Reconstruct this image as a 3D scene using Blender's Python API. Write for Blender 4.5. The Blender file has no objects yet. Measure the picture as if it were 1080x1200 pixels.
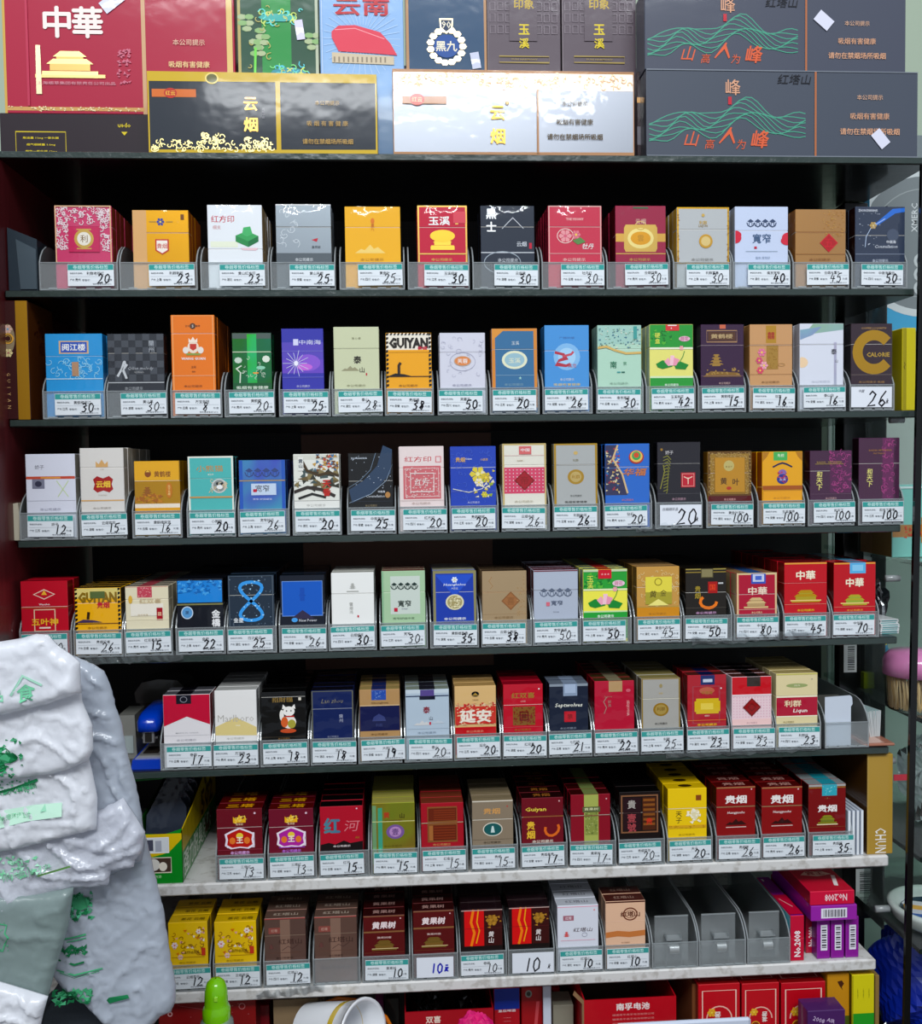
import bpy, math, random
from mathutils import Vector, Matrix
random.seed(7)
SC = bpy.context.scene
COL = SC.collection
# ------------------------------------------------------------------ camera
FOC = 1150.0                                   # pixels, for a 1080 x 1200 picture
YAW, PITCH, ROLL = (math.radians(a) for a in (3.75, 2.5, 0.8))
CAM = Vector((0.0, -1.2, 0.0))
_F = Vector((math.sin(YAW)*math.cos(PITCH), math.cos(YAW)*math.cos(PITCH), -math.sin(PITCH)))
_R = Vector((math.cos(YAW), -math.sin(YAW), 0.0)); _U = _R.cross(_F)
_R2 = _R*math.cos(ROLL) - _U*math.sin(ROLL); _U2 = _U*math.cos(ROLL) + _R*math.sin(ROLL)
cd = bpy.data.cameras.new('camera'); cam = bpy.data.objects.new('camera', cd); COL.objects.link(cam)
cd.sensor_fit = 'HORIZONTAL'; cd.sensor_width = 36.0; cd.lens = 36.0*FOC/1080.0; cd.clip_start = 0.02
cam.matrix_world = Matrix(((_R2.x, _U2.x, -_F.x, CAM.x), (_R2.y, _U2.y, -_F.y, CAM.y), (_R2.z, _U2.z, -_F.z, CAM.z), (0, 0, 0, 1)))
SC.camera = cam
# ------------------------------------------------------------------ world, lamps, exposure
SC.view_settings.view_transform = 'Standard'; SC.view_settings.look = 'None'
SC.view_settings.gamma = 1.0; SC.view_settings.use_curve_mapping = False
SC.view_settings.exposure = -0.04
wd = bpy.data.worlds.new('shop_room'); SC.world = wd; wd.use_nodes = True
wd.node_tree.nodes['Background'].inputs[0].default_value = (0.80, 0.88, 1.0, 1)
wd.node_tree.nodes['Background'].inputs[1].default_value = 0.40
def lamp(name, loc, target, sx, sy, power, col=(0.93, 0.97, 1.0)):
    l = bpy.data.lights.new(name, 'AREA'); l.shape = 'RECTANGLE'; l.size = sx; l.size_y = sy; l.energy = power; l.color = col
    o = bpy.data.objects.new(name, l); COL.objects.link(o); o.location = loc
    o.rotation_euler = (Vector(target) - Vector(loc)).to_track_quat('-Z', 'Y').to_euler()
    return o
lamp('ceiling_tube_lamp', (0.05, -2.05, 1.22), (0.05, 0.0, -0.1), 1.25, 0.06, 8)
lamp('ceiling_tube_lamp', (-1.0, -1.5, 1.5), (0.0, 0.1, -0.2), 1.2, 0.10, 9)
lamp('fill_softbox_lamp', (0.2, -3.0, 2.5), (0.1, 0.0, -0.4), 2.6, 0.8, 118)  # added softbox, no such panel seen; evens the light down the shelves
SC.cycles.transparent_max_bounces = 48
SC.cycles.max_bounces = 8

def at(px, py, Y):
    """point of the plane y = Y seen at pixel (px, py) of the photograph"""
    d = _R2*((px-540.0)/FOC) + _U2*((600.0-py)/FOC) + _F
    return CAM + d*((Y-CAM.y)/d.y)
# ------------------------------------------------------------------ materials
_M = {}
def lin(h):
    h = h.lstrip('#'); h = h if len(h) == 6 else ''.join(q*2 for q in h); r = [int(h[i:i+2], 16)/255.0 for i in (0, 2, 4)]
    return tuple(max(0.0, (c/12.92 if c <= 0.04045 else ((c+0.055)/1.055)**2.4)*1.03-0.014) for c in r) + (1.0,)
def newmat(key):
    m = bpy.data.materials.new(key); m.use_nodes = True; m.node_tree.nodes.clear(); _M[key] = m
    nt = m.node_tree; out = nt.nodes.new('ShaderNodeOutputMaterial')
    return m, nt, out
def bump(nt, scale, strength, dist=0.002, detail=2.0, coords='Object'):
    tc = nt.nodes.new('ShaderNodeTexCoord'); n = nt.nodes.new('ShaderNodeTexNoise'); b = nt.nodes.new('ShaderNodeBump')
    n.inputs['Scale'].default_value = scale; n.inputs['Detail'].default_value = detail
    b.inputs['Strength'].default_value = strength; b.inputs['Distance'].default_value = dist
    nt.links.new(tc.outputs[coords], n.inputs['Vector']); nt.links.new(n.outputs['Fac'], b.inputs['Height'])
    return b, n
def M(c):
    """'#rrggbb' glossy printed card under film; '$rrggbb' foil; '~rrggbb' matte; '^rrggbb' shiny plastic; '%rrggbb' holographic foil"""
    if c in _M: return _M[c]
    k, h = c[0], c[1:]
    m, nt, out = newmat(c)
    p = nt.nodes.new('ShaderNodeBsdfPrincipled'); nt.links.new(p.outputs[0], out.inputs[0])
    p.inputs['Base Color'].default_value = lin(h)
    if k == '#':
        p.inputs['Roughness'].default_value = 0.5; p.inputs['Coat Weight'].default_value = 0.7; p.inputs['Specular IOR Level'].default_value = 0.2; p.inputs['Coat Roughness'].default_value = 0.06
        b, n = bump(nt, 30, 0.75, 0.0030); nt.links.new(b.outputs[0], p.inputs['Coat Normal'])
    elif k == '@':
        p.inputs['Roughness'].default_value = 0.5; p.inputs['Coat Weight'].default_value = 0.6; p.inputs['Specular IOR Level'].default_value = 0.25; p.inputs['Coat Roughness'].default_value = 0.10
        b, n = bump(nt, 16, 0.22, 0.0025, 3); nt.links.new(b.outputs[0], p.inputs['Coat Normal'])
    elif k == '$' or k == '%':
        p.inputs['Metallic'].default_value = 0.75; p.inputs['Roughness'].default_value = 0.33
        p.inputs['Coat Weight'].default_value = 0.6; p.inputs['Coat Roughness'].default_value = 0.06
        b, n = bump(nt, 34, 0.3, 0.002); nt.links.new(b.outputs[0], p.inputs['Coat Normal'])
        if k == '%':
            tc = nt.nodes.new('ShaderNodeTexCoord'); n2 = nt.nodes.new('ShaderNodeTexNoise'); n2.inputs['Scale'].default_value = 13
            hs = nt.nodes.new('ShaderNodeHueSaturation'); hs.inputs['Color'].default_value = lin(h)
            mr = nt.nodes.new('ShaderNodeMapRange'); mr.inputs['To Min'].default_value = 0.25; mr.inputs['To Max'].default_value = 0.75
            nt.links.new(tc.outputs['Object'], n2.inputs['Vector']); nt.links.new(n2.outputs['Fac'], mr.inputs['Value'])
            nt.links.new(mr.outputs[0], hs.inputs['Hue']); nt.links.new(hs.outputs[0], p.inputs['Base Color'])
    elif k == '~':
        p.inputs['Roughness'].default_value = 0.8; p.inputs['Specular IOR Level'].default_value = 0.25
        b, n = bump(nt, 60, 0.15, 0.001, 6); nt.links.new(b.outputs[0], p.inputs['Normal'])
    elif k == '^':
        p.inputs['Roughness'].default_value = 0.2; p.inputs['Coat Weight'].default_value = 0.3
        b, n = bump(nt, 20, 0.08, 0.002); nt.links.new(b.outputs[0], p.inputs['Normal'])
    return m
def clear_mat(key, tint, gloss, diff=0.0, rough=0.08, bscale=25, bstr=0.2, diffcol=(0.8, 0.85, 0.87, 1)):
    """thin clear plastic or glass: transmits straight through, tinted, with a soft reflection"""
    m, nt, out = newmat(key)
    t = nt.nodes.new('ShaderNodeBsdfTransparent'); t.inputs[0].default_value = tint
    g = nt.nodes.new('ShaderNodeBsdfGlossy'); g.inputs['Roughness'].default_value = rough; g.inputs['Color'].default_value = (1, 1, 1, 1)
    fr = nt.nodes.new('ShaderNodeLayerWeight'); fr.inputs['Blend'].default_value = gloss
    b, n = bump(nt, bscale, bstr, 0.003); nt.links.new(b.outputs[0], g.inputs['Normal'])
    mx = nt.nodes.new('ShaderNodeMixShader'); nt.links.new(fr.outputs['Fresnel'], mx.inputs[0])
    base = t.outputs[0]
    if diff > 0:
        d = nt.nodes.new('ShaderNodeBsdfDiffuse'); d.inputs[0].default_value = diffcol
        tl = nt.nodes.new('ShaderNodeBsdfTranslucent'); tl.inputs[0].default_value = diffcol
        dm = nt.nodes.new('ShaderNodeMixShader'); dm.inputs[0].default_value = 0.4
        nt.links.new(d.outputs[0], dm.inputs[1]); nt.links.new(tl.outputs[0], dm.inputs[2])
        m2 = nt.nodes.new('ShaderNodeMixShader'); m2.inputs[0].default_value = diff
        nt.links.new(t.outputs[0], m2.inputs[1]); nt.links.new(dm.outputs[0], m2.inputs[2]); base = m2.outputs[0]
    nt.links.new(base, mx.inputs[1]); nt.links.new(g.outputs[0], mx.inputs[2]); nt.links.new(mx.outputs[0], out.inputs[0])
    return m
ACRYL = clear_mat('clear_acrylic', (0.97, 0.98, 0.98, 1), 0.22, 0.17, 0.12)
ACRYL_EDGE = clear_mat('acrylic_edge', (0.75, 0.80, 0.80, 1), 0.35, 0.45)
GLASS = clear_mat('cabinet_glass', (0.88, 0.95, 0.92, 1), 0.15, 0.10)
CELLO = clear_mat('cellophane_wrap', (0.99, 0.99, 0.99, 1), 0.30, 0.0, 0.06, 40, 0.4)
FILM = clear_mat('crinkled_film', (0.93, 0.95, 0.96, 1), 0.30, 0.10, 0.05, 60, 1.0)
CLEARBAG = clear_mat('clear_bag_plastic', (0.9, 0.94, 0.94, 1), 0.22, 0.45, 0.1, 30, 0.7, (0.72, 0.80, 0.80, 1))
def simple(key, col, rough=0.5, metal=0.0, coat=0.0, bs=None):
    m, nt, out = newmat(key); p = nt.nodes.new('ShaderNodeBsdfPrincipled'); nt.links.new(p.outputs[0], out.inputs[0])
    p.inputs['Base Color'].default_value = lin(col); p.inputs['Roughness'].default_value = rough; p.inputs['Metallic'].default_value = metal
    p.inputs['Coat Weight'].default_value = coat
    if bs:
        b, n = bump(nt, bs[0], bs[1], 0.002, 5); nt.links.new(b.outputs[0], p.inputs['Normal'])
    return m, nt, p
SHELF_BLACK, nt_, p_ = simple('black_shelf_enamel', '#101214', 0.28, 0, 0.5, (30, 0.3))
SHELF_STRIP, nt_, p_ = simple('dusty_dark_green_strip', '#38423f', 0.22, 0, 0.6, (90, 0.5))
SHELF_WHITE, nt_, p_ = simple('scuffed_white_board', '#cfccc8', 0.5, 0, 0.1, (40, 0.3))
_n = nt_.nodes.new('ShaderNodeTexNoise'); _n.inputs['Scale'].default_value = 95; _n.inputs['Detail'].default_value = 9
_c = nt_.nodes.new('ShaderNodeValToRGB'); _c.color_ramp.elements[0].color = lin('#bab6b0'); _c.color_ramp.elements[0].position = 0.36
_c.color_ramp.elements[1].color = lin('#d4d2cf'); _c.color_ramp.elements[1].position = 0.50
_t = nt_.nodes.new('ShaderNodeTexCoord'); nt_.links.new(_t.outputs['Object'], _n.inputs['Vector'])
nt_.links.new(_n.outputs['Fac'], _c.inputs[0]); nt_.links.new(_c.outputs[0], p_.inputs['Base Color'])
PERF, nt_, p_ = simple('black_perforated_sheet', '#0e0d0d', 0.6)
_t = nt_.nodes.new('ShaderNodeTexCoord'); _v = nt_.nodes.new('ShaderNodeTexVoronoi'); _v.inputs['Scale'].default_value = 260; _v.inputs['Randomness'].default_value = 0.0
_c = nt_.nodes.new('ShaderNodeValToRGB'); _c.color_ramp.elements[0].color = (0.11, 0.068, 0.054, 1); _c.color_ramp.elements[0].position = 0.25
_c.color_ramp.elements[1].color = (0.012, 0.011, 0.011, 1); _c.color_ramp.elements[1].position = 0.45
nt_.links.new(_t.outputs['Object'], _v.inputs['Vector']); nt_.links.new(_v.outputs['Distance'], _c.inputs[0]); nt_.links.new(_c.outputs[0], p_.inputs['Base Color'])
WOOD, nt_, p_ = simple('dark_red_wood', '#4a1c1e', 0.45, 0, 0.2, (12, 0.2))
_t = nt_.nodes.new('ShaderNodeTexCoord'); _mp = nt_.nodes.new('ShaderNodeMapping'); _mp.inputs['Scale'].default_value = (40, 40, 3)
_n = nt_.nodes.new('ShaderNodeTexNoise'); _n.inputs['Detail'].default_value = 6; _c = nt_.nodes.new('ShaderNodeValToRGB')
_c.color_ramp.elements[0].color = lin('#3a1519'); _c.color_ramp.elements[1].color = lin('#6a2c30')
nt_.links.new(_t.outputs['Object'], _mp.inputs[0]); nt_.links.new(_mp.outputs[0], _n.inputs['Vector']); nt_.links.new(_n.outputs['Fac'], _c.inputs[0]); nt_.links.new(_c.outputs[0], p_.inputs['Base Color'])
# ------------------------------------------------------------------ mesh builder
class MB:
    def __init__(s): s.v = []; s.f = []; s.m = []; s.mats = []; s.sm = False
    def mi(s, c):
        m = c if isinstance(c, bpy.types.Material) else M(c)
        if m not in s.mats: s.mats.append(m)
        return s.mats.index(m)
    def add(s, vs, fs, c):
        k = len(s.v); i = s.mi(c); s.v.extend(vs); s.f.extend([tuple(a+k for a in f) for f in fs]); s.m.extend([i]*len(fs)); return s
    def box(s, a, b, c, ch=0.0):
        x0, y0, z0 = a; x1, y1, z1 = b
        if ch <= 0:
            vs = [(x, y, z) for x in (x0, x1) for y in (y0, y1) for z in (z0, z1)]
            return s.add(vs, [(0, 1, 3, 2), (4, 6, 7, 5), (0, 4, 5, 1), (2, 3, 7, 6), (0, 2, 6, 4), (1, 5, 7, 3)], c)
        ix = {}; vs = []
        X = (x0, x1); Y = (y0, y1); Z = (z0, z1); sg = (1, -1)
        for i in (0, 1):
            for j in (0, 1):
                for k in (0, 1):
                    ix[i, j, k, 'x'] = len(vs); vs.append((X[i], Y[j]+sg[j]*ch, Z[k]+sg[k]*ch))
                    ix[i, j, k, 'y'] = len(vs); vs.append((X[i]+sg[i]*ch, Y[j], Z[k]+sg[k]*ch))
                    ix[i, j, k, 'z'] = len(vs); vs.append((X[i]+sg[i]*ch, Y[j]+sg[j]*ch, Z[k]))
        fs = []
        q = ((0, 0), (1, 0), (1, 1), (0, 1))
        for i in (0, 1):
            f = [ix[i, a, b_, 'x'] for a, b_ in q]; fs.append(f if i else f[::-1])
            f = [ix[a, i, b_, 'y'] for a, b_ in q]; fs.append(f[::-1] if i else f)
            f = [ix[a, b_, i, 'z'] for a, b_ in q]; fs.append(f if i else f[::-1])
        for a in (0, 1):
            for b_ in (0, 1):
                fs.append((ix[a, b_, 0, 'x'], ix[a, b_, 1, 'x'], ix[a, b_, 1, 'y'], ix[a, b_, 0, 'y']))
                fs.append((ix[a, 0, b_, 'x'], ix[a, 1, b_, 'x'], ix[a, 1, b_, 'z'], ix[a, 0, b_, 'z']))
                fs.append((ix[0, a, b_, 'y'], ix[1, a, b_, 'y'], ix[1, a, b_, 'z'], ix[0, a, b_, 'z']))
                for k in (0, 1): fs.append((ix[a, b_, k, 'x'], ix[a, b_, k, 'y'], ix[a, b_, k, 'z']))
        return s.add(vs, [tuple(f) for f in fs], c)
    def prism(s, pts, y0, y1, c, ax='y'):
        """outline pts of (a, b) pulled from y0 to y1 along an axis"""
        n = len(pts)
        def P(a, b, y): return (a, y, b) if ax == 'y' else ((y, a, b) if ax == 'x' else (a, b, y))
        vs = [P(a, b, y0) for a, b in pts] + [P(a, b, y1) for a, b in pts]
        fs = [tuple(range(n)), tuple(range(2*n-1, n-1, -1))] + [(i, i+n, (i+1) % n+n, (i+1) % n) for i in range(n)]
        return s.add(vs, fs, c)
    def lathe(s, prof, c, seg=24, o=(0, 0, 0)):
        vs = []; fs = []; n = len(prof)
        for i in range(seg):
            a = 2*math.pi*i/seg
            for r, z in prof: vs.append((o[0]+r*math.cos(a), o[1]+r*math.sin(a), o[2]+z))
        for i in range(seg):
            j = (i+1) % seg
            for k in range(n-1): fs.append((i*n+k, j*n+k, j*n+k+1, i*n+k+1))
        return s.add(vs, fs, c)
    def tube(s, pts, r, c, seg=8):
        vs = []; fs = []; pts = [Vector(p) for p in pts]; n = len(pts)
        for i, p in enumerate(pts):
            d = (pts[min(i+1, n-1)] - pts[max(i-1, 0)]).normalized()
            u = d.cross(Vector((0.13, 0.21, 0.97))).normalized(); w = d.cross(u)
            rr = r[i] if isinstance(r, (list, tuple)) else r
            for k in range(seg):
                a = 2*math.pi*k/seg; vs.append(tuple(p + u*math.cos(a)*rr + w*math.sin(a)*rr))
        for i in range(n-1):
            for k in range(seg): fs.append((i*seg+k, i*seg+(k+1) % seg, (i+1)*seg+(k+1) % seg, (i+1)*seg+k))
        fs.append(tuple(range(seg))[::-1]); fs.append(tuple(range((n-1)*seg, n*seg)))
        return s.add(vs, fs, c)
    def mesh(s, name):
        me = bpy.data.meshes.new(name); me.from_pydata(s.v, [], s.f); me.polygons.foreach_set('material_index', s.m)
        for m in s.mats: me.materials.append(m)
        if s.sm:
            me.polygons.foreach_set('use_smooth', [True]*len(s.f))
        me.update(); return me
    def fixn(s, me):
        import bmesh
        b = bmesh.new(); b.from_mesh(me); bmesh.ops.recalc_face_normals(b, faces=b.faces); b.to_mesh(me); b.free(); return me
    def obj(s, name, parent=None, label=None, fix=False):
        me = s.mesh(name)
        if fix: s.fixn(me)
        return ob(name, me, parent, label)
def ob(name, me, parent=None, label=None, loc=None):
    o = bpy.data.objects.new(name, me); COL.objects.link(o)
    if parent: o.parent = parent
    if label: o['label'] = label
    if loc: o.location = loc
    return o
def thing(name, label, cat, loc=(0, 0, 0), group=None, rz=0.0, rot=None, me=None):
    o = bpy.data.objects.new(name, me); COL.objects.link(o); o.location = loc; o.rotation_euler = rot or (0, 0, rz)
    if me is None: o.empty_display_size = 0.02
    o['label'] = label; o['category'] = cat
    if group: o['group'] = group
    return o
# ------------------------------------------------------------------ flat print: words and shapes
_TX = {}
def glyphs(s, bold):
    k = (s, bold)
    if k in _TX: return _TX[k]
    c = bpy.data.curves.new('writing', 'FONT'); c.body = s; c.resolution_u = 1; c.offset = bold
    o = bpy.data.objects.new('writing', c); COL.objects.link(o)
    dg = bpy.context.evaluated_depsgraph_get(); me = bpy.data.meshes.new_from_object(o.evaluated_get(dg))
    vs = [(v.co.x, v.co.y) for v in me.vertices]; fs = [tuple(p.vertices) for p in me.polygons]
    bpy.data.objects.remove(o); bpy.data.meshes.remove(me); bpy.data.curves.remove(c)
    if not vs: vs = [(0, 0)]
    x0 = min(v[0] for v in vs); x1 = max(v[0] for v in vs); y0 = min(v[1] for v in vs); y1 = max(v[1] for v in vs)
    _TX[k] = (vs, fs, x0, y0, x1-x0 or 1, y1-y0 or 1); return _TX[k]
def T(s, u, v, h, c, w=None, b=0.012, it=0.0, vert=False, rot=0): return [('t', s, u, v, h, c, w, b, it, vert, rot)]
def R(u0, v0, u1, v1, c): return [('p', [(u0, v0, 0, 0), (u1, v0, 0, 0), (u1, v1, 0, 0), (u0, v1, 0, 0)], c)]
def E(u, v, rx, ry, c, n=20): return [('p', [(u, v, rx*math.cos(2*math.pi*i/n), ry*math.sin(2*math.pi*i/n)) for i in range(n)], c)]
def P(pts, c): return [('p', [(a, b, 0, 0) for a, b in pts], c)]
def PO(u, v, pts, c, s=1.0): return [('p', [(u, v, a*s, b*s) for a, b in pts], c)]
def L(pts, th, c): return [('l', [(a, b, 0, 0) for a, b in pts], th, c)]
def LO(u, v, pts, th, c, s=1.0): return [('l', [(u, v, a*s, b*s) for a, b in pts], th, c)]
def RING(u, v, rx, ry, th, c, n=24): return [('l', [(u, v, rx*math.cos(2*math.pi*i/n), ry*math.sin(2*math.pi*i/n)) for i in range(n+1)], th, c)]
def FR(u0, v0, u1, v1, th, c): return [('l', [(u0, v0, 0, 0), (u1, v0, 0, 0), (u1, v1, 0, 0), (u0, v1, 0, 0), (u0, v0, 0, 0)], th, c)]
def N(n, u0, v0, u1, v1, c, s=0.02, seed=1):
    r = random.Random(seed); out = []
    for i in range(n):
        u = r.uniform(u0, u1); v = r.uniform(v0, v1); a = r.uniform(0, 6.28); cc = c if isinstance(c, str) else r.choice(c)
        q = [(s*r.uniform(.5, 1.6)*math.cos(a+k*2.1), s*r.uniform(.4, 1.2)*math.sin(a+k*2.1)) for k in range(3)]
        out.append(('p', [(u, v, x, y) for x, y in q], cc))
    return out
def CURLS(n, u0, v0, u1, v1, c, s=0.05, th=0.008, seed=1):
    r = random.Random(seed); out = []
    for i in range(n):
        u = r.uniform(u0, u1); v = r.uniform(v0, v1); a0 = r.uniform(0, 6.28); k = r.uniform(2.5, 5)*r.choice((-1, 1)); ss = s*r.uniform(.6, 1.3)
        cc = c if isinstance(c, str) else r.choice(c)
        out.append(('l', [(u, v, ss*(1-t/7)*math.cos(a0+k*t/6), ss*(1-t/7)*math.sin(a0+k*t/6)) for t in range(7)], th, cc))
    return out
def palace(u, v, w, c, c2=None):
    c2 = c2 or c; s = w
    return (PO(u, v, [(-.5, .16), (.5, .16), (.5, .23), (-.5, .23)], c, s) + PO(u, v, [(-.36, 0.03), (.36, .03), (.36, .15), (-.36, .15)], c2, s)
            + PO(u, v, [(-.42, .03), (-.30, -.06), (.30, -.06), (.42, .03)], c, s) + PO(u, v, [(-.24, -.06), (.24, -.06), (.24, -.10), (-.24, -.10)], c2, s)
            + PO(u, v, [(-.30, -.10), (-.17, -.20), (.17, -.20), (.30, -.10)], c, s))
def flower(u, v, r, c, c2='#f3d54a'):
    o = []
    for i in range(6):
        a = i*1.047; o += PO(u, v, [(0, 0), (r*math.cos(a-.45), r*math.sin(a-.45)), (1.25*r*math.cos(a), 1.25*r*math.sin(a)), (r*math.cos(a+.45), r*math.sin(a+.45))], c)
    return o + E(u, v, r*.3, r*.3, c2, 8)
def lotus(u, v, s):
    return (PO(u, v, [(-.5, .05), (-.3, -.06), (-.05, .0), (0, .13), (-.3, .2), (-.45, .15)], '#1d8a34', s) + PO(u, v, [(.05, .05), (.25, -.02), (.5, .08), (.4, .22), (.1, .2)], '#1d8a34', s)
            + PO(u, v, [(-.25, -.02), (-.12, -.14), (-.02, .08), (-.12, .12)], '#f0a8bc', s) + PO(u, v, [(-.06, -.2), (.06, -.2), (.08, .1), (-.08, .1)], '#f7c6d2', s)
            + PO(u, v, [(.05, -.14), (.22, -.08), (.12, .1), (.02, .1)], '#ee9cb4', s) + LO(u, v, [(.1, .1), (.24, -.12), (.28, -.25)], .02*s, '#2d8a3a') + flower(u+.28*s, v-.3*s, .06*s, '#f2a0b8'))
def diamond(u, v, s, c, c2, t=''):
    o = PO(u, v, [(-.5, 0), (0, -.5), (.5, 0), (0, .5)], c, s) + PO(u, v, [(-.42, 0), (0, -.42), (.42, 0), (0, .42)], c2, s)
    return o + (T(t, u, v, s*.42, c) if t else LO(u, v, [(-.2, 0), (0, -.2), (.2, 0), (0, .2), (-.2, 0)], .03, c, s))
def mount(u, v, s, c): return PO(u, v, [(-.5, .12), (-.3, -.02), (-.18, .02), (0, -.16), (.12, -.02), (.25, -.08), (.5, .12)], c, s)
def bridge(u, v, s, c, n=4):
    o = []
    for i in range(n):
        x = -.5+(i+.5)/n; w = .5/n
        o += LO(u, v, [(x-w, 0), (x-w*.7, .10), (x, .14), (x+w*.7, .10), (x+w, 0)], .02, c, s) + PO(u, v, [(x-w*.9, -.04), (x, -.12), (x+w*.9, -.04), (x, .01)], c, s) + LO(u, v, [(x-w*.4, 0), (x-w*.4, .1)], .012, c, s) + LO(u, v, [(x+w*.4, 0), (x+w*.4, .1)], .012, c, s)
    return o
def crown(u, v, s, c): return PO(u, v, [(-.5, .3), (-.5, -.2), (-.25, .05), (0, -.35), (.25, .05), (.5, -.2), (.5, .3)], c, s)
def pagoda(u, v, s, c):
    o = []
    for i in range(4):
        w = .5-.09*i; y = .3-.2*i
        o += PO(u, v, [(-w, y), (w, y), (w*.7, y-.09), (-w*.7, y-.09)], c, s) + PO(u, v, [(-w*.55, y), (w*.55, y), (w*.55, y+.1), (-w*.55, y+.1)], c, s)
    return o
def paint(prims, W, H, plane='front', eps=3.5e-5, mb=None, flip=False):
    """lays the print on a W x H rectangle: front faces -y with (0,0) at its upper left corner; top faces +z"""
    mb = mb or MB(); lay = 0
    def put(vs, fs, c, d=1.0):
        nonlocal lay
        lay += d; e = eps*(1+min(lay, 14)+0.08*max(0, lay-14))
        if plane == 'front': mb.add([(x, -e, -y) for x, y in vs], fs, c)
        else: mb.add([(x, y, e) for x, y in vs], fs, c)
    def XY(q): return (q[0]*W+q[2]*W, q[1]*H+q[3]*W)
    for p in prims:
        if p[0] == 'p':
            vs = [XY(q) for q in p[1]]
            vs = [(min(max(x, 0.0004), W-0.0004), min(max(y, 0.0004), H*1.6)) for x, y in vs]
            put(vs, [tuple(range(len(vs)))[::-1] if False else tuple(range(len(vs)))], p[2])
        elif p[0] == 'l':
            q = [Vector(XY(a)) for a in p[1]]; th = p[2]*W/2; vs = []; n = len(q); fs = []
            for i in range(n):
                d = q[min(i+1, n-1)]-q[max(i-1, 0)]
                if i in (0, n-1) and n > 3 and (q[0]-q[-1]).length < 1e-6: d = q[1]-q[-2]
                if d.length < 1e-9: d = Vector((1, 0))
                d.normalize(); nn = Vector((-d.y, d.x))*th
                k = 1.0
                if 0 < i < n-1:
                    a = (q[i]-q[i-1]); 
                    if a.length > 1e-9: k = 1/max(0.6, abs(a.normalized().dot(d)))
                elif n > 3 and (q[0]-q[-1]).length < 1e-6 and n < 8: k = 1.4
                vs += [tuple(q[i]+nn*k), tuple(q[i]-nn*k)]
            vs = [(min(max(x, 0.0003), W-0.0003), y) for x, y in vs]
            for i in range(n-1): fs.append((2*i, 2*i+1, 2*i+3, 2*i+2))
            put(vs, fs, p[3])
        else:
            _, s, u, v, h, c, w, b, it, vert, rot = p
            parts = list(s) if vert else [s]
            for i, g in enumerate(parts):
                cjk = any(ord(q) > 0x2000 for q in g)
                vs, fs, x0, y0, gw, gh = glyphs(g, 0.0 if cjk else b); sc = h*W/gh; sx = sc
                if w: sx = min(w*W/gw, sc*1.6)
                offs = [(0, 0)]
                if cjk and b >= .01:
                    e = .55*b if b < .02 else .8*b
                    offs = ((-e, -e), (e, e)) if b < .02 else ((-e, 0), (e, 0), (0, -e), (0, e))
                cx = u*W; cy = v*H+(i-(len(parts)-1)/2)*h*W*1.15*(1 if vert else 0)
                ca, sa = math.cos(math.radians(rot)), math.sin(math.radians(rot))
                for k, (dx, dy) in enumerate(offs):
                    o = []
                    for a, bb in vs:
                        X = (a+dx-x0-gw/2)*sx; Y = -(bb+dy-y0-gh/2)*sc; X -= it*Y
                        o.append((cx+X*ca-Y*sa, cy+X*sa+Y*ca))
                    put(o, [f[::-1] for f in fs], c, 1.0 if k == 0 else .12)
    return mb
# ------------------------------------------------------------------ the packs: one entry per tray, measured and drawn
G = '$d8b25a'; S = '$c4c8ce'; WH = '#f3f3f1'; RD = '#c4203a'; BK = '#17181c'; GY = '#8c8a88'
ROWS = []                                      # (shelf name, shelf height z, columns)
def C(x0, x1, yt, a, b, tg, price, name, short, base, prims, side=None, top=None, tops=(), n=3, seam=.36, wc=None, tag='std', lab=1):
    ROWS[-1][2].append(dict(x0=x0, x1=x1, yt=yt, a=a, b=b, tg=tg, price=price, name=name, short=short, base=base, prims=prims, side=side or base, top=top or base, tops=list(tops), n=n, seam=seam, wc=wc, tag=tag, lab=lab))
ROWS.append(('first', .218, []))
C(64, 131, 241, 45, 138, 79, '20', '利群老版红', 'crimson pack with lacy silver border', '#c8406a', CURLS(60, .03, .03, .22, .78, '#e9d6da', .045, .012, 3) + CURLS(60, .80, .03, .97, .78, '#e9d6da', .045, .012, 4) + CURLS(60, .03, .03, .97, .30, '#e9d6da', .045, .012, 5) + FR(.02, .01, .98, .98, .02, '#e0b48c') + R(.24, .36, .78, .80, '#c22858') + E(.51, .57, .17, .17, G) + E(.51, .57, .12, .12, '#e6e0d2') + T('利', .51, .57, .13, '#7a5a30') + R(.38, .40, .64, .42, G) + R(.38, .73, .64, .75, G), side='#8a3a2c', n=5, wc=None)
C(155, 221, 246, 139, 231, 174, '23', '利群新版', 'golden yellow pack with blue star flower crest', '$e8a81c', R(0, 0, .25, 1.5, '#d9a86c') + flower(.50, .22, .06, '#3a4a9a') + R(.30, .21, .42, .23, '#b08a3a') + R(.60, .21, .72, .23, '#b08a3a') + R(.86, .08, .92, .18, '#7a4a10') + PO(.52, .68, [(-.5, -.55), (.5, -.55), (.5, .3), (0, .6), (-.5, .3)], '#c63a2e', .24) + PO(.52, .68, [(-.4, -.45), (.4, -.45), (.4, .25), (0, .5), (-.4, .25)], '#f4ece0', .24) + T('貴烟', .52, .67, .09, '#c63a2e'), side='#a4561c', n=3, seam=.42)
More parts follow.
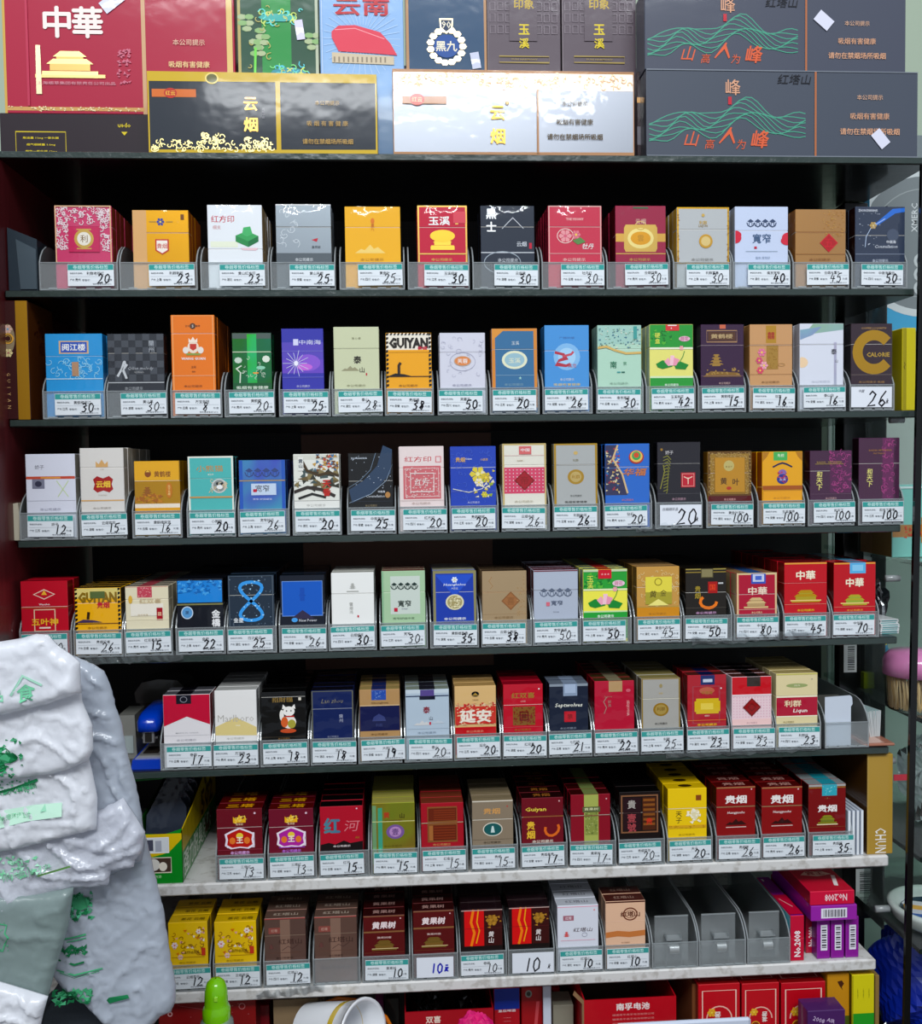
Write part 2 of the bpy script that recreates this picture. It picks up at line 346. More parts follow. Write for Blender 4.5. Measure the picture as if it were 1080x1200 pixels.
C(243, 307, 240, 234, 315, 257, '23', '黄山红方印', 'white pack with carved green jade seal', '#e6eaee', T('红方印', .28, .24, .13, RD, .42) + T('细支', .17, .38, .07, '#c88') + R(.05, .62, .55, .72, '#e7ecd4') + PO(.72, .52, [(-.5, 0), (0, -.2), (.5, .02), (.05, .25)], '#3aa35a', .42) + PO(.72, .52, [(-.5, 0), (.05, .25), (.05, .5), (-.5, .26)], '#2d8a4a', .42) + PO(.72, .52, [(.5, .02), (.05, .25), (.05, .5), (.5, .26)], '#1f7340', .42) + PO(.72, .50, [(-.22, 0), (-.15, -.3), (.15, -.35), (.25, 0), (0, .1)], '#46b268', .42) + PO(.76, .73, [(-.4, 0), (.4, 0), (.3, .12), (-.3, .1)], '#eac4cc', .4), side='#c9a878', n=4, seam=.75)
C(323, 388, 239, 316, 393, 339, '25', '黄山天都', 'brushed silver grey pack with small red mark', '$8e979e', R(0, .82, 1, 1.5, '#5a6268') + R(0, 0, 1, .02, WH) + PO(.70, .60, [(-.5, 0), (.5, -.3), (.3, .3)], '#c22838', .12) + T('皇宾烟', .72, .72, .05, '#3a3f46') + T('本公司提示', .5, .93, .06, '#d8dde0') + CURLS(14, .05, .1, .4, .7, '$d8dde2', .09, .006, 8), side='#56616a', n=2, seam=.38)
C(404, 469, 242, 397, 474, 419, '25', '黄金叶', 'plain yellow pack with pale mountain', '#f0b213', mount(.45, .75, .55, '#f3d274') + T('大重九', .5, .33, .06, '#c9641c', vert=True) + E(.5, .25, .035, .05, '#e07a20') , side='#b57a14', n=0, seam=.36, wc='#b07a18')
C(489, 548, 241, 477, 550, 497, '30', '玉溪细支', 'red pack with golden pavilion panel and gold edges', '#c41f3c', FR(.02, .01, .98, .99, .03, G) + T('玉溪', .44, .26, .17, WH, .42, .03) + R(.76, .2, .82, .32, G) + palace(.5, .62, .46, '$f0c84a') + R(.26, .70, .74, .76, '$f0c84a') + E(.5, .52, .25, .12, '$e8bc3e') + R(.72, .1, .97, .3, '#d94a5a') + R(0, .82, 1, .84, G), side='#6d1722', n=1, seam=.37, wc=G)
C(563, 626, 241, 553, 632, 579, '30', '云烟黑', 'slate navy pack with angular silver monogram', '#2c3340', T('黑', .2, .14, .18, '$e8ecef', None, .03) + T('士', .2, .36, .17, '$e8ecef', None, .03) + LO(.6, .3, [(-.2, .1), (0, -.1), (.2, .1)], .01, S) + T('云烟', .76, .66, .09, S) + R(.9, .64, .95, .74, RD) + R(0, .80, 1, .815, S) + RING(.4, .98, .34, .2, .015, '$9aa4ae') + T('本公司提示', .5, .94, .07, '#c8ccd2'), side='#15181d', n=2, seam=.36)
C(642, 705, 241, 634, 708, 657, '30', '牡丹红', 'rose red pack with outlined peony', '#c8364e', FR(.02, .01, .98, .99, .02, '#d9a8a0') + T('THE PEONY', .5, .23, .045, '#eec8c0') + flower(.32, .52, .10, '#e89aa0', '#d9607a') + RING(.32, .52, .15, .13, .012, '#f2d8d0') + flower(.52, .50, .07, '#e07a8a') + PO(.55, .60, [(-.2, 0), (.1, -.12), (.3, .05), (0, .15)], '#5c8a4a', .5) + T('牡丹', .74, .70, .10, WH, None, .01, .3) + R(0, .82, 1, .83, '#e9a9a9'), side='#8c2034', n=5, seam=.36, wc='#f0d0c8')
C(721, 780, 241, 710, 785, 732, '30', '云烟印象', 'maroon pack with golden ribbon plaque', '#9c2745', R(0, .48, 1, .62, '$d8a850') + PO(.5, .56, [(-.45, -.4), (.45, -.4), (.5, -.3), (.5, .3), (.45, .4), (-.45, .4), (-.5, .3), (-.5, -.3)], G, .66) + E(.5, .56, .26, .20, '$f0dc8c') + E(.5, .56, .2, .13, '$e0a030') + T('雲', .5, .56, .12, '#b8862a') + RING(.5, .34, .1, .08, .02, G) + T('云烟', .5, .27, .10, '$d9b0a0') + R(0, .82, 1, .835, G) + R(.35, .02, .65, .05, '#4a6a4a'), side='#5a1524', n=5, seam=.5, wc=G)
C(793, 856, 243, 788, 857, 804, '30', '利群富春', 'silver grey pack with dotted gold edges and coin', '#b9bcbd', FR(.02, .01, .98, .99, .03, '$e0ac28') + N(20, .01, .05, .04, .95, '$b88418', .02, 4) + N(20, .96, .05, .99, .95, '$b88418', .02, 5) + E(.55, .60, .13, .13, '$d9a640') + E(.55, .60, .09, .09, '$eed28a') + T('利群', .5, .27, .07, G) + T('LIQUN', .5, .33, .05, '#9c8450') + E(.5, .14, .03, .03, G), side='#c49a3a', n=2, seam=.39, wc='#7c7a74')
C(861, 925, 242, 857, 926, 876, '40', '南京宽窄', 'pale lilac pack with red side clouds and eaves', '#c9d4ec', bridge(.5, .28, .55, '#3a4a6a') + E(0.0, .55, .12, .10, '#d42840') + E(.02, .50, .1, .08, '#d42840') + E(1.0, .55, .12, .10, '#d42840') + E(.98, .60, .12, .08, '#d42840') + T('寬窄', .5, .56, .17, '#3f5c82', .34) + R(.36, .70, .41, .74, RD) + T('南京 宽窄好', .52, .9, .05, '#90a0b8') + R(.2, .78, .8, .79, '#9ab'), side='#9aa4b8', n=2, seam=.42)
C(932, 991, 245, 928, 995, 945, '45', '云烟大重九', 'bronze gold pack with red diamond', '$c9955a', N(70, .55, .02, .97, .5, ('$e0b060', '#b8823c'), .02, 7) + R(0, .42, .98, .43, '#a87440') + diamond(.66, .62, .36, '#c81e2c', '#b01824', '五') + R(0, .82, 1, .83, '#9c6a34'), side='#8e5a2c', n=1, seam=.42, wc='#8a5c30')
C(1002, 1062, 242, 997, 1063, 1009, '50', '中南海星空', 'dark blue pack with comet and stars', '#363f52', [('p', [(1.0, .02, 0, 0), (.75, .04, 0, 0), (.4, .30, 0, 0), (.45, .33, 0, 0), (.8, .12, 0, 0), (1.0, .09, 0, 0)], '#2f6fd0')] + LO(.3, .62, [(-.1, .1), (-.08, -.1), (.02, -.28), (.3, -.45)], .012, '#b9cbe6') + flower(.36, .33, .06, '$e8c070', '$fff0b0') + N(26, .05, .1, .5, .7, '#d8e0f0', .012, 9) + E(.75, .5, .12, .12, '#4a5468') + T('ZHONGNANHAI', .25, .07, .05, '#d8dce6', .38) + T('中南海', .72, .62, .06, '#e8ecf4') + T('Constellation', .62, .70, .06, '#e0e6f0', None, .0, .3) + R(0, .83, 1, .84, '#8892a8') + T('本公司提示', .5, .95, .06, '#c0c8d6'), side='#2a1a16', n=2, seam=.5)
ROWS.append(('second', .066, []))
C(53, 120, 391, 49, 123, 64, '30', '黄鹤楼阅江', 'azure pack with silver waves and framed plaque', '#2f97d6', R(.24, .12, .76, .34, '#d8b48c') + R(.27, .14, .73, .32, '#3a5cb8') + T('阅江楼', .5, .23, .12, WH, .40, .03) + CURLS(34, .04, .42, .96, .72, '#8fd0ee', .08, .012, 5) + R(.46, .48, .58, .72, '$e8b890') + R(0, .76, 1, .775, '#bfe0f2') + R(0, .38, 1, .385, '#6cbce8'), side='#2676b8', n=1, seam=.38)
C(125, 192, 391, 124, 196, 141, '30', '黄山黑', 'black chequered pack with dancing figure', '#33363c', [q for i in range(8) for j in range(7) if (i+j) % 2 for q in R(i/8, j/8.6, (i+1)/8, (j+1)/8.6, '#4a4e55')] + T('蘭州', .78, .22, .10, S, None, .01, 0, True) + LO(.27, .58, [(-.1, .16), (-.02, .02), (.02, -.10), (.06, -.05), (0, .04), (.06, .2)], .04, '#c8ccd0') + E(.30, .49, .025, .03, '#c8ccd0', 10) + T('Qilian melody', .58, .60, .07, '#b0b4ba', .45, .0, .3) + T('Qilian', .55, .66, .04, '#999', .3) + R(0, .83, 1, .845, '#c0c4c8') + T('本公司提示', .45, .94, .06, '#a0a4a8'), side='#23252a', n=0, seam=.33)
C(200, 252, 369, 199, 260, 205, '8', '万宝金冠', 'tall bright orange pack with white crest', '#e8791c', FR(.04, .01, .96, .99, .012, '#f2b070') + T('百年', .38, .145, .05, '#7a4010') + E(.5, .145, .07, .07, '#5a4030') + T('S', .5, .145, .06, WH) + T('尊贵', .62, .145, .05, '#7a4010') + E(.5, .42, .13, .14, '#f0dcc8') + PO(.5, .42, [(-.5, -.5), (.5, -.5), (.5, .2), (0, .55), (-.5, .2)], '#c63a30', .15) + E(.33, .46, .07, .08, '#e8e0d8', 10) + E(.67, .46, .07, .08, '#e8e0d8', 10) + crown(.5, .325, .2, '#f3e4d4') + R(.34, .50, .66, .525, '#8aa04a') + T('WANG GUAN', .5, .57, .06, WH, .55, .02) + T('王冠', .5, .68, .05, '#7a4010') + T('· 细支 ·', .5, .74, .04, '#7a4010') + R(0, .79, 1, .795, '#f6c89c'), side='#a8521c', n=5, seam=.24, wc='#7a3c10')
C(272, 318, 390, 262, 322, 268, '20', '黄鹤楼', 'holographic green pack with pines', '%2a7a3a', R(0, 0, 1, .1, '#52605a') + R(.38, .02, .62, 1.2, '%38c83c') + R(0, .32, .98, .335, '#c8d8b8') + LO(.18, .75, [(0, .2), (.02, -.1), (-.08, -.2), (.05, -.28)], .03, '#d8e4d0') + E(.15, .47, .1, .08, '#c8d8c8', 8) + E(.86, .45, .10, .09, '#dfe8d8', 8) + E(.72, .60, .12, .05, '#8fd0b0', 8) + CURLS(16, .1, .4, .95, .8, '#d0e4cc', .06, .01, 6) + R(.52, .68, .66, .70, '#ff9a28') + R(0, .86, 1, 1.5, '#1e5a34') + T('吸烟有害健康', .5, .94, .08, '#dfe8d8', .85), side='#1c3a26', n=1, seam=.33)
C(330, 379, 385, 326, 387, 332, '25', '中南海紫', 'violet blue pack with silver starburst', '#3a3aa8', R(0, .22, 1, .5, '#5a4ab8') + R(0, .5, 1, .72, '#6a4ac0') + E(.62, .55, .3, .2, '#8a5ad0') + E(.55, .62, .18, .08, '#c86ad8') + T('中南海', .68, .22, .11, '#d8d8f4', .52) + R(.28, .17, .40, .27, '#d8d8f4') + sum([LO(.34, .56, [(.03*math.cos(a), .03*math.sin(a)), ((.26+.06*(k % 2))*math.cos(a), (.26+.06*(k % 2))*math.sin(a))], .012, '#d4d4f0') for k, a in enumerate([i*.449 for i in range(14)])], []) + E(.34, .56, .05, .06, '#f2f0ff', 10) + R(0, .36, 1, .365, '#8a8ae0') + R(0, .78, 1, .79, '#6a6ad0') + T('本公司提示', .5, .93, .06, '#c0c0e8'), side='#22226a', n=0, seam=.33)
C(391, 444, 383, 388, 448, 396, '28', '泰山', 'cream green pack with black brush calligraphy', '#ccd0ac', T('泰', .52, .52, .16, '#2e2a24', None, .04) + T('山', .62, .68, .12, '#2e2a24', None, .02) + mount(.36, .66, .4, '#9c9878') + R(.70, .73, .73, .77, RD) + T('硅 心 细', .5, .18, .05, '#8a8a6c') + R(0, .34, .98, .345, '#a8ac8c'), side='#8c8c70', n=1, seam=.34, wc='#8a8a68')
C(452, 506, 390, 450, 508, 454, '38', '贵烟福', 'slim yellow pack with black hazard stripes', '#f0a810', R(0, 0, 1, .30, '#f0e8d8') + [('p', [(x, y, 0, 0), (x+.06, y, 0, 0), (x+.06, y+.03, 0, 0), (x, y+.055, 0, 0)], BK) for x in (0.0, .94) for y in [i*.075 for i in range(13)]] + [('p', [(x, 0, 0, 0), (x+.04, 0, 0, 0), (x+.02, .04, 0, 0), (x-.02, .04, 0, 0)], BK) for x in [i*.08+.03 for i in range(12)]] + T('GUIYAN', .5, .18, .24, '#2c2620', .86, .055) + T('贵烟', .80, .28, .10, RD, None, .03) + R(.05, .30, .95, .34, '#f0a810') + PO(.3, .72, [(-.5, .1), (-.2, -.02), (.2, .02), (.5, .1)], BK, .5) + LO(.28, .62, [(0, .12), (0, -.06), (.04, -.12)], .06, '#3a2a20') + R(.06, .76, .94, .775, '#4a3010'), side='#2c2414', n=0, seam=.33, wc='#7a4c08')
C(515, 569, 390, 512, 571, 514, '50', '芙蓉王', 'pale lavender pack with orange oval', '#d6d6e2', CURLS(30, .04, .05, .96, .75, '#c2c2d2', .07, .01, 11) + E(.5, .50, .19, .11, '#c8a890') + E(.5, .50, .17, .095, '#e0884a') + T('芙蓉', .5, .50, .10, WH, .22) + RING(.5, .51, .28, .2, .01, '#b0b0c4') + R(0, .34, 1, .345, '#b8b8c8'), side='#b0b0c0', n=1, seam=.34, wc='#8888a0')
C(576, 630, 385, 573, 632, 577, '20', '玉溪蓝', 'blue pack with orange border and cream oval', '#3c719c', FR(.03, .02, .97, 1.3, .07, '#d98a38') + P([(0, 0), (.3, 0), (0, .2)], '#e0963c') + E(.5, .52, .28, .2, '#e8e8c8') + E(.5, .52, .22, .15, '#9cc0cc') + T('玉溪', .5, .53, .11, '#e8e8c8', .26) + T('玉溪', .52, .24, .08, '#d0dce4') + R(0, .345, .98, .35, '#86a8c0') + R(.07, .77, .93, .78, '#7aa0bc') + T('★', .62, .82, .07, '#a8d8d0'), side='#c07a30', n=0, seam=.34, wc='#8ab0c0')
C(638, 690, 381, 635, 694, 638, '26', '真龙海', 'sky blue pack with red ribbon swirl', '#4c96d8', E(.5, .5, .3, .3, '#86bce8') + E(.5, .5, .2, .2, '#a8d2f0') + LO(.38, .5, [(-.15, -.10), (.05, -.05), (.12, .03), (-.05, .08), (-.12, .16), (.1, .2), (.2, .16)], .06, '#b83a4a') + LO(.5, .46, [(-.1, .05), (.1, 0), (.15, -.06)], .05, '#c85060') + T('真龙', .62, .64, .09, '#b85a6a') + T('广西中烟', .5, .20, .05, '#4a7ab8', .35) + T('本公司提示', .5, .86, .06, '#d0dce8') + T('吸烟有害健康', .5, .94, .06, '#d8c890', .6), side='#3272b0', n=1, seam=.4)
C(700, 752, 381, 698, 754, 700, '30', '南京雨花', 'mint green pack with town map print', '#b4d8c2', R(0, 0, 1, .3, '#a4ccc0') + N(80, .03, .04, .97, .36, ('#6a8a80', '#4a7890', '#d8dccc', '#8ab09a'), .025, 12) + [('l', [(0, .36, 0, 0), (.2, .34, 0, 0), (.4, .40, 0, 0), (.65, .45, 0, 0), (1, .44, 0, 0)], .05, '#d8b468')] + R(.82, .02, .90, .22, '#48a09a') + T('南', .36, .63, .15, '#2f7a5a') + T('京', .62, .61, .08, '#4a8a6a') + R(.44, .74, .52, .76, '#3a9a9a') + R(.54, .74, .62, .76, '#2a6a5a'), side='#8fb09c', n=1, seam=.38, wc='#7a9a88')
C(761, 812, 380, 756, 815, 763, '42', '玉溪荷花', 'slim green and yellow pack with pink lotus', '#e8e27a', R(0, 0, 1, .37, '#2d9a3a') + N(26, .02, .1, .5, .3, ('#58b83a', '#1f7a30'), .04, 3) + R(.37, 0, .68, .10, '#d83a3a') + R(.42, .01, .62, .025, WH) + T('★', .5, .06, .04, WH) + T('硬盒', .18, .22, .11, '#d8e05a', None, .02, 0, True) + E(.80, .23, .13, .06, '#eab8cc') + T('荷花', .80, .23, .09, '#a83a6a') + R(0, .365, 1, .395, '#f0f0d8') + lotus(.52, .60, .75) + R(0, .82, 1, .85, '#d8e8c0') + R(0, .85, 1, 1.5, '#2d9a3a') + T('本公司提示', .5, .96, .06, WH), side='#c8d8c0', n=2, seam=.36)
C(821, 872, 380, 817, 874, 822, '15', '黄鹤楼珍', 'dark purple pack with golden pagoda', '#3c2440', R(.44, 0, .58, .07, '#d06a4a') + FR(.14, .1, .84, .28, .02, '#a88058') + R(.17, .12, .81, .26, '#5a3a2a') + T('黄鹤楼', .49, .19, .10, '$e0c08a', .58, .03) + pagoda(.36, .57, .34, '$c89a4a') + PO(.5, .76, [(-.5, .12), (-.3, -.02), (.1, .0), (.4, .02), (.5, .12)], '$a87c3c', .9) + N(20, .1, .7, .9, .8, '$d8ac5a', .03, 5) + R(0, .33, 1, .335, '#8a6a7a') + R(0, .82, 1, .825, '#8a6a7a') + T('本公司提示', .55, .94, .05, '#c8a8a0'), side='#241428', n=0, seam=.33)
C(878, 930, 380, 877, 931, 882, '16', '双喜', 'tan pack with golden band and pink blossoms', '#cc9a68', R(.38, .02, .62, .30, '$e0a83a') + T('囍', .5, .18, .16, '#a83a28', None, .03) + R(.40, .34, .66, .72, '$d0a04a') + FR(.40, .34, .66, .72, .01, '#a87830') + N(30, .42, .36, .64, .7, '#b08030', .02, 4) + flower(.28, .45, .08, '#e87aa0') + flower(.22, .58, .07, '#d8507a') + flower(.33, .66, .08, '#f0a8b8') + flower(.24, .74, .07, '#e04a6a') + RING(.74, .65, .08, .03, .01, '#b88a4a') + R(0, .335, 1, .34, '#a87848') + R(0, .80, 1, .805, '#a87848'), side='#a87848', n=1, seam=.33, wc='#7a5630')
C(937, 989, 379, 934, 991, 941, '16', '泰山白', 'pearly white pack with rainbow sheen', '#dcdfea', [('p', [(.3, 0, 0, 0), (1, 0, 0, 0), (1, .10, 0, 0), (.1, .18, 0, 0)], '%b8e0c8')] + [('p', [(0, .1, 0, 0), (.5, .05, 0, 0), (.3, .18, 0, 0), (0, .26, 0, 0)], '%a8c0e8')] + E(.05, .62, .14, .12, '#f0d0a8', 12) + R(.78, .3, .84, 1.3, '%d8d8f0') + T('泰', .78, .45, .12, '#4a4a52', None, .03) + T('山', .84, .60, .07, '#7a7a82') + R(0, .335, 1, .34, '#b8bcc8'), side='#b8bac4', n=1, seam=.33, wc='#c0c4d0')
C(997, 1047, 379, 995, 1048, 997, '26', '', 'dark brown pack with big golden letter C', '#3a2c34', [('l', [(.56, .46, .40*math.cos(a), .40*math.sin(a)) for a in [math.radians(38+i*(284/20)) for i in range(21)]], .24, '$d9a428')] + T('CALORIE', .66, .50, .11, '$e8bc4a', .56, .03) + T('COFFEE LOGARITH', .55, .075, .045, '$d8a860', .60) + R(0, .82, 1, .825, '#8a7a70') + T('本公司提示·吸烟', .5, .94, .05, '$c8985a', .7), side='#241a20', n=0, seam=.33, tag='plain')
ROWS.append(('third', -.078, []))
C(30, 88, 532, 22, 91, 32, '12', '娇子', 'white pack with thin red ribbon line', '#dcdeea', T('娇子', .28, .22, .09, '#7a7a84') + R(0, .375, 1, .42, '#c8503a') + R(.3, .385, .7, .41, '#e09a4a') + PO(.25, .5, [(-.5, -.4), (.5, -.4), (.5, .4), (-.5, .4)], '#7c7e90', .25) + E(.25, .5, .07, .06, '#3c3e50') + L([(.62, .45), (.85, .72)], .015, '#c8dc98') + L([(.86, .45), (.64, .72)], .015, '#c8dc98') + R(0, .78, 1, .785, '#a8a8b4'), side='#9a968c', n=2, seam=.4, wc='#a0a0b0')
C(89, 145, 525, 92, 148, 95, '15', '云烟软珍', 'tallest white pack with brown red cloud badge', '#dedad4', crown(.5, .24, .28, '#d8a868') + T('云 烟', .5, .33, .03, '#b89a78') + PO(.52, .56, [(-.5, -.25), (-.3, -.42), (0, -.3), (.3, -.42), (.5, -.25), (.42, 0), (.5, .25), (.3, .42), (0, .32), (-.3, .42), (-.5, .25), (-.42, 0)], '#a8201c', .46) + T('云烟', .52, .56, .15, '#f0c83a', .32, .04) + T('YUNYAN', .5, .73, .035, '#b0a090') + R(0, .80, 1, .82, '#d8a868'), side='#b8b4a8', n=6, seam=.3, wc='#a09890')
C(157, 211, 540, 154, 213, 158, '16', '黄鹤楼软蓝', 'slim golden pack with tower and red seal', '$e0a414', R(0, 0, .98, .38, '#e8ac1c') + E(.30, .25, .07, .08, '#8a4a10') + PO(.30, .22, [(-.5, 0), (.5, 0), (0, -.5)], '#f0c040', .1) + T('黄鹤楼', .62, .26, .13, '#8a5010', .36, .02) + R(0, .385, 1, .395, '#f8e0a0') + pagoda(.28, .60, .26, '#9a5c14') + N(40, .02, .66, .6, .82, ('#a86418', '#c88420'), .05, 6) + E(.76, .58, .07, .18, '#c87a20') + T('天下名楼', .76, .58, .05, '#f4d890', None, .01, 0, True) + R(0, .84, 1, .92, '#f0e4d0') + R(0, .92, 1, 1.4, '#e0a020'), side='#a87414', n=2, seam=.39)
C(220, 274, 535, 218, 276, 222, '20', '小熊猫', 'turquoise pack with cream frame and panda roundel', '#50b8b4', FR(.015, .01, .985, 1.3, .045, '#e8e8dc') + T('小熊猫', .48, .22, .14, '#c88a3a', .58, .01) + T('世纪风', .5, .33, .04, '#f0f0e0') + E(.68, .54, .17, .16, '#ccd0cc') + E(.68, .54, .13, .13, '#8a908e') + E(.64, .50, .03, .035, BK, 8) + E(.74, .50, .03, .035, BK, 8) + E(.69, .56, .07, .05, WH, 10) + CURLS(14, .5, .4, .85, .7, '#e0c8a0', .05, .012, 3) + R(.03, .73, .97, .76, '#c89858') + R(.03, .40, .97, .405, '#9cd8d4'), side='#3a3430', n=1, seam=.4)
C(279, 334, 539, 278, 339, 281, '26', '宽窄好运', 'shiny sky blue pack with grey roof eaves', '%5a9ce0', R(.0, .0, .08, 1.3, '#2a5ab8') + R(.92, 0, 1, 1.3, '#2a5ab8') + bridge(.5, .24, .74, '#3c4c80') + R(0, .40, 1, .42, '#b89a6a') + R(.26, .47, .80, .70, '#c8d8ec') + T('宽窄', .50, .57, .15, '#2c2c30', None, .01) + R(.30, .58, .38, .64, RD) + T('宽窄·好运细支', .5, .78, .04, '#d0d8f0', .6), side='#1c3a94', n=5, seam=.4)
C(343, 399, 532, 342, 400, 346, '20', '天香', 'pack painted with pines, white sky and flowers', '#e6e6dc', R(0, .02, 1, .1, '#d8d8cc') + N(34, .02, .3, .98, .62, ('#6a5a38', '#8a7a50', '#3a3a30', '#4a5a58'), .10, 12) + N(46, .45, .0, 1, .3, ('#c89a4a', '#4a78a0', '#c8503a', '#7a5030'), .05, 13) + LO(.2, .3, [(0, -.2), (.1, 0), (.35, .1), (.6, .05), (.8, .12)], .06, '#4a3a24') + LO(.3, .6, [(-.3, .1), (0, 0), (.3, .05), (.6, .2)], .07, '#38302a') + LO(.2, .72, [(-.1, .1), (.2, 0), (.5, .08)], .05, '#2a2a26') + R(.1, .05, .22, .3, '#e8e8e0') + T('黄山', .16, .17, .09, '#2a3a4a', None, .03, 0, True) + T('天香', .72, .62, .16, '#c02818', None, .05, 0, True) + R(0, .84, 1, .85, '#888') + R(0, .85, 1, 1.4, '#e8e8e2'), side='#3c3c3e', n=2, seam=.5, wc='#8a8a84')
C(408, 460, 531, 406, 464, 411, '25', '中南海蓝', 'black pack with blue starry ring', '#14171f', [('l', [(.95, -.1, 0, 0), (.80, .3, 0, 0), (.45, .6, 0, 0), (0, .78, 0, 0)], .34, '#33455e')] + [('l', [(1.0, .2, 0, 0), (.85, .5, 0, 0), (.5, .74, 0, 0), (0, .9, 0, 0)], .01, '#9ab0c8')] + [('l', [(.62, -.0, 0, 0), (.5, .3, 0, 0), (.25, .5, 0, 0), (0, .62, 0, 0)], .01, '#7a90a8')] + N(26, .02, .05, .95, .8, '#c8d4e4', .014, 21) + T('ZHONGNANHAI', .24, .09, .04, '#c8d0dc', .36) + E(.88, .76, .06, .07, '#b8844a', 12) + T('Constellation', .6, .78, .055, '#d8dce4', None, .0, .3) + T('中南海', .74, .70, .05, '#e4e8f0') + R(0, .87, 1, .875, '#3a404c') + T('本公司提示', .5, .95, .05, '#8a7a5a'), side='#0c0e12', n=3, seam=.5)
C(467, 520, 523, 466, 524, 472, '20', '红方印', 'cream pack with square red seal print', '#ead9d6', T('红方印', .42, .21, .12, '#c8404a', .60, .01) + FR(.82, .17, .93, .26, .02, '#d87a80') + R(.09, .32, .93, .86, '#d06a70') + FR(.14, .36, .88, .82, .012, '#ead0cc') + N(110, .12, .34, .90, .84, '#e8c8c4', .025, 5) + FR(.25, .44, .77, .74, .02, '#efdcd8') + T('红方', .5, .59, .15, '#f0e0dc') + R(0, .88, 1, .885, '#c8b0a8'), side='#a8988c', n=1, seam=.35, wc='#b8a098')
C(527, 581, 523, 526, 584, 529, '20', '贵烟跨越', 'royal blue pack with yellow chrysanthemum', '#2746b4', CURLS(40, .03, .03, .97, .97, '#3c5cc8', .07, .012, 4) + T('贵烟', .22, .22, .10, '#e0b060', None, .02) + T('Guiyan', .40, .21, .05, '#e0e4f0') + T('小国酒', .74, .22, .05, '#d8b070') + flower(.60, .46, .15, '#e0cc40', '#f0e8a0') + flower(.78, .52, .10, '#d4bc38') + N(20, .5, .38, .95, .85, ('#e0cc40', '#9ab03a', '#e8e0c0'), .05, 8) + LO(.6, .55, [(-.55, .2), (-.2, .28), (.1, .2), (.2, .05)], .015, '#e8e8d8') + flower(.62, .60, .08, '#eee4c8') + flower(.74, .80, .06, '#d8cc38') + R(0, .345, 1, .35, '#8a9ae0') + R(0, .74, 1, .745, '#6a7ad0') + T('本公司提示', .5, .93, .05, '#b8c0e8'), side='#182c7c', n=1, seam=.35)
C(588, 640, 520, 587, 644, 588, '26', '云烟中支', 'cream pack with dotted pink band and diamond', '#e6e2d4', FR(.01, .01, .99, 1.3, .05, '#c8b070') + R(.04, .38, .96, .80, '#d84a6a') + [q for i in range(11) for j in range(7) for q in E(.08+.084*i, .42+.056*j, .016, .016, '#f4d8dc', 4)] + R(.38, .04, .66, .17, '#d86a6a') + T('中国', .52, .10, .07, WH, .2) + R(.04, .185, .96, .19, '#d8a0a0') + T('— 精品国烟 —', .4, .27, .03, '#b0a080') + diamond(.5, .59, .46, '#8c1420', '#a81c2a', '帝') , side='#b8a468', n=1, seam=.34, wc='#b0a890')
C(649, 700, 520, 647, 703, 649, '26', '利群休闲', 'grey pack with gold coin between yellow edges', '#b0b2b0', FR(.02, .01, .98, 1.3, .05, '$d8a830') + E(.5, .54, .19, .17, '$d8a83c') + E(.5, .54, .13, .12, '$f0d080') + T('利群', .5, .54, .09, '#a87c20') + T('利群', .5, .27, .06, '#8a8468') + E(.5, .15, .05, .04, '#d0b068') + R(.04, .345, .96, .35, '#90928e') + T('本公司提示', .5, .85, .05, '#6a6c68') + T('吸烟有害健康', .5, .95, .05, '#4a4c48', .6), side='#988c5c', n=0, seam=.34)
C(709, 761, 520, 706, 764, 708, '20', '钻石', 'bright blue pack with ornate carpet corner', '#2f6cc8', [('p', [(0, .02, 0, 0), (.28, .02, 0, 0), (.16, .25, 0, 0), (.38, .5, 0, 0), (.50, .85, 0, 0), (0, .85, 0, 0)], '#3a3a5a')] + N(70, .01, .05, .32, .8, ('#c8a060', '#a83a4a', '#e0d0a0', '#3a78b0'), .035, 31) + [('l', [(.28, .02, 0, 0), (.17, .25, 0, 0), (.38, .5, 0, 0), (.50, .82, 0, 0)], .04, '#d8b888')] + E(.70, .22, .17, .15, '#b83a30') + E(.70, .21, .14, .13, '#e8c060') + E(.70, .20, .10, .10, '#3aa858') + E(.70, .19, .06, .06, '#d8502a') + T('华福', .66, .47, .16, '#c8784a', .50, .03, .3) + R(0, .40, 1, .405, '#6a98e0') + T('本公司提示', .5, .93, .05, '#c87a8a'), side='#1a1e34', n=1, seam=.38)
C(770, 821, 518, 767, 823, 773, '20', '', 'black pack with golden fern and red square', '#2a282e', LO(.12, .62, [(-.05, .2), (0, 0), (.05, -.2), (.02, -.35)], .02, '$b8b048') + sum([LO(.14, .25+.05*i, [(0, 0), (.10, -.04), (.18-.01*i, .05)], .018, '$a8a440') for i in range(12)], []) + R(.55, .50, .88, .74, '#c02434') + FR(.58, .52, .85, .72, .01, '#e8b0a0') + LO(.715, .58, [(-.1, -.02), (0, .03), (.1, -.02)], .02, '#f0d8c0') + L([(.715, .58), (.715, .69)], .02, '#f0d8c0') + T('娇子', .28, .17, .09, '#c8c4c4') + E(.1, .12, .03, .03, '$c8963a', 8) + T('本公司提示', .5, .93, .06, '#b890a0') + R(0, .34, .98, .345, '#5a585e') + R(0, .84, 1, .845, '#5a585e'), side='#161518', n=0, seam=.35, tag='plain')
